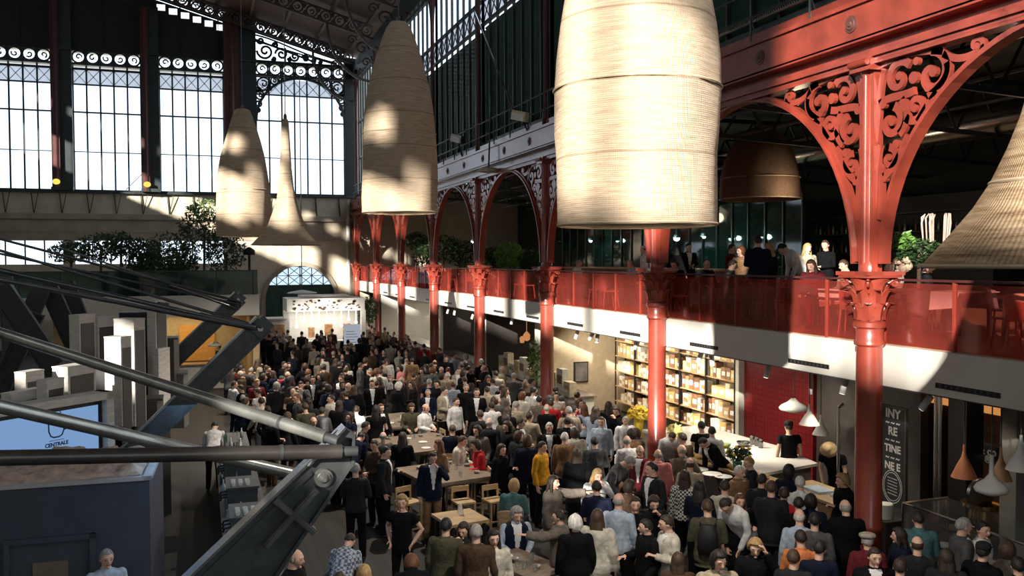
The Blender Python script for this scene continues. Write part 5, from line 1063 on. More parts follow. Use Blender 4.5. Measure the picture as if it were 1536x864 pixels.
# beige stall: screen, display of flat boxes
t = thing('wall_television', 'dark framed screen on the beige stall wall', 'television', (12.8, 29.1, 1.6)); p = at(872, 558, Y=29.1); mb = MB(); mb.box((p.x-.27, 29.1, p.z-.36), (p.x+.27, 29.17, p.z+.36)); mb.build('frame', BLACK, t); mb = MB(); mb.box((p.x-.23, 29.085, p.z-.32), (p.x+.23, 29.1, p.z+.32)); mb.build('screen_face', mat('dim_screen', (.16, .15, .15), .3, var=.5, scale=3), t)
t = thing('display_counter', 'light display counter in front of the beige stall', 'counter', (11.3, 28, 0)); mb = MB(); mb.box((11.0, 26.2, 0), (11.9, 34.5, 1.0)); mb.build('counter_body', CREAM, t); mb = MB(); mb.box((10.95, 26.1, 1.0), (11.95, 34.6, 1.05)); mb.build('counter_top', STEEL, t)
for k in range(12):
    y = 26.8+k*.62; m = MB(); h = .35+.18*((k*5) % 3); m.box((11.3, y, 1.05), (11.55, y+.5, 1.05+h)); m.box((11.29, y+.05, 1.05+h*.3), (11.30, y+.45, 1.05+h*.7), 1)
    tag(m.build('display_box', [PK[k % 2], PK[2+k % 3]], org=(11.4, y, 1.05)), 'pale box standing on the light display counter beside the third column', 'box', 'pale boxes on the display counter')
# white service counter with sink bowls
t = thing('service_counter', 'broad white stone counter with bowls behind the second column', 'counter', (11.2, 17, 0))
mb = MB(); mb.prism([(10.75, 15.5), (12.3, 15.9), (12.55, 17.6), (12.3, 20.4), (10.75, 20.4)], 'z', 0, .98); mb.build('counter_body', mat('grey_wood_front', (.24, .20, .16), .6, var=.3, scale=4), t)
mb = MB(); mb.prism([(10.65, 15.4), (12.4, 15.8), (12.7, 17.6), (12.4, 20.5), (10.65, 20.5)], 'z', .98, 1.04); mb.build('counter_top', mat('white_marble', (.74, .73, .68), .3, var=.08), t)
for u, v, r, lab, m_ in ((1115, 668, .16, 'steel mixing bowl on the white counter', STEEL), (1088, 671, .13, 'green-filled bowl on the white counter', mat('salad_green', (.16, .22, .08), .6)), ):
    p = at(u, v, Z=1.06); mb = MB(); mb.lathe((p.x, p.y, 1.04), [(r*.45, 0), (r*.8, .04), (r, .11), (r*.95, .11), (r*.7, .04), (.02, .02)], 20); tag(mb.build('mixing_bowl', m_, org=(p.x, p.y, 1.04), smooth=True), lab, 'bowl')
for u, v in ((1128, 663), (1135, 665), (1141, 668)):
    p = at(u, v, Z=1.1); mb = MB(); mb.lathe((p.x, p.y, 1.04), [(.05, 0), (.055, .16), (.04, .2), (.05, .21)], 12); tag(mb.build('steel_jug', STEEL, org=(p.x, p.y, 1.04), smooth=True), 'steel jug at the back of the white counter by the red tiles', 'jug', 'steel jugs on the white counter')
for k, (u, v, r) in enumerate(((1048, 705, .20), (1068, 712, .2), (1085, 716, .18), (1030, 700, .15))):
    p = at(u, v, Z=1.05); mb = MB(); mb.lathe((p.x, p.y, 1.04), [(r*.6, 0), (r, .025), (r*.98, .035), (r*.55, .015)], 22); tag(mb.build('plate', WHITE, org=(p.x, p.y, 1.04), smooth=True), 'white plate on the service counter in front of the bending cook', 'plate', 'white plates on the service counter')
p = at(1106, 706, Z=1.1); t = thing('flower_vase', 'glass vase of yellow flowers at the corner of the white counter', 'flowers', (p.x, p.y, 1.04))
mb = MB(); mb.lathe((p.x, p.y, 1.04), [(.06, 0), (.07, .1), (.10, .24), (.09, .24)], 16); mb.build('vase', GREENG, t, smooth=True); mb = MB(); foliage(mb, (p.x, p.y, 1.45), (.24, .24, .15), 170, .07, rg7); mb.build('foliage', LEAF, t)
mb = MB(); [mb.ball((p.x+rg7.uniform(-.22, .22), p.y+rg7.uniform(-.2, .2), 1.5+rg7.uniform(-.1, .12)), (.045, .045, .025), 8) for _ in range(18)]; mb.build('yellow_blooms', mat('yellow_petal', (.85, .62, .06), .6), t)
p = at(1012, 645, Z=1.3); mb = MB(); mb.lathe((p.x, p.y, 1.04), [(.07, 0), (.08, .2)], 10); foliage(mb, p, (.2, .2, .15), 120, .07, rg7); tag(mb.build('flower_bunch', mat('pale_yellow_petal', (.80, .72, .25), .7), org=p), 'bunch of pale yellow flowers just right of the second column', 'flowers')
p = at(958, 620, X=11.2); mb = MB(); mb.lathe((p.x, p.y, 0), [(.12, 0), (.14, p.z-.1)], 10); foliage(mb, p, (.35, .3, .22), 160, .09, rg7); tag(mb.build('flower_bunch', mat('yellow_petal'), org=p), 'large yellow flower bunch left of the second column above the crowd', 'flowers')
# long board of bread in front
t = thing('bread_board', 'long pale board of bread and dishes running towards the flowers', 'board', (10.3, 15.6, 1.0)); mb = MB(); mb.cbox((10.45, 16.3, 1.0), (.45, 2.9, .05), rz=.12); mb.build('board', WOODL, t)
for k in range(9): y = 15.1+k*.29; mb = MB(); mb.ball((10.42-.12*(k-4)*.29, y, 1.07), (.10, .15, .055), 10); tag(mb.build('bread_loaf', mat('bread_crust', (.66, .42, .19), .7, var=.25, scale=8), org=(10.42, y, 1.03), smooth=True), 'bread loaf on the long pale board before the white counter', 'bread', 'loaves on the long board')
t = thing('service_stand', 'dark stand under the long bread board', 'stand', (10.5, 16.3, 0)); mb = MB(); mb.cbox((10.5, 16.3, .48), (.40, 2.7, .96), rz=.12); mb.build('stand_body', DARK, t)
# second, wooden counter with cook
t = thing('service_counter', 'narrow brown wooden counter between the cooks and the first column', 'counter', (11, 13.6, 0)); mb = MB(); mb.cbox((11.05, 13.75, .48), (.7, 1.9, .96)); mb.build('counter_body', mat('mid_brown_wood', (.30, .18, .10), .5, var=.3, scale=5), t); mb = MB(); mb.cbox((11.05, 13.75, .98), (.8, 2.0, .05)); mb.build('counter_top', WOODL, t)
mb = MB(); mb.cbox((11.0, 14.0, 1.03), (.35, .5, .05)); mb.cbox((11.1, 13.5, 1.03), (.3, .25, .06), rz=.3); tag(mb.build('serving_tray', mat('blue_white_tray', (.5, .6, .72), .4), org=(11, 13.9, 1.0)), 'blue and white tray of food on the brown counter under the cook in the hat', 'tray')
# cone pendants of the stalls
def cone_lamp(u, v, X, r, h, m, lab, squat=False):
    p = at(u, v, X=X); t = thing('pendant_lamp', lab, 'lamp', p)
    mb = MB(); P = [(r, 0), (r*.97, .015), (r*.55, h*.38), (r*.22, h*.62), (r*.12, h*.8), (r*.1, h)] if not squat else [(r*.3, -.10), (r*.9, -.05), (r, 0), (r*.85, .06), (r*.4, .14), (r*.15, .22), (r*.12, h)]
    mb.lathe(p, P, 24, close=False); ls_ = mb.build('lamp_shade', m, t, smooth=True); mb = MB(); mb.tube([p+V3((0, 0, h)), (p.x, p.y, 3.38)], .012 if not squat else .01, 5); mb.build('cord', GREYST, t)
    mb = MB(); mb.ball(p+V3((0, 0, .05 if not squat else -.06)), .045); mb.build('bulb', MATS['warm_bulb'], ls_); return p
cone_lamp(1214, 637, 11.4, .20, .42, WHITE, 'white cone pendant lamp on a thick white stem above the cook in the hat')
cone_lamp(1231, 652, 12.2, .17, .42, WHITE, 'smaller pinkish white cone pendant behind the thick-stemmed one')
cone_lamp(1190, 612, 12.6, .32, .12, mat('glass_green_dish', (.5, .5, .45), .3), 'wide flat dish pendant lamp over the standing cook', True)
cone_lamp(1446, 716, 11.2, .19, .52, TERRA, 'terracotta cone pendant lamp by the black pillar')
cone_lamp(1501, 720, 11.4, .16, .50, mat('copper_cone', (.60, .34, .18), .4), 'tan cone pendant lamp partly behind the squat white one')
cone_lamp(1487, 733, 11.0, .24, .5, WHITE, 'squat off-white pendant lamp below the tan cone', True)
cone_lamp(1531, 705, 11.0, .20, .50, WHITE, 'white cone pendant lamp at the picture edge')
p0 = at(1213, 575, X=11.4); mb = MB(); mb.tube([(p0.x+.05, p0.y, 3.38), (p0.x+.05, p0.y, 2.7)], .035, 8); tag(mb.build('lamp_stem', WHITE, org=(p0.x, p0.y, 3.38)), 'thick white stem beside the cone pendant over the cook', 'rod')
mb = MB(); q = at(1258, 640, X=11.5); mb.tube([(q.x, q.y, 1.05), (q.x, q.y, 2.55), (q.x+.1, q.y, 2.62)], .03, 8); tag(mb.build('tap_column', STEEL, org=(q.x, q.y, 1)), 'tall thin steel standpipe beside the cook in the straw hat', 'pipe')
# chalkboards
CH = mat('chalk', (.62, .62, .60), .9, var=.3, scale=30); SL = mat('slate', (.018, .02, .022), .7, var=.2)
def chalkboard(u0, u1, v0, v1, X, lab, lines, rings=True, seed=1):
    a, b = at(u1, v0, X=X), at(u0, v0, X=X); zl_ = at((u0+u1)/2, v1, X=X).z; zt_ = at((u0+u1)/2, v0, X=X).z
    t = thing('chalkboard', lab, 'chalkboard', (X, a.y, zl_)); mb = MB(); mb.box((X, a.y, zl_), (X+.04, b.y, zt_)); sl_ = mb.build('slate', SL, t)
    mb = MB(); mb.box((X-.02, a.y-.04, zl_-.04), (X+.04, a.y, zt_+.04)); mb.box((X-.02, b.y, zl_-.04), (X+.04, b.y+.04, zt_+.04)); mb.box((X-.02, a.y, zt_), (X+.04, b.y, zt_+.04)); mb.build('frame', WOODD, t)
    Rb = Matrix((V3((0, -1, 0)), V3((0, 0, 1)), V3((-1, 0, 0)))).transposed(); h = (zt_-zl_)
    for i, (s_, sz) in enumerate(lines):
        o = txt(s_, sz, (X-.006, (a.y+b.y)/2, zt_-.12-i*(h*.62)/len(lines) if rings else zt_-(i+.5)*h/len(lines)), Rb, CH, sl_, 'chalk_writing', .001)
    if rings:
        mb = MB(); cy, cz = (a.y+b.y)/2, zl_+h*.2; R_ = min((b.y-a.y)*.4, h*.17)
        for f in (1, .86): mb.ribbon([(cy+R_*f*math.cos(2*PI*i/28), cz+R_*1.25*f*math.sin(2*PI*i/28)) for i in range(28)], .012, 'x', X-.008, X-.004, closed=True)
        for i in range(6): mb.ribbon([(cy-R_*.5, cz-R_*.6+R_*.24*i), (cy+R_*.5, cz-R_*.62+R_*.24*i+.02)], .012, 'x', X-.008, X-.004)
        mb.build('chalk_drawing', CH, sl_)
chalkboard(1322, 1358, 612, 760, 12.6, 'tall narrow chalkboard covered in white writing right of the first column', [('INY', .24), ('~ ~ ~', .16), ('RE', .22), ('~ ~ ~', .16), ('TINE', .20), ('~ ~ ~', .16), ('NE E', .2)])
chalkboard(1464, 1500, 668, 694, 14.6, 'small chalkboard with a round chalk drawing on the brown boards', [('& co', .22)], True)
# black pipe pillar and grey pillar
t = thing('black_pillar', 'black pillar with exposed pipes behind the terracotta lamp', 'pillar', (13.2, 12, 0)); a = at(1448, 640, X=13.2); mb = MB(); mb.box((13.0, a.y-.22, 0), (13.4, a.y+.2, 3.37)); mb.build('pillar_body', BLACK, t); mb = MB(); [mb.tube([(12.93, a.y+.32+.1*k, 0), (12.93, a.y+.32+.1*k, 3.37)], .035, 8) for k in range(2)]; mb.build('pipe', STEEL, t)
a = at(1520, 700, X=12.0); mb = MB(); mb.box((11.9, a.y-.14, 0), (12.15, a.y+.16, 3.37)); [mb.box((11.895, a.y-.14, .3*k), (11.9, a.y+.16, .3*k+.012)) for k in range(11)]; tag(mb.build('grey_pillar', mat('grey_ribbed_pillar', (.30, .29, .25), .7), org=(12, a.y, 0)), 'grey ribbed pillar behind the squat white lamp', 'pillar')
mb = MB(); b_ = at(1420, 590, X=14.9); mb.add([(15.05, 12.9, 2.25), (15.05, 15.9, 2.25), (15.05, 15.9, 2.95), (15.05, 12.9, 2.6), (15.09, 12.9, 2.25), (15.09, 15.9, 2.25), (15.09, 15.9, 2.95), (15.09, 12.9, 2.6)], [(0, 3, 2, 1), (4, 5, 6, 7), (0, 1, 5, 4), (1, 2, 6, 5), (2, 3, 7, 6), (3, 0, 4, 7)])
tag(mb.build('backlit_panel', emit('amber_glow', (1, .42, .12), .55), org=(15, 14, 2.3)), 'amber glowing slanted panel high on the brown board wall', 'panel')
# glass case with brass machine
a = at(1385, 800, Z=1.2); t = thing('glass_display_case', 'glass display case with steel frame before the brass machine', 'display case', (10.8, 10.6, 0))
mb = MB(); mb.box((10.5, 8.2, 0), (11.4, 11.3, .95)); mb.build('case_base', DARK, t); mb = MB(); mb.box((10.5, 8.2, .95), (10.51, 11.3, 1.5)); mb.box((10.5, 11.29, .95), (11.4, 11.3, 1.5)); mb.box((10.5, 8.2, 1.5), (11.4, 11.3, 1.51)); mb.build('pane', CLEARG, t)
mb = MB(); [mb.tube([(x, y, .95), (x, y, 1.52)], .02, 6) for x in (10.5, 11.4) for y in (8.2, 11.3)]; mb.tube([(10.5, 8.2, 1.52), (10.5, 11.3, 1.52)], .02, 6); mb.tube([(10.5, 11.3, 1.52), (11.4, 11.3, 1.52)], .02, 6); mb.build('case_frame', STEEL, t)
p = at(1398, 830, d=12.3); t = thing('brass_machine', 'polished brass and steel slicing machine behind the display case', 'machine', (12.2, p.y+.3, 0)); c = V3((12.0, 11.2, .95))
mb = MB(); mb.lathe(c, [(.30, 0), (.32, .08), (.2, .14), (.18, .35), (.3, .4), (.3, .46), (.1, .5)], 24); mb.build('machine_body', BRASS, t, smooth=True, auto=True); mb = MB(); mb.tube([c+V3((-.1, -.1, .62)), c+V3((-.1, -.04, .62))], .26, 30); mb.build('blade', STEEL, t, smooth=True, auto=True); mb = MB(); mb.cbox(c-V3((0, 0, .475)), (.9, .9, .95)); mb.build('machine_stand', DARK, t)
for k in range(10): p = V3((10.65+.07*(k % 3), 8.5+k*.28, .95)); mb = MB(); mb.lathe(p, [(.10, 0), (.13, .04), (.12, .045), (.03, .02)], 14); tag(mb.build('dish', BRASS if k % 2 else WHITE, org=p, smooth=True), 'small dish of food inside the glass display case', 'dish', 'dishes in the display case')
mb = MB(); p = at(1327, 765, X=11.4); mb.lathe((p.x, p.y, p.z-.14), [(.13, 0), (.14, .25), (.13, .26)], 18); tag(mb.build('white_bucket', WHITE, org=p, smooth=True, auto=True), 'white cylindrical tub just right of the first column', 'tub'); mb = MB(); mb.box((p.x-.2, p.y-.25, 0), (p.x+.25, p.y+.25, p.z-.14)); tag(mb.build('plinth', DARK, org=(p.x, p.y, 0)), 'dark plinth under the white tub by the first column', 'plinth')
# farther stall goods: hanging salumi, orange fruit, bottles, lamps
for k, (u, v, X, r) in enumerate(((758, 505, 12.8, .16), (768, 502, 12.8, .15), (782, 510, 12.8, .16), (790, 506, 12.8, .15), (775, 516, 12.8, .14))):
    p = at(u, v, X=X); mb = MB(); mb.tube([p+V3((0, 0, r*1.5)), (p.x, p.y, 3.37)], .012, 5); mb.lathe(p, [(r*.25, r*1.6), (r*.6, r*1.2), (r, .1), (r*.9, -r*.6), (r*.3, -r)], 14); tag(mb.build('basket_lamp', emit('orange_lamp', (1, .42, .18), .55), org=p, smooth=True), 'glowing orange lamp in the dark stall between third and fourth column', 'lamp', 'orange lamps in the dark stall')
for k in range(60):
    y = 36+rg7.uniform(0, 6.2); z = rg7.choice([.95, 1.4, 1.85, 2.3]); m = MB(); m.lathe((14.3, y, z), [(.05, 0), (.05, .18), (.02, .26), (.02, .32)], 7)
    tag(m.build('bottle', rg7.choice([MATS['pack_brown'], GREENG, MATS['pack_cream'], MATS['pack_tan']]), org=(14.3, y, z)), 'bottle on the shelves of the dark stall past the third column', 'bottle', 'bottles in the dark stall')
t = thing('product_shelf', 'dark shelving of bottles at the back of the stall between third and fourth column', 'shelving', (14.5, 36, 0)); mb = MB(); [mb.box((14.15, 35.9, z-.03), (14.6, 42.4, z)) for z in (.95, 1.4, 1.85, 2.3)]; mb.build('shelf', WOODD, t)
for k in range(90):
    y = 43+rg7.uniform(0, 8.5); z = rg7.choice([.7, 1.1, 1.5, 1.9, 2.3]); m = MB(); h = rg7.uniform(.2, .34); m.box((13.9, y, z), (14.2, y+rg7.uniform(.12, .3), z+h))
    tag(m.build('food_packet', rg7.choice(PK), org=(14, y, z)), 'food packet on the far shelves beyond the fourth column', 'packet', 'food packets on the far shelves')
t = thing('product_shelf', 'shelving of food packets beyond the fourth column', 'shelving', (14, 43, 0)); mb = MB(); [mb.box((13.8, 42.9, z-.03), (14.25, 52, z)) for z in (.7, 1.1, 1.5, 1.9, 2.3)]; mb.build('shelf', WOODD, t)
for y0_, y1_, lab in ((35.9, 42.2, 'steel-topped counter of the dark stall between third and fourth column'), (43, 51.5, 'white counter of the far stall beyond the fourth column')):
    t = thing('service_counter', lab, 'counter', (11, y0_, 0)); mb = MB(); mb.box((10.9, y0_, 0), (11.6, y1_, 1.0)); mb.build('counter_body', CREAM, t); mb = MB(); mb.box((10.8, y0_-.05, 1.0), (11.7, y1_+.05, 1.05)); mb.build('counter_top', STEEL, t)
p = at(805, 545, X=10.8); t = thing('potted_plant', 'tall yellow-green plant beside the third column in front of the dark stall', 'plant', (p.x, p.y, 0)); mb = MB(); foliage(mb, (p.x, p.y, 1.9), (.3, .3, .8), 260, .10, rg7); mb.build('foliage', LEAFB, t); mb = MB(); mb.tube([(p.x, p.y, 0), (p.x, p.y, 1.6)], .04, 6); mb.build('stem', BARK, t)

# ------------------------------------------------------------------ tables among the crowd
TB = [('high_table', 'long dark high table, farthest of the three, with small bowls', 1.5, 2.0, 1.02, WOODT, (5.0, 24.2), .25), ('high_table', 'broad dark high table with scattered glasses, middle of the three', 1.7, 2.0, 1.02, WOODT, (4.95, 21.0), .2),
      ('high_table', 'dark high table where the person in the red jacket sits', 1.5, 1.7, 1.02, WOODT, (4.75, 17.9), .2), ('cafe_table', 'pale square table with a white card, empty', .78, .85, .75, WOODL, (4.4, 15.55), .15), ('cafe_table', 'brown table at the lower picture edge beside the seated man in the vest', .75, 1.3, .75, WOODT, (4.65, 12.8), .35)]
TPOS = []
for n_, lab, w, l, h, m_, (x, y), r in TB:
    table(n_, lab, w, l, h, m_, BLACK, (x, y, 0), r); TPOS.append((x, y, max(w, l)*.62))
st = bar_stool('bar_stool', '', None, WOODL)
SP = [(5.35, 16.45, .2, 'pale wooden bar stool nearest the empty square table'), (4.75, 16.55, .1, 'pale wooden bar stool just left of the front one by the red jacket'), (3.75, 16.9, .4, 'pale wooden bar stool behind the blonde woman in black'), (5.95, 20.2, 1.6, 'pale wooden bar stool at the end of the middle high table'), (5.2, 19.3, 3.1, 'pale wooden bar stool with its backrest towards the crowd, behind the red jacket'), (6.1, 22.6, 1.7, 'pale wooden bar stool between the two far high tables')]
for k, (x, y, r, lab) in enumerate(SP): place(st, x, y, 0, r, 'S', lab) if k else (setattr(st, 'location', (x, y, 0)), setattr(st, 'rotation_euler', (0, 0, r)), st.__setitem__('label', lab))
def card(x, y, z, lab): mb = MB(); mb.prism([(x-.05, z), (x+.05, z), (x+.005, z+.2), (x-.005, z+.2)], 'y', y-.06, y+.06); tag(mb.build('menu_card', WHITE, org=(x, y, z)), lab, 'card')
card(4.45, 15.7, .75, 'folded white card on the empty square table'); card(4.55, 21.3, 1.02, 'tall white card on the middle high table'); card(4.6, 24.3, 1.02, 'small white card on the farthest high table'); card(4.9, 18.3, 1.02, 'white card on the table by the red jacket')
for ti, (x, y, rr_) in enumerate(TPOS):
    z = TB[ti][4]
    for k in range([8, 16, 16, 0, 8][ti]):
        a_, b_ = x+rg7.uniform(-.5, .5)*(TB[ti][2]-.3), y+rg7.uniform(-.5, .5)*(TB[ti][3]-.4); m = MB(); q = rg7.randrange(3); tn = ['farthest high table', 'middle high table', 'table by the red jacket', '', 'lower edge table'][ti]
        if q == 0: m.lathe((a_, b_, z), [(.03, 0), (.036, .12), (.032, .12), (.026, .01)], 10, close=False); tag(m.build('drinking_glass', CLEARG, org=(a_, b_, z), smooth=True), 'clear glass on the '+tn, 'glass', 'glasses on the '+tn)
        elif q == 1: m.lathe((a_, b_, z), [(.06, 0), (.11, .012), (.108, .02), (.05, .01)], 16); tag(m.build('plate', WHITE, org=(a_, b_, z), smooth=True), 'white plate on the '+tn, 'plate', 'plates on the '+tn)
        else: m.lathe((a_, b_, z), [(.04, 0), (.07, .05), (.065, .05), (.03, .015)], 14); tag(m.build('bowl', mat('grey_glaze', (.3, .27, .22), .4), org=(a_, b_, z), smooth=True), 'small bowl on the '+tn, 'bowl', 'bowls on the '+tn)
# ------------------------------------------------------------------ people
def remesh(mb, voxel, smooth_it=2):
    me = bpy.data.meshes.new('tmp'); me.from_pydata([tuple(v) for v in mb.v], [], mb.f); me.update()
    ob = bpy.data.objects.new('tmp', me); COL.objects.link(ob)
    m = ob.modifiers.new('r', 'REMESH'); m.mode = 'VOXEL'; m.voxel_size = voxel
    if smooth_it: s = ob.modifiers.new('s', 'SMOOTH'); s.factor = .5; s.iterations = smooth_it
    dg = bpy.context.evaluated_depsgraph_get(); out = bpy.data.meshes.new_from_object(ob.evaluated_get(dg), depsgraph=dg)
    bpy.data.objects.remove(ob); bpy.data.meshes.remove(me)
    out.polygons.foreach_set('use_smooth', [True]*len(out.polygons)); return out
# torso rings: z, rx, ry, y offset
TORSO = [(.80, .13, .10, .01), (.86, .168, .118, .015), (.95, .172, .12, .015), (1.05, .152, .105, .005), (1.15, .148, .10, 0), (1.27, .166, .112, 0), (1.36, .178, .110, .005), (1.42, .160, .092, .012), (1.46, .095, .07, .015)]
def mk_pose(**k):
    d = dict(lean=0, dz=0, head=(0, 0), la=((-.235, .03, 1.13), (-.25, -.05, .87)), ra=((.235, .03, 1.13), (.25, -.05, .87)), lk=(-.105, -.02, .49), lf=(-.12, .03, .08), rk=(.105, -.02, .49), rf=(.12, .03, .08), curl=.6)
    d.update(k); return d
POSES = {
 'stand': mk_pose(head=(.1, .05)),
 'hold': mk_pose(head=(-.25, .1), ra=((.23, .0, 1.14), (.12, -.24, 1.22)), curl=1.3),
 'clasp': mk_pose(head=(.2, .15), la=((-.24, -.02, 1.14), (-.05, -.24, 1.08)), ra=((.24, -.02, 1.14), (.07, -.25, 1.12)), curl=1.1),
 'mouth': mk_pose(head=(.1, .28), ra=((.25, -.16, 1.22), (.07, -.20, 1.45)), curl=1.4),
 'brow': mk_pose(head=(0, .2), ra=((.27, -.12, 1.28), (.13, -.16, 1.58)), la=((-.24, -.02, 1.14), (-.06, -.22, 1.12)), curl=.9),
 'hips': mk_pose(head=(.35, .05), la=((-.30, .10, 1.17), (-.20, -.02, .98)), ra=((.30, .10, 1.17), (.20, -.02, .98)), curl=.8),
 'point': mk_pose(head=(-.1, 0), ra=((.30, -.24, 1.36), (.34, -.50, 1.40)), lk=(-.11, -.1, .5), lf=(-.13, -.1, .08), curl=.3),
 'walk': mk_pose(head=(0, .05), la=((-.235, .08, 1.14), (-.24, .02, .89)), ra=((.235, -.04, 1.14), (.23, -.18, .92)), lk=(-.10, -.17, .50), lf=(-.11, -.20, .09), rk=(.10, .06, .49), rf=(.11, .22, .12)),
 'bend': mk_pose(lean=.65, head=(0, .25), la=((-.22, -.12, 1.17), (-.16, -.30, 1.02)), ra=((.22, -.12, 1.17), (.14, -.32, 1.02)), curl=1.0),
 'sit': mk_pose(dz=-.40, lean=.12, head=(.1, .15), la=((-.24, -.06, 1.14), (-.13, -.28, 1.10)), ra=((.24, -.06, 1.14), (.12, -.29, 1.12)), lk=(-.12, -.44, .52), lf=(-.12, -.42, .08), rk=(.12, -.44, .52), rf=(.13, -.38, .08), curl=1.1),
 'talk': mk_pose(head=(-.4, .05), la=((-.25, .0, 1.15), (-.20, -.25, 1.15)), ra=((.25, .02, 1.14), (.26, -.16, .96)), curl=.7),
}
SH = .178
def TF(pose):
    M = Matrix.Translation((0, 0, pose['dz'])) @ Matrix.Translation((0, 0, .9)) @ Matrix.Rotation(pose['lean'], 4, 'X') @ Matrix.Translation((0, 0, -.9)); return M
def head_M(pose):
    y, t = pose['head']; return TF(pose) @ Matrix.Translation((0, .01, 1.50)) @ Matrix.Rotation(y, 4, 'Z') @ Matrix.Rotation(t, 4, 'X') @ Matrix.Translation((0, -.01, -1.50))
def limbs(mb, pose, ra_, rl_, arm_to=1., legs=True, arms=True, leg_to=1.):
    M = TF(pose)
    if arms:
        for s, key in ((-1, 'la'), (1, 'ra')):
            e, w = [M @ V3(p) for p in pose[key]]; sh = M @ V3((s*SH, .01, 1.395))
            if arm_to >= 1: mb.tube([sh, sh.lerp(e, .5), e, e.lerp(w, .4), w], [ra_[0], ra_[0]*.92, ra_[1], ra_[1]*.96, ra_[2]], 12, caps='round' if arm_to == 1 else 'flat')
            elif arm_to > .5: mb.tube([sh, sh.lerp(e, .5), e, e.lerp(w, .25)], [ra_[0], ra_[0]*.95, ra_[1], ra_[1]], 12, caps='flat'); mb.ball(sh, ra_[0], 10)
            else: mb.tube([sh, sh.lerp(e, .45)], [ra_[0], ra_[0]*1.05], 12); mb.ball(sh, ra_[0], 10)
            mb.ball(sh, ra_[0]*1.02, 10)
    if legs:
        for s, kk, kf in ((-1, 'lk', 'lf'), (1, 'rk', 'rf')):
            h = V3((s*.09, .01, .88+pose['dz'])); k, f = V3(pose[kk]), V3(pose[kf]); f = k.lerp(f, leg_to)
            mb.tube([h, h.lerp(k, .5), k, k.lerp(f, .35), f], [rl_[0], rl_[0]*.86, rl_[1], rl_[1]*1.02, rl_[2]], 12, caps='round')
def torso(mb, pose, grow, z0, z1=9, flare=0):
    M = TF(pose); rings = []
    T = [r for r in TORSO if z0-.001 <= r[0] <= z1]
    if z0 < .8: T = [(z0, .155+flare, .12+flare, .015), (.70, .165+flare*.6, .125+flare*.6, .015)][:2 if z0 < .68 else 1]+T
    vs = []; n = 18
    for z, rx, ry, yo in T:
        for j in range(n):
            w = 2*PI*j/n; c, s_ = math.cos(w), math.sin(w); q = abs(c)**.85*(1 if c > 0 else -1)
            p = V3((q*(rx+grow), yo+s_*(ry+grow), z)); vs.append(M @ p if z >= .9 or pose['dz'] == 0 else Matrix.Translation((0, 0, pose['dz'])) @ p)
    k = len(T); fs = [(i*n+j, i*n+(j+1) % n, (i+1)*n+(j+1) % n, (i+1)*n+j) for i in range(k-1) for j in range(n)]+[tuple(range(n-1, -1, -1)), tuple((k-1)*n+j for j in range(n))]
    mb.add(vs, fs)
def hand(mb, e, w, side, curl):
    """palm, four bent fingers of their own lengths, a thumb leaving the side of the palm"""
    d = (w-e).normalized(); up = V3((0, 0, 1)) if abs(d.z) < .8 else V3((0, -1, 0)); a = d.cross(up).normalized()*(1 if side > 0 else -1); nrm = a.cross(d).normalized()
    if abs(d.z) > .6: a, nrm = V3((0, -1, 0)), V3((-side, 0, 0)); a = (a-d*a.dot(d)).normalized(); nrm = (nrm-d*nrm.dot(d)).normalized()
    if nrm.z > .2: nrm = -nrm
    P = [w-d*.01, w+d*.03, w+d*.085]
    mb.tube(P, [.026, .038, .038], 10, caps='round', fl=.42, up=nrm)
    for i, (off, L, b) in enumerate(((.029, .068, 0), (.010, .078, .004), (-.010, .073, .003), (-.029, .058, -.004))):
        p = w+d*(.082+b)+a*off; pts = [p-d*.02]; ang = 0; q = p
        for seg in (.42, .32, .26):
            ang += curl*.42; dd = d*math.cos(ang)+nrm*math.sin(ang); q = q+dd*(L*seg) if len(pts) > 0 else q; pts.append(q)
        mb.tube([pts[0], p]+pts[1:], [.0095, .0095, .0088, .0082, .007], 6, caps='round')
    p = w+d*.022+a*.030; t1 = p+(a*.75+d*.65).normalized()*.034+nrm*.012; t2 = t1+(a*.25+d*.85+nrm*.35).normalized()*.030; mb.tube([w+d*.012+a*.016, p, t1, t2], [.013, .013, .0105, .0085], 6, caps='round')
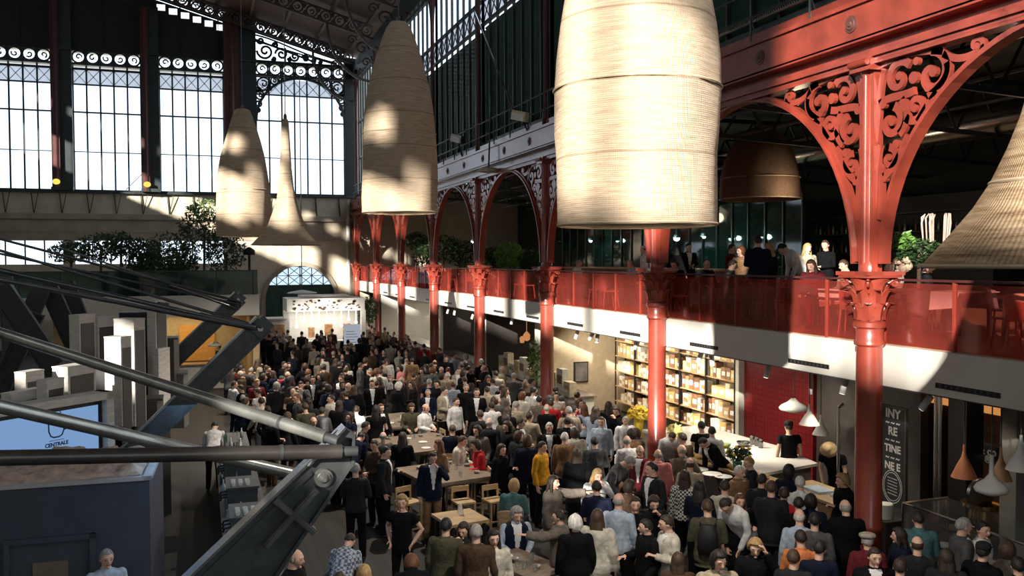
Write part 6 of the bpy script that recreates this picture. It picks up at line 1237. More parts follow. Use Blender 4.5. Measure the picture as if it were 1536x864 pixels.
def skull(mb, M):
    n, k = 24, 18; vs = []; c = V3((0, -.012, 1.612))
    for i in range(1, k):
        ph = PI*i/k
        for j in range(n):
            th = 2*PI*j/n; d = V3((math.sin(ph)*math.cos(th), math.sin(ph)*math.sin(th), -math.cos(ph))); rx, ry, rz = .076, .098, .118
            p = V3((d.x*rx, d.y*ry, d.z*rz))
            if d.z < 0: f = 1+d.z*.30; p.x *= f*(1 if d.y < 0 else .92); p.y *= (1+d.z*.10 if d.y < 0 else 1+d.z*.35)      # jaw narrows, nape tucks in
            if d.y < -.4 and -.05 < d.z < .28: p.y += .007*math.exp(-((abs(p.x)-.03)/.016)**2)                     # eye sockets
            vs.append(M @ (c+p))
    m = len(vs); vs += [M @ (c+V3((0, -.025, -.116))), M @ (c+V3((0, 0, .118)))]
    fs = [(i*n+j, i*n+(j+1) % n, (i+1)*n+(j+1) % n, (i+1)*n+j) for i in range(k-2) for j in range(n)]+[((j+1) % n, j, m) for j in range(n)]+[((k-2)*n+j, (k-2)*n+(j+1) % n, m+1) for j in range(n)]
    mb.add(vs, fs)
    def L(*p): return M @ V3(p)
    mb.tube([L(0, -.098, 1.638), L(0, -.112, 1.612), L(0, -.124, 1.588)], [.008, .010, .013], 8, caps='round'); mb.ball(L(.011, -.108, 1.584), .009, 6); mb.ball(L(-.011, -.108, 1.584), .009, 6)
    for s in (-1, 1):
        mb.ball(L(s*.078, .0, 1.610), (.010, .020, .031), 8); mb.ball(L(s*.030, -.096, 1.617), (.014, .010, .009), 8); mb.tube([L(s*.012, -.105, 1.641), L(s*.032, -.104, 1.646), L(s*.052, -.090, 1.640)], [.007, .008, .006], 6, caps='round')
    mb.tube([L(-.022, -.098, 1.553), L(0, -.106, 1.556), L(.022, -.098, 1.553)], [.006, .009, .006], 6, caps='round'); mb.ball(L(0, -.088, 1.515), (.024, .018, .016), 8)
    mb.tube([L(0, .018, 1.43), L(0, .012, 1.50), L(0, .0, 1.555)], [.062, .055, .054], 12)
BODY = {}
def build_body(pn, female):
    key = (pn, female)
    if key in BODY: return BODY[key]
    pose = POSES[pn]; mb = MB(); M = TF(pose)
    torso(mb, pose, 0, .80); limbs(mb, pose, (.047, .038, .028), (.082, .054, .036))
    for s, key_ in ((-1, 'la'), (1, 'ra')):
        e, w = [M @ V3(p) for p in pose[key_]]; hand(mb, e, w, s, pose['curl'] if not (pn == 'point' and s > 0) else .15)
    for s, kf in ((-1, 'lf'), (1, 'rf')):
        f = V3(pose[kf]); g = f.z-.08; mb.tube([f+V3((0, .03, -.045)), f+V3((s*.01, -.08, -.048)), f+V3((s*.018, -.16, -.055))], [.036, .042, .030], 10, caps='round', fl=.75)
    HM = head_M(pose); skull(mb, HM); mb.tube([M @ V3((0, .018, 1.40)), HM @ V3((0, 0, 1.53))], [.062, .052], 12, caps='round')
    me = remesh(mb, .0085, 1)
    for m in (SKIN, LIPS, EYE, SHOE): me.materials.append(m)
    Hi = HM.inverted(); idx = []
    for p in me.polygons:
        q = Hi @ p.center; mi = 0
        if p.center.z < .10 and pose['dz'] == 0 or p.center.z < .105: mi = 3
        elif q.y < -.07 and 1.545 < q.z < 1.562 and abs(q.x) < .026: mi = 1
        elif q.y < -.07 and .019 < abs(q.x) < .042 and (1.611 < q.z < 1.621 or 1.641 < q.z < 1.649): mi = 2
        idx.append(mi)
    me.polygons.foreach_set('material_index', idx); me.name = 'person_'+pn; BODY[key] = me; return me
GARM = {}
def build_garment(kind, pn):
    key = (kind, pn)
    if key in GARM: return GARM[key]
    pose = POSES[pn]; mb = MB(); M = TF(pose); mats = [CLOTH]
    if kind == 'trousers': torso(mb, pose, .012, .80, 1.0); limbs(mb, pose, None, (.098, .072, .062), legs=True, arms=False); 
    elif kind == 'jeans': torso(mb, pose, .010, .80, 1.0); limbs(mb, pose, None, (.094, .064, .050), legs=True, arms=False)
    elif kind == 'jumper': torso(mb, pose, .022, .86); limbs(mb, pose, (.068, .056, .045), None, arm_to=1.01, legs=False); mb.tube([M @ V3((0, .018, 1.43)), M @ V3((0, .016, 1.485))], [.075, .068], 14)
    elif kind == 'tee': torso(mb, pose, .016, .86); limbs(mb, pose, (.068, .056, .045), None, arm_to=.4, legs=False)
    elif kind == 'shirt': torso(mb, pose, .020, .86); limbs(mb, pose, (.064, .053, .041), None, arm_to=1.01, legs=False); mb.tube([M @ V3((0, .018, 1.43)), M @ V3((0, .010, 1.50))], [.078, .066], 14)
    elif kind == 'jacket': torso(mb, pose, .034, .78 if pose['dz'] == 0 else .86, flare=.01); limbs(mb, pose, (.074, .061, .050), None, arm_to=1.01, legs=False); mb.tube([M @ V3((0, .020, 1.43)), M @ V3((0, .020, 1.495))], [.088, .072], 14)
    elif kind == 'coat': torso(mb, pose, .042, .50 if pose['dz'] == 0 else .86, flare=.03); limbs(mb, pose, (.080, .066, .056), None, arm_to=1.01, legs=False); mb.tube([M @ V3((0, .022, 1.43)), M @ V3((0, .022, 1.51))], [.095, .078], 14)
    elif kind == 'poncho':
        rings = []; 
        torso(mb, pose, .055, .70 if pose['dz'] == 0 else .86, flare=.07); limbs(mb, pose, (.092, .088, .075), None, arm_to=1.01, legs=False); mb.tube([M @ V3((0, .02, 1.42)), M @ V3((0, .02, 1.50))], [.11, .085], 14)
    elif kind == 'vest': torso(mb, pose, .036, .86); mb.tube([M @ V3((0, .020, 1.43)), M @ V3((0, .020, 1.485))], [.088, .07], 14)
    me = remesh(mb, .014, 2); me.materials.append(CLOTH)
    if kind in ('jacket', 'vest'):
        me.materials.append(SHIRT); Mi = M.inverted(); idx = []
        for p in me.polygons:
            q = Mi @ p.center; idx.append(1 if q.y < -.03 and 1.0 < q.z < 1.47 and abs(q.x) < .012+.062*max(0, (q.z-1.0)/.47) else 0)
        me.polygons.foreach_set('material_index', idx)
    me.name = kind+'_'+pn; GARM[key] = me; return me
HAIR = {}
def build_hair(kind):
    if kind in HAIR: return HAIR[kind]
    mb = MB(); n, k = 26, 18; c = V3((0, -.012, 1.612)); vs = []
    for i in range(1, k):
        ph = PI*i/k
        for j in range(n):
            th = 2*PI*j/n; d = V3((math.sin(ph)*math.cos(th), math.sin(ph)*math.sin(th), -math.cos(ph)))
            front = -d.y
            hl = {'short': .52, 'curly': .55, 'long': .60, 'bob': .58, 'bun': .62, 'bald': 3, 'hat': .45}[kind]          # hairline height in front
            side_lo = {'short': -.10, 'curly': -.3, 'long': -.95, 'bob': -.85, 'bun': -.15, 'bald': -.12, 'hat': -.2}[kind]
            lim = hl if front > .55 else side_lo+(hl-side_lo)*max(0, (front-.05)/.5) if front > .05 else side_lo-.35*max(0, -front-.1)
            cover = d.z > lim
            if kind == 'bald': cover = (front < .25) and (-.45 < d.z < .42)
            g = {'short': .011, 'curly': .034, 'long': .022, 'bob': .030, 'bun': .012, 'bald': .006, 'hat': .014}[kind] if cover else -.022
            rx, ry, rz = .076+g, .098+g, .118+g; p = V3((d.x*rx, d.y*ry, d.z*rz))
            if d.z < 0 and kind in ('short', 'bun', 'bald', 'hat'): f = 1+d.z*.30; p.x *= f; p.y *= (1+d.z*.35 if d.y > 0 else 1+d.z*.1)
            if cover: q = noise.noise(V3(p)*(42 if kind == 'curly' else 22)); p *= 1+(.09 if kind == 'curly' else .035)*q
            vs.append(c+p)
    m = len(vs); vs += [c+V3((0, 0, -.095)), c+V3((0, 0, .118+(.012 if kind != 'bald' else -.02)))]
    fs = [(i*n+j, i*n+(j+1) % n, (i+1)*n+(j+1) % n, (i+1)*n+j) for i in range(k-2) for j in range(n)]+[((j+1) % n, j, m) for j in range(n)]+[((k-2)*n+j, (k-2)*n+(j+1) % n, m+1) for j in range(n)]
    mb.add(vs, fs)
    if kind == 'long':
        mb.loft([((0, .085, 1.30), .075, .022), ((0, .088, 1.38), .10, .032), ((0, .075, 1.47), .098, .045), ((0, .05, 1.56), .092, .055), ((0, .03, 1.63), .085, .06)], 16)
        for s in (-1, 1): mb.tube([(s*.072, -.02, 1.62), (s*.088, -.01, 1.52), (s*.090, -.03, 1.42), (s*.085, -.055, 1.34)], [.022, .028, .026, .012], 8, caps='round')
    if kind == 'bun': mb.ball((0, .115, 1.66), (.04, .035, .04), 10)
    me = remesh(mb, .009, 1); me.materials.append(HAIRM); me.name = 'hair_'+kind; HAIR[kind] = me; return me
def build_hat(kind):
    if kind in HAIR: return HAIR[kind]
    mb = MB(); c = V3((0, -.005, 1.68))
    if kind == 'straw_hat': mb.lathe(c, [(.14, -.02), (.15, -.01), (.095, .0), (.092, .05), (.075, .085), (.02, .095)], 20)
    elif kind == 'beret': mb.lathe(c, [(.09, -.01), (.12, .02), (.115, .05), (.07, .07), (.01, .075)], 20)
    else: mb.lathe(c, [(.092, -.02), (.094, .01), (.085, .05), (.05, .075), (.01, .08)], 20); mb.prism([(-.06, -.09), (.06, -.09), (.05, -.16), (-.05, -.16)], 'z', 1.665, 1.675)
    me = bpy.data.meshes.new(kind); me.from_pydata([tuple(v) for v in mb.v], [], mb.f); me.polygons.foreach_set('use_smooth', [True]*len(me.polygons)); me.materials.append(CLOTH); HAIR[kind] = me; return me
SKINC = 0; NP = 0
PEOPLE = []
def person(x, y, z, face, pose, top, tcol, leg=(.02, .02, .025), hair='short', hcol=(.03, .02, .015), sc=1., hat=None, hatcol=(.3, .25, .15), label=None, group=None, extra=None, name='person'):
    """face: direction the chest points in the hall, radians; 0 = towards the camera end (-Y)"""
    o = bpy.data.objects.new(name, build_body(pose, 0)); COL.objects.link(o); o.location = (x, y, z); o.rotation_euler = (0, 0, face); o.scale = (sc*1.02, sc*1.02, sc)
    ORG[o.name] = V3(); tag(o, label, 'person', group)
    def ch(nm, me, col, M=None):
        c = bpy.data.objects.new(nm, me); COL.objects.link(c); c.parent = o; c.color = (*col, 1)
        if M is not None: c.matrix_local = M
        return c
    ch('trousers' if leg[0] < .9 else 'trousers', build_garment('jeans' if top in ('tee', 'shirt', 'poncho') else 'trousers', pose), leg)
    ch(top, build_garment(top, pose), tcol)
    if top in ('vest', 'jacket') and extra: ch('shirt', build_garment('shirt', pose), extra)
    HM = head_M(POSES[pose])
    hr = ch('hair', build_hair(hair), hcol, HM)
    if hat: q_ = ch(hat, build_hat(hat), hatcol); q_.parent = hr
    if pose == 'sit' and label:
        short_ = ' '.join(label.replace(',', '').split()[:9]); pr = chB if z > 3.5 else st if z > .2 else WCH
        s_ = copy_tree(pr); s_.location = (x, y, z-(.29 if .2 < z < 1 else 0)); s_.rotation_euler = (0, 0, face)
        s_['label'] = ('dark chair' if z > 3.5 else 'wooden stool' if z > .2 else 'wooden chair')+' under the '+short_
        if 'group' in s_: del s_['group']
        s_['category'] = 'stool' if .2 < z < 1 else 'chair'
    PEOPLE.append((x, y, z if z > 1 else 0)); return o
WCH = dining_chair('wooden_chair', 'pale wooden chair pulled up to the brown table at the lower picture edge', None, WOODL, WOODL); WCH.location = (5.35, 12.4, 0); WCH.rotation_euler = (0, 0, 1.4)
# colours
K = dict(black=(.005, .005, .006), navy=(.008, .012, .030), charcoal=(.020, .021, .024), grey=(.085, .085, .09), brown=(.075, .045, .028), olive=(.085, .080, .050), beige=(.40, .34, .25), cream=(.56, .53, .45), white=(.74, .74, .74),
 mustard=(.62, .30, .02), red=(.55, .03, .035), maroon=(.14, .018, .024), teal=(.08, .17, .19), paleblue=(.42, .50, .62), orange=(.68, .22, .08), tan=(.26, .15, .08), greybrown=(.16, .135, .115), pink=(.55, .20, .20), green=(.05, .09, .06))
H = dict(black=(.012, .010, .009), brown=(.06, .033, .018), blonde=(.42, .27, .11), grey=(.32, .31, .29), white=(.62, .60, .56), auburn=(.14, .05, .02), dark=(.028, .018, .012))
TO_CAM = math.atan2(0, 1)
def fdir(u, deg):
    """screen facing (0 to the camera, 90 picture right, 180 away) turned into a hall angle at column u"""
    b = math.atan((u-768)/F_PX)+yaw      # bearing of the sight line from +Y towards +X
    return -b+math.radians(deg)
L_ = []
def P(u, v, hz, deg, pose, top, tc, leg='black', hair='short', hc='dark', sc=1., label='', hat=None, hatcol=(.5, .38, .2), extra=None, zf=0., X=None):
    """u,v: head centre in the photo; hz: head height above its floor"""
    p = at(u, v, Z=zf+hz*sc) if X is None else at(u, v, X=X)
    M = head_M(POSES[pose]) @ V3((0, -.01, 1.61)); f = fdir(u, deg)
    R = Matrix.Rotation(f, 3, 'Z'); off = R @ V3((M.x, M.y, 0))*sc
    return person(p.x-off.x, p.y-off.y, zf if X is None or zf else 0, f, pose, top, K[tc], K[leg], hair, H[hc], sc, hat, hatcol, label, None, extra)
def hzof(pose): return (head_M(POSES[pose]) @ V3((0, -.01, 1.61))).z
def Q(u, v, deg, pose, top, tc, leg='black', hair='short', hc='dark', sc=1., label='', **k): return P(u, v, hzof(pose), deg, pose, top, tc, leg, hair, hc, sc, label, **k)
Q(578, 679, 80, 'hold', 'jacket', 'charcoal', 'black', 'short', 'black', 1.02, 'tall person in a dark suit and white shirt, side on, at the middle high table')
Q(649, 687, 10, 'mouth', 'jacket', 'navy', 'tan', 'short', 'black', 1.0, 'person in a navy jacket, head bowed, hand to the mouth, beside the high table')
Q(603, 754, -25, 'hips', 'tee', 'black', 'black', 'bob', 'blonde', .98, 'blonde person in a short-sleeved black top with hands on hips')
Q(533, 705, 170, 'clasp', 'jumper', 'charcoal', 'black', 'short', 'grey', 1., 'grey-haired person in a charcoal top with back turned, next to the big strut')
Q(505, 652, 120, 'stand', 'coat', 'black', 'black', 'long', 'auburn', .98, 'person with long auburn hair in black just above the end of the pale tube')
Q(541, 656, 150, 'bend', 'jumper', 'navy', 'black', 'short', 'black', 1., 'person in navy leaning over the end of the middle high table')
Q(524, 812, 160, 'bend', 'shirt', 'paleblue', 'navy', 'short', 'dark', .95, 'person in a pale blue patterned shirt bending over beside the big strut')
Q(443, 838, 60, 'clasp', 'jumper', 'black', 'black', 'bald', 'grey', 1., 'bald person in black just below the big strut')
Q(546, 862, 170, 'stand', 'jumper', 'brown', 'black', 'long', 'blonde', .95, 'person with long light hair at the lower edge of the picture')
Q(508, 872, 150, 'stand', 'shirt', 'paleblue', 'black', 'short', 'dark', .92, 'person in a light blue shirt low at the picture edge near the strut')
Q(617, 845, 185, 'bend', 'coat', 'black', 'black', 'bob', 'auburn', .95, 'red-haired person in a black coat bending forward at the lower edge')
Q(669, 790, 160, 'stand', 'jacket', 'olive', 'olive', 'short', 'black', 1.02, 'dark-haired person in an olive jacket, back turned, in front of the empty square table')
Q(696, 795, -30, 'mouth', 'coat', 'charcoal', 'black', 'long', 'dark', .95, 'dark-haired person facing between the olive and the brown-black jackets')
Q(714, 800, 175, 'stand', 'jacket', 'brown', 'black', 'short', 'grey', 1.03, 'grey-haired person in a brown-black jacket with back turned, beside the smiling one in white')
Q(740, 808, 10, 'stand', 'jumper', 'cream', 'black', 'long', 'black', .98, 'smiling person with long black hair in a white top, facing out of the crowd')
Q(775, 772, 15, 'sit', 'vest', 'navy', 'navy', 'bob', 'grey', 1.05, 'seated bearded grey-haired person in a navy vest over a light blue shirt', extra=K['paleblue'])
Q(771, 729, 165, 'sit', 'jacket', 'teal', 'black', 'bob', 'blonde', 1., 'seated blonde person in a teal denim jacket, back turned')
Q(813, 671, 60, 'stand', 'jumper', 'mustard', 'black', 'short', 'dark', 1., 'person in a mustard yellow jumper in the middle of the crowd')
Q(752, 675, 60, 'hold', 'coat', 'black', 'black', 'long', 'dark', .97, 'person with long dark curls in a black coat, side on, left of the mustard jumper')
Q(714, 668, -80, 'sit', 'jumper', 'red', 'navy', 'bob', 'dark', 1.0, 'person in a bright red jacket seated at the high table', zf=.29)
Q(830, 724, 70, 'point', 'poncho', 'greybrown', 'black', 'long', 'dark', .97, 'person with long dark hair in a grey-brown wrap, side on, below the mustard jumper')
Q(838, 776, -95, 'point', 'poncho', 'greybrown', 'black', 'short', 'dark', .92, 'person in a grey-brown wrap stretching an arm out towards the seated one in the vest')
Q(863, 786, 190, 'stand', 'coat', 'black', 'black', 'curly', 'white', .98, 'person with short curly white hair in a long black coat, back turned, lower middle')
Q(896, 777, 165, 'stand', 'poncho', 'cream', 'black', 'long', 'brown', 1., 'person with long brown hair in a cream cardigan, back turned, beside the white-haired one')
Q(895, 732, 175, 'clasp', 'shirt', 'navy', 'black', 'short', 'black', 1., 'black-haired person in a slate-blue shirt, back turned, above the cream cardigan')
Q(896, 713, 20, 'mouth', 'jumper', 'white', 'black', 'long', 'blonde', .96, 'blonde long-haired person in white with a hand raised, facing the camera')
Q(865, 682, 180, 'stand', 'coat', 'black', 'black', 'long', 'brown', .98, 'person with long brown hair in a black coat, back turned, beside the mustard jumper')
Q(847, 657, 170, 'stand', 'jacket', 'tan', 'navy', 'short', 'white', 1., 'white-haired person in a tan jacket, back turned, right of the mustard jumper')
Q(892, 664, 178, 'clasp', 'jacket', 'grey', 'black', 'short', 'black', 1.0, 'person in a grey jacket with back turned, behind the tan jacket')
Q(862, 650, 175, 'stand', 'poncho', 'cream', 'black', 'bob', 'brown', .96, 'person in a pale cream wrap with back turned, next to the tan jacket')
Q(928, 752, 165, 'stand', 'shirt', 'paleblue', 'black', 'bald', 'grey', 1.04, 'balding person in a light blue-white shirt and black trousers, back turned')
Q(953, 757, 0, 'stand', 'jumper', 'black', 'black', 'short', 'dark', 1.0, 'bearded person in black facing the camera beside the light blue shirt')
Q(981, 755, 10, 'mouth', 'coat', 'black', 'black', 'curly', 'dark', .96, 'curly dark-haired person facing the camera with hand at the mouth')
Q(969, 791, -60, 'talk', 'coat', 'black', 'black', 'short', 'black', .97, 'black-haired person in black just below the bearded one')
Q(1000, 786, -65, 'hold', 'jacket', 'cream', 'black', 'short', 'dark', 1.03, 'person in a cream jacket side on with a dark scarf, lower middle right')
Q(1017, 842, 175, 'stand', 'coat', 'brown', 'black', 'long', 'brown', .90, 'person with wavy long brown hair at the lower edge in front of the cream jacket')
Q(978, 704, -50, 'talk', 'jacket', 'charcoal', 'charcoal', 'short', 'black', 1.05, 'person in a charcoal suit with white collar, below the second column')
Q(943, 693, 60, 'bend', 'jumper', 'grey', 'black', 'short', 'grey', 1.1, 'grey-haired person in a grey jumper stooping, just left of the second column')
Q(960, 677, -20, 'stand', 'jacket', 'maroon', 'black', 'bald', 'grey', 1.0, 'bald elderly person in a maroon jacket left of the second column foot')
Q(987, 683, 170, 'stand', 'poncho', 'pink', 'black', 'bald', 'grey', .98, 'bald person in a dusty pink top right at the foot of the second column')
Q(1027, 716, 175, 'stand', 'shirt', 'white', 'black', 'long', 'dark', .98, 'dark long-haired person in a black and white checked shirt, back turned')
Q(1049, 732, 165, 'clasp', 'jumper', 'navy', 'black', 'long', 'black', .97, 'black-haired person in navy, back turned, right of the checked shirt')
Q(1035, 697, 180, 'stand', 'jumper', 'beige', 'black', 'bald', 'brown', .98, 'shaven-headed person in beige next to the bread board')
Q(1061, 762, 180, 'clasp', 'jacket', 'olive', 'black', 'short', 'brown', 1.03, 'person in an olive jacket wearing a black backpack, back turned')
Q(1090, 757, -35, 'bend', 'shirt', 'white', 'black', 'short', 'dark', 1.1, 'dark-haired person in a white shirt bending forward')
Q(1110, 752, 30, 'hold', 'coat', 'black', 'black', 'long', 'auburn', .96, 'auburn-haired person in black beside the bending white shirt')
Q(1087, 731, 175, 'stand', 'jumper', 'cream', 'black', 'short', 'dark', .98, 'dark-haired person in cream, back turned, below the bread board')
Q(1133, 822, 5, 'brow', 'coat', 'black', 'black', 'curly', 'blonde', .98, 'blonde curly-haired person in a black coat with a hand at the brow, lower right')
Q(1157, 733, 172, 'stand', 'jacket', 'charcoal', 'charcoal', 'short', 'brown', 1.06, 'person in a charcoal blazer with back turned, below the yellow flowers')
Q(1176, 742, 175, 'stand', 'jumper', 'red', 'black', 'short', 'dark', 1., 'dark-haired person in a red jumper mostly behind the charcoal blazer')
Q(1200, 725, 190, 'stand', 'shirt', 'white', 'black', 'short', 'white', 1.0, 'grey-white-haired person in a white shirt beside the brown wooden counter')
Q(1198, 757, 178, 'stand', 'jumper', 'black', 'black', 'short', 'black', .97, 'black-haired person in black, first of two heads below the white shirt')
Q(1216, 753, 170, 'stand', 'coat', 'navy', 'black', 'bob', 'black', .96, 'black-haired person in navy, second of two heads below the white shirt')
Q(1199, 776, 185, 'stand', 'shirt', 'paleblue', 'navy', 'bald', 'white', 1.0, 'pink-headed bald person in a pale blue shirt above the orange one')
Q(1222, 782, 178, 'stand', 'jumper', 'grey', 'black', 'short', 'black', 1.0, 'black-haired person in a grey jumper right of the bald one')
Q(1201, 808, 180, 'clasp', 'shirt', 'orange', 'black', 'short', 'dark', .98, 'close-cropped person in an orange shirt, back turned, lower right')
Q(1229, 824, 185, 'hold', 'jumper', 'navy', 'black', 'short', 'black', .98, 'black-haired person in dark navy holding a cup, right of the orange shirt')
Q(1190, 838, 178, 'stand', 'jumper', 'charcoal', 'black', 'short', 'brown', .97, 'person in a charcoal jumper at the lower edge in front of the orange shirt')
Q(1268, 762, 190, 'clasp', 'coat', 'black', 'black', 'bald', 'grey', 1.03, 'bald person in a long black coat left of the first column')
Q(1264, 722, -60, 'hold', 'coat', 'black', 'black', 'curly', 'blonde', 1.0, 'blonde person in black side on beside the first column')
Q(1301, 813, 190, 'stand', 'coat', 'maroon', 'black', 'short', 'grey', .93, 'person in maroon with a pale beret at the foot of the first column', hat='beret', hatcol=(.36, .33, .26))
Q(1312, 836, 15, 'stand', 'jacket', 'black', 'black', 'short', 'dark', 1., 'person with a white collar and black jacket facing the camera at the lower edge')
Q(1445, 790, 110, 'stand', 'jacket', 'grey', 'black', 'short', 'grey', 1.03, 'grey-haired person in a grey jacket with a red patch, by the display case')
Q(1474, 795, 70, 'talk', 'shirt', 'white', 'black', 'bun', 'black', 1., 'dark-haired person with hair tied up and a white collar, side on')
Q(1376, 818, 180, 'stand', 'jumper', 'charcoal', 'black', 'bald', 'brown', .98, 'balding person in front of the brass machine')
Q(1475, 829, 150, 'stand', 'coat', 'black', 'black', 'short', 'black', 1., 'person in a black coat and dark cap at the lower right', hat='cap', hatcol=(.02, .02, .022))
Q(1511, 826, 180, 'stand', 'coat', 'greybrown', 'black', 'bob', 'brown', .98, 'person with brown bobbed hair at the lower right near the white pendant lamp')
Q(1527, 850, 190, 'stand', 'coat', 'black', 'black', 'short', 'black', .97, 'black-haired person at the far lower right edge')
Q(1420, 838, 178, 'stand', 'coat', 'charcoal', 'black', 'long', 'dark', .96, 'long-haired person in charcoal in front of the display case')
Q(1350, 852, 178, 'stand', 'jumper', 'navy', 'black', 'short', 'dark', .96, 'dark-haired person in navy at the lower edge beside the white collar')
Q(160, 838, 10, 'stand', 'shirt', 'paleblue', 'navy', 'short', 'grey', 1., 'grey-haired person in a light blue shirt in front of the kiosk hatch')
Q(1056, 664, -55, 'bend', 'jacket', 'black', 'black', 'short', 'black', 1.0, 'cook in black bending over the white counter', zf=.12)
Q(1183, 641, 200, 'stand', 'tee', 'black', 'navy', 'short', 'dark', 1.05, 'tall cook in a black tee-shirt with back turned, before the red tiles', hat='cap', hatcol=(.02, .02, .02))
Q(1244, 676, -20, 'bend', 'tee', 'black', 'black', 'short', 'brown', 1.1, 'cook in a black tee-shirt and pale straw hat reaching down to the brown counter', hat='straw_hat')
Q(1068, 648, 180, 'stand', 'shirt', 'white', 'black', 'short', 'black', 1., 'person in white working at the shelves behind the white counter')
Q(1052, 640, 200, 'stand', 'tee', 'black', 'black', 'short', 'black', 1., 'person in black working at the packed shelves')
Q(1008, 655, 20, 'bend', 'shirt', 'white', 'black', 'short', 'brown', 1., 'person in white bending just right of the second column')
Q(322, 640, 175, 'bend', 'shirt', 'white', 'black', 'short', 'black', 1., 'bartender in a white shirt and black apron leaning in the blue-lit corridor')
Q(684, 603, 45, 'stand', 'shirt', 'white', 'black', 'short', 'brown', 1., 'person in a bright white shirt left of the dark suit with open white front')
Q(715, 589, 0, 'stand', 'jacket', 'black', 'black', 'short', 'brown', 1.05, 'tall person in a black suit with a white shirt front, facing the camera')
Q(666, 587, 60, 'clasp', 'jacket', 'beige', 'black', 'short', 'dark', 1.02, 'person in a light tan jacket side on, left of the white shirt')
Q(699, 582, 5, 'stand', 'jumper', 'black', 'black', 'short', 'grey', 1.02, 'grey-haired person in black between the tan jacket and the black suit')
Q(618, 541, 175, 'stand', 'jumper', 'tan', 'black', 'short', 'dark', 1., 'person in an ochre brown jumper, back turned, left of the pink top')
Q(600, 553, -60, 'hold', 'shirt', 'pink', 'black', 'bob', 'dark', .97, 'person in a pink and white top left of the ochre jumper')
Q(636, 520, 180, 'stand', 'coat', 'red', 'black', 'short', 'dark', 1., 'person in a bright red hooded coat just left of the fifth column')
Q(558, 576, 10, 'stand', 'jacket', 'black', 'black', 'short', 'dark', 1.02, 'person with glasses and pale tie in a black suit, left of the far tables')
Q(541, 549, 100, 'stand', 'shirt', 'grey', 'grey', 'short', 'brown', 1.02, 'person in a pale grey shirt and grey trousers near the notice board')
Q(522, 521, -20, 'stand', 'jacket', 'black', 'black', 'short', 'brown', 1.05, 'dark-suited person standing in front of the notice board')
Q(902, 633, -15, 'stand', 'shirt', 'paleblue', 'black', 'short', 'brown', 1.02, 'person with glasses in a pale blue shirt left of the second column')
Q(824, 642, 5, 'stand', 'jacket', 'black', 'black', 'short', 'white', 1.03, 'white-haired person with glasses in a black jacket and white shirt above the mustard jumper')
Q(826, 606, 190, 'stand', 'jacket', 'red', 'black', 'short', 'brown', 1., 'person in a bright red top at the foot of the third column')
Q(820, 613, 178, 'stand', 'jumper', 'black', 'black', 'bald', 'white', .97, 'white-bald person in black in front of the red top by the third column')
Q(778, 655, 130, 'talk', 'coat', 'charcoal', 'black', 'bob', 'brown', .97, 'person with brown bob and charcoal coat between the black curls and the mustard jumper')
Q(791, 662, 170, 'stand', 'jacket', 'navy', 'navy', 'bob', 'brown', 1.02, 'person in a long navy jacket, back turned, left of the mustard jumper')
Q(693, 662, 70, 'sit', 'jumper', 'cream', 'black', 'bun', 'brown', 1., 'person in pale cream seated beside the red jacket at the high table', zf=.29)
Q(679, 645, 175, 'sit', 'jumper', 'navy', 'black', 'short', 'brown', 1., 'person in navy seated with back turned, behind the stool backrest', zf=.29)
Q(716, 646, -20, 'talk', 'coat', 'greybrown', 'black', 'long', 'black', .98, 'long black-haired person in grey-brown behind the red jacket')
Q(617, 612, 10, 'sit', 'jumper', 'olive', 'black', 'bob', 'brown', 1., 'person with a pale scarf seated at the farthest high table', zf=.29)
Q(548, 640, 100, 'sit', 'jumper', 'black', 'black', 'short', 'black', 1., 'black-haired person seated at the near end of the farthest high table', zf=.29)
Q(658, 668, -60, 'talk', 'shirt', 'tan', 'black', 'long', 'auburn', .95, 'auburn long-haired person in tan at the end of the middle high table')
Q(470, 633, 20, 'stand', 'jumper', 'black', 'black', 'bald', 'auburn', 1., 'red-faced bald person in black above the fitting of the pale tube')
Q(415, 580, 170, 'stand', 'jumper', 'charcoal', 'black', 'curly', 'grey', 1.02, 'grey curly-haired person in charcoal, back turned, right of the middle strut')
Q(469, 570, 5, 'stand', 'jacket', 'black', 'black', 'short', 'brown', 1.03, 'person in a dark suit facing the camera left of the pale grey shirt')
Q(328, 521, -60, 'talk', 'tee', 'black', 'black', 'short', 'black', 1., 'cook in black under the small dish lamp of the warm stall')
# upstairs
def UP(u, v, X, deg, pose, top, tc, leg, hair, hc, sc, label, **k):
    p = at(u, v, X=X); M = head_M(POSES[pose]) @ V3((0, -.01, 1.61)); f = fdir(u, deg); off = Matrix.Rotation(f, 3, 'Z') @ V3((M.x, M.y, 0))
    return person(p.x-off.x, p.y-off.y, ZM, f, pose, top, K[tc], K[leg], hair, H[hc], sc, label=label, **k)
UP(868, 400, 12.3, 60, 'sit', 'jumper', 'white', 'beige', 'short', 'grey', 1., 'person in white seated upstairs at the glass, left part of the bay with the cook')
UP(946, 400, 12.0, -60, 'sit', 'shirt', 'paleblue', 'grey', 'bald', 'brown', 1., 'person in pale blue seated upstairs at the glass left of the white cook')
UP(966, 372, 12.6, -80, 'stand', 'shirt', 'white', 'black', 'short', 'dark', 1.0, 'cook in white standing upstairs behind the second column', hat='beret', hatcol=(.7, .7, .7))
UP(1033, 369, 13.5, 20, 'clasp', 'jacket', 'black', 'black', 'short', 'black', 1.05, 'person in a black suit standing upstairs just right of the second column')
UP(1016, 378, 13.0, 160, 'stand', 'coat', 'black', 'black', 'long', 'black', 1., 'long black-haired person upstairs beside the black suit, back turned')
UP(1098, 370, 13.0, 70, 'stand', 'jumper', 'maroon', 'black', 'short', 'brown', 1., 'person in maroon standing upstairs between the two near columns')
UP(1111, 381, 12.4, -30, 'talk', 'jumper', 'tan', 'black', 'bob', 'auburn', .95, 'person in tan upstairs beside the maroon jumper')
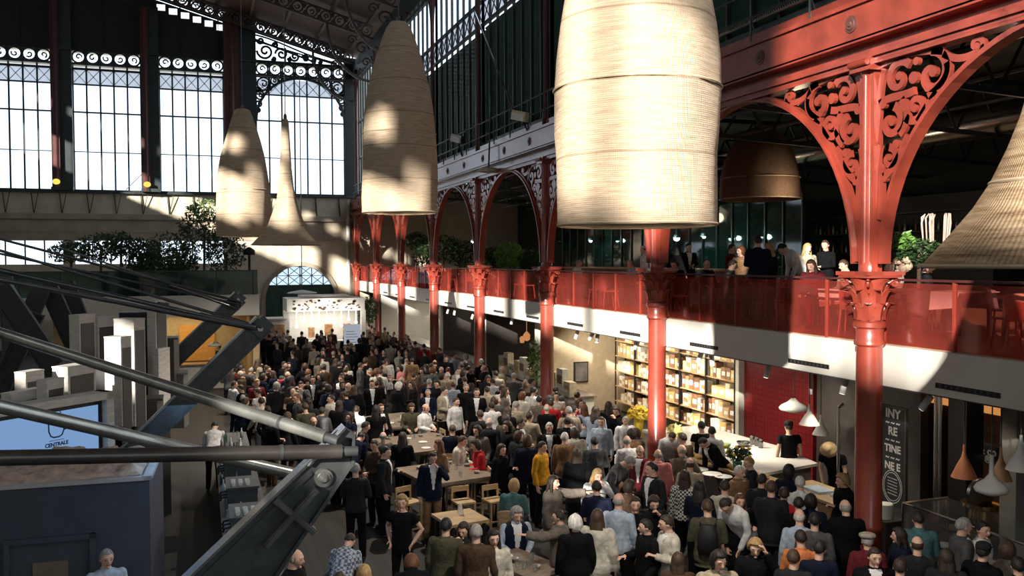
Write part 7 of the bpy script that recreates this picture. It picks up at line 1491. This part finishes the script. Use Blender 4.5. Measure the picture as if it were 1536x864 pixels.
UP(1137, 369, 11.6, 170, 'clasp', 'jacket', 'navy', 'beige', 'short', 'dark', 1.07, 'tall person in a navy jacket and pale trousers standing upstairs at the glass')
UP(1153, 371, 12.2, -120, 'stand', 'jumper', 'black', 'black', 'long', 'blonde', .98, 'blonde person in black standing upstairs right of the navy jacket')
UP(1178, 373, 12.9, -70, 'bend', 'shirt', 'white', 'black', 'short', 'black', 1.1, 'waiter in a white shirt leaning over a table upstairs')
UP(1238, 374, 14.0, -40, 'clasp', 'jumper', 'black', 'black', 'short', 'brown', 1.03, 'balding brown-haired person in black upstairs near the bottle shelves')
UP(1211, 382, 13.4, 30, 'stand', 'jumper', 'beige', 'black', 'long', 'blonde', .98, 'blonde person in beige upstairs between the waiter and the one in black')
UP(1060, 403, 12.3, 30, 'sit', 'jumper', 'charcoal', 'black', 'bald', 'grey', 1., 'balding person in charcoal seated upstairs near the second column')
UP(1012, 402, 11.6, -40, 'sit', 'coat', 'black', 'black', 'curly', 'brown', 1., 'curly-haired person in black seated upstairs right beside the second column')
UP(1099, 400, 11.5, 80, 'sit', 'shirt', 'grey', 'navy', 'short', 'dark', 1., 'person in a grey shirt seated upstairs at the glass below the maroon jumper')
UP(1217, 402, 11.3, -30, 'sit', 'poncho', 'maroon', 'maroon', 'long', 'brown', 1., 'person in a maroon wrap seated upstairs at the glass near the first column')
UP(1266, 398, 12.6, -60, 'sit', 'shirt', 'cream', 'black', 'short', 'brown', 1., 'person in cream seated upstairs left of the first column')
UP(1392, 455, 12.4, 100, 'sit', 'jumper', 'charcoal', 'charcoal', 'short', 'dark', 1., 'person in charcoal seated upstairs beside the armchair')
N_NAMED = len(PEOPLE)
# white edge on the black coat's back, backpack, checked shirt cloth
for ob in [o for o in scene.objects if o.get('label', '').startswith('person in an olive jacket wearing')]:
    mb = MB(); mb.loft([((0, .20, 1.0), .13, .05), ((0, .22, 1.1), .15, .08), ((0, .21, 1.3), .14, .07), ((0, .19, 1.42), .09, .04)], 14); [mb.tube([(s*.10, .16, 1.40), (s*.12, .0, 1.46), (s*.12, -.14, 1.36), (s*.13, -.12, 1.15), (s*.14, .1, 1.05)], .018, 6) for s in (-1, 1)]
    b_ = mb.build('backpack', BLACK, org=(0, 0, 0), smooth=True, auto=True); b_.parent = ob; b_['label'] = 'black backpack'
def swap(prefix, part, m):
    for ob in [o for o in scene.objects if o.get('label', '').startswith(prefix)]:
        for c in ob.children:
            if c.name.split('.')[0] == part: c.data = c.data.copy(); c.data.materials[0] = m
def checker(name, c1, c2, s):
    m = bpy.data.materials.new(name); t = nt(m); b = t.nodes['Principled BSDF']; b.inputs['Roughness'].default_value = .85; k = t.nodes.new('ShaderNodeTexChecker'); k.inputs['Scale'].default_value = s; k.inputs['Color1'].default_value = (*c1, 1); k.inputs['Color2'].default_value = (*c2, 1)
    tc = t.nodes.new('ShaderNodeTexCoord'); t.links.new(tc.outputs['Object'], k.inputs['Vector']); t.links.new(k.outputs['Color'], b.inputs['Base Color']); return m
swap('dark long-haired person in a black and white checked', 'shirt', checker('checked_cloth', (.7, .7, .66), (.03, .03, .03), 28))
swap('person in a pale blue patterned', 'shirt', checker('patterned_cloth', (.45, .5, .58), (.1, .13, .18), 22))
# ---- the rest of the crowd
rgp = random.Random(20)
POS = [(x, y) for x, y, z in PEOPLE if z < 1]
OBST = [(10.45, 16.3, 1.2)]+TPOS
NAMEDPX = [proj((x, y, 1.62)) for x, y, z in PEOPLE if z < 1]
def free(x, y, dmin):
    if any((x-a)**2+(y-b)**2 < dmin*dmin for a, b in POS): return False
    if any((x-a)**2+(y-b)**2 < (r+.15)**2 for a, b, r in TPOS): return False
    if x < 1.3 and y < 24: return False
    if x < 5.5 and y < 17.3: return False
    if any((x-XC)**2+(y-c)**2 < .62**2 for c in colY): return False
    if x > 9.9 and not (y < 14.2 and x < 10.35): return False
    if 9.9 < x and y > 8 and y < 11.4: return False
    if 10 < x and 12.6 < y < 14.9: return False
    if 9.9 < x+.1 and 14.6 < y < 18: return False
    if abs(x+.2-y*0) < -1: return False
    if y > 48.6 and 2.8 < x < 8.9 or (y > 36.3 and x < 2.8): return False
    # the clear floor beside the blonde woman in black and the strut foot
    u, v, d = proj((x, y, 1.6))
    if 500 < u < 640 and v > 765: return False
    if u < 470 and v > 660: return False
    if abs(x-1.1) < .3 and (abs(y-8.1) < .5 or abs(y-16.6) < .5): return False
    for un, vn, dn in NAMEDPX:
        if d < dn and abs(u-un) < 34*14/d and v < vn+48*14/d: return False
        if d > dn and abs(u-un) < 14*14/d and abs(v-vn) < 20*14/d: return False
    return -10 < u < 1546 and v < 900
TOPS = ['jumper', 'jacket', 'coat', 'shirt', 'jumper', 'jacket', 'coat', 'poncho', 'tee']
TC = ['black']*16+['charcoal']*8+['navy']*6+['grey']*3+['brown']*3+['olive', 'beige', 'cream', 'white', 'white', 'paleblue', 'maroon', 'greybrown', 'greybrown', 'tan', 'green', 'teal', 'red']
HK = ['short']*7+['long']*4+['bob']*3+['curly', 'bun', 'bald', 'bald']
HCB = ['grey', 'grey', 'white', 'brown']
HC = ['black']*4+['dark']*6+['brown']*5+['grey']*3+['white', 'blonde', 'auburn']
PO = ['stand', 'stand', 'hold', 'clasp', 'talk', 'walk', 'mouth', 'hips', 'clasp']
CN = dict(black='black', charcoal='charcoal', navy='navy', grey='grey', brown='brown', olive='olive green', beige='beige', cream='cream', white='white', paleblue='pale blue', maroon='maroon', greybrown='grey-brown', tan='tan', green='dark green', teal='teal', red='red')
GN = dict(jumper='jumper', jacket='jacket', coat='coat', shirt='shirt', poncho='wrap', tee='short-sleeved top')
HN = dict(short='short', long='long', bob='bobbed', curly='curly', bun='tied-up', bald='thinning')
ORD = ['first', 'second', 'third', 'fourth', 'fifth', 'sixth', 'seventh']
cand = []
def tryadd(x, y, dmin):
    if free(x, y, dmin): POS.append((x, y)); cand.append((x, y)); return True
for _ in range(9000):
    if len(cand) >= 120: break
    x, y = rgp.uniform(3.2, 10.3), rgp.uniform(9.3, 24)
    if x < 6.4 and y > 11.5 and rgp.random() < .78: continue
    tryadd(x, y, .60)
for _ in range(9000):
    if len(cand) >= 158: break
    tryadd(rgp.uniform(.9, 9.8), rgp.uniform(22, 34), .68)
MAXN = 298-len(POS)+len(cand)
for _ in range(9000):
    if len(POS)+18 >= 297: break
    tryadd(rgp.uniform(.6, 9.8), rgp.uniform(32, 46), .85)
used = {}
for x, y in cand:
    top, tc, hk, hc, po = rgp.choice(TOPS), rgp.choice(TC), rgp.choice(HK), rgp.choice(HC), rgp.choice(PO)
    if top == 'shirt' and tc in ('black', 'navy') and rgp.random() < .5: tc = 'white'
    if x > 7 and y > 17 and rgp.random() < .4: tc = rgp.choice(['white', 'cream', 'beige', 'paleblue', 'greybrown', 'grey'])
    if hk == 'bald': hc = rgp.choice(HCB)
    if hk in ('long', 'bob', 'bun') and hc in ('grey', 'white'): hc = 'brown'
    f = rgp.uniform(0, 2*PI) if rgp.random() < .5 else -.3+PI+rgp.uniform(-.7, .7)
    b = math.atan2(x, y); rel = math.cos(f+b); look = 'facing the camera' if rel > .6 else 'back turned' if rel < -.5 else 'side on'
    ci = min(range(7), key=lambda i: abs(colY[i]-y)); lat = 'along the stalls' if x > 8.2 else 'stall side' if x > 6 else 'in mid-hall' if x > 3.6 else 'strut side'
    lab = 'person, %s %s hair, %s %s, %s, %s, by %s column' % (HN[hk], {'dark': 'dark-brown'}.get(hc, hc), CN[tc], GN[top], look, lat, ORD[ci])
    used.setdefault(lab, []).append((y, x, f, po, top, tc, hk, hc))
for lab, L in used.items():
    L.sort()
    for k, (y, x, f, po, top, tc, hk, hc) in enumerate(L):
        l = lab; g = None
        if len(L) > 1:
            g = lab.replace('person', 'people', 1)[:90] if y > 28 else None
            if not g: l = lab+[', nearer one', ', farther one', ', farthest one'][min(k, 2)]
        if y > 36:  # tiny: one shared wording per colour and depth
            l = 'person in a %s %s in the distant crowd level with the %s column' % (CN[tc], GN[top], ORD[min(range(7), key=lambda i: abs(colY[i]-y))]); g = l.replace('person', 'people', 1)
        person(x, y, 0, f, po, top, K[tc], K[rgp.choice(['black', 'black', 'navy', 'charcoal', 'grey', 'brown'])], hk, H[hc], rgp.uniform(.93, 1.05), label=l, group=g)
# whatever stands beyond: one body of crowd no one could count
mb = MB(); rgc = random.Random(33); mi_ = 0
CR_ = [mat('crowd_cloth_%s' % n, K[n], .85, var=.2) for n in ('black', 'charcoal', 'navy', 'grey', 'cream', 'brown', 'maroon')]+[SKIN, mat('crowd_hair', (.03, .02, .015), .7)]
for _ in range(230):
    x, y = rgc.uniform(.6, 9.7), rgc.uniform(36, 52)
    if any((x-a)**2+(y-b)**2 < .3 for a, b in POS) or (y > 48.6 and 2.8 < x < 8.9) or (y > 36.3 and x < 2.8): continue
    if y > 42.6 and y < 43.4 and abs(x-a_) < .1: continue
    POS.append((x, y)); s = rgc.uniform(.93, 1.05); q = rgc.choice([0, 0, 0, 1, 1, 2, 2, 3, 4, 5, 6]); r = rgc.uniform(0, PI)
    for z0_, z1_, rx, ry, m_ in ((0, .85, .14, .10, 0),): mb.loft([((x, y, .0), .10, .10), ((x, y, .5*s), .13, .11), ((x, y, .85*s), .17, .13)], 8, 0)
    mb.loft([((x, y, .80*s), .18, .14), ((x, y, 1.1*s), .19, .14), ((x, y, 1.36*s), .22, .14), ((x, y, 1.45*s), .10, .09)], 10, q)
    for sx in (-1, 1): mb.tube([(x+sx*.2*math.cos(r), y+sx*.2*math.sin(r), 1.38*s), (x+sx*.25*math.cos(r), y+sx*.25*math.sin(r), 1.1*s), (x+sx*.2*math.cos(r)+.1*math.sin(r), y+sx*.2*math.sin(r)-.1*math.cos(r), .95*s)], [.055, .045, .035], 6, q, caps='round')
    mb.tube([(x, y, 1.42*s), (x, y, 1.52*s)], .055, 6, 7); mb.ball((x, y, 1.61*s), (.078, .09, .115), 8, 7); mb.ball((x+.02*math.sin(r), y+.02*math.cos(r), 1.64*s), (.085, .09, .105), 8, 8)
tag(mb.build('crowd', CR_, org=(5, 44, 0), smooth=True), 'mass of far-off people packed before the white stall', 'crowd', kind='stuff')

# ------------------------------------------------------------------ light
sun = bpy.data.objects.new('sun', bpy.data.lights.new('sun', 'SUN')); COL.objects.link(sun); sun.rotation_euler = SUN.to_track_quat('-Z', 'Y').to_euler()
sun.data.energy = 13.5; sun.data.angle = math.radians(.8); sun.data.color = (1, .92, .82)
w = bpy.data.worlds.new('sky'); scene.world = w; w.use_nodes = True; b = w.node_tree.nodes['Background']; b.inputs['Color'].default_value = (.80, .90, 1, 1); b.inputs['Strength'].default_value = 2.3
def lamp(name, kind, loc, energy, col, size=.3, rot=None, spot=None):
    l = bpy.data.lights.new(name, kind); l.energy = energy; l.color = col; o = bpy.data.objects.new(name, l); COL.objects.link(o); o.location = loc
    if kind == 'AREA': l.shape = 'RECTANGLE'; l.size, l.size_y = size
    elif kind in ('POINT', 'SPOT'): l.shadow_soft_size = size
    if rot is not None: o.rotation_euler = V3(rot).to_track_quat('-Z', 'Y').to_euler()
    if spot: l.spot_size = math.radians(spot); l.spot_blend = .6
    return o
def portal(loc, sx, sy, d): o = lamp('portal', 'AREA', loc, 1, (1, 1, 1), (sx, sy), d); o.data.cycles.is_portal = True
portal((-1.4, YE+.8, 13.7), 22.5, 8.2, (0, -1, 0)); portal((9.98+.6, 54, 13.5), 15, 8.2, (-1, 0, 0)); portal((10.6, 20, 16.3), 60, 2.6, (-1, 0, 0)); portal((XL-.4, 20, 18), 64, 4.5, (1, 0, 0))
portal((XL-.4, -20, 18.5), 14, 8, (1, 0, 0)); portal((.7, -27.4, 13.2), 18, 10, (0, 1, 0))
WARM = (1, .87, .69)
# lamps inside the woven shades
for p, e in ((P4, 60), (P3, 110), (P1, 110), (P2, 80), (P6, 30)): lamp('shade_lamp', 'SPOT', (p.x, p.y, p.z+.45), e*15, (1, .90, .76), .06, (0, 0, -1), 130)
# track spots washing the stalls
for i, p in enumerate(SPOT): lamp('track_lamp', 'SPOT', (p.x+.1, p.y, p.z-.16), [120, 120, 120, 200, 240, 200, 8, 60, 15, 60, 60, 20, 40][i], WARM, .05, (.62, 0, -.75), 95)
for y, e in ((22.5, 260), (25, 300), (27.5, 300), (31.5, 200)): lamp('shelf_lamp', 'AREA', (12.6, y, 3.3), e*.45, WARM, (.4, 1.6), (.55, 0, -.8))
lamp('counter_lamp', 'AREA', (11.4, 17.8, 3.3), 32, (1, .92, .78), (.5, 3), (0, 0, -1)); lamp('tile_lamp', 'AREA', (12.9, 19, 3.3), 14, WARM, (.4, 1.2), (.6, 0, -.8))
for y in (16, 20, 24, 28, 32): lamp('crowd_lamp', 'SPOT', (10.0, y, 3.3), 260, (1, .90, .76), .06, (-.75, -.25, -.62), 110)  # unseen fill spots added to brighten the crowd by the stalls
lamp('cook_lamp', 'SPOT', (11.4, 14.2, 2.7), 60, WARM, .08, (0, 0, -1), 120); lamp('panel_lamp', 'AREA', (13.5, 12.5, 3.3), 9, (1, .72, .45), (.5, 4), (.4, 0, -.9))
for p in ((6.5, 49.0, 3.0), (5.2, 49.0, 2.6), (7.8, 49, 2.6)): lamp('stall_lamp', 'POINT', p, 34, (1, .93, .82), .2)
lamp('stall_inner_lamp', 'AREA', (6.5, 50.8, 2.6), 70, (1, .93, .82), (3.6, 1.2), (0, 0, -1))
lamp('warm_stall_lamp', 'AREA', (-1.2, 41.5, 3.1), 70, (1, .78, .45), (4, 2), (0, 0, -1))
for y, e in ((38, 14), (41, 14), (46, 90), (50, 80)): lamp('far_stall_lamp', 'AREA', (12.6, y, 3.3), e, WARM, (1, 2), (0, 0, -1))
lamp('corridor_lamp', 'AREA', (-.35, 14.5, 2.9), 20, (.35, .62, 1), (.5, 6), (0, 0, -1)); lamp('corridor_lamp_warm', 'SPOT', (.7, 17.5, 3.6), 8, (1, .9, .75), .1, (0, 0, -1), 110)
for (u, v), X, r, n_ in LAMPS: p = at(u, v, X=X); lamp('mezzanine_lamp', 'POINT', p+V3((-.25, -.1, 0)), 26, (.6, 1, .9), .08)
for y in (13, 20, 27, 34): lamp('aisle_lamp', 'POINT', (15, y, 7.2), 26, (1, .8, .55), .2)

scene.view_settings.view_transform = 'Standard'; scene.view_settings.look = 'None'; scene.view_settings.gamma = 1; scene.view_settings.use_curve_mapping = False; scene.view_settings.exposure = 0
cy = scene.cycles; cy.use_denoising = True; cy.max_bounces = 6; cy.diffuse_bounces = 3; cy.glossy_bounces = 3; cy.transmission_bounces = 4; cy.transparent_max_bounces = 12; cy.sample_clamp_indirect = 4; cy.caustics_reflective = False; cy.caustics_refractive = False
try: cy.denoiser = 'OPENIMAGEDENOISE'
except Exception: pass
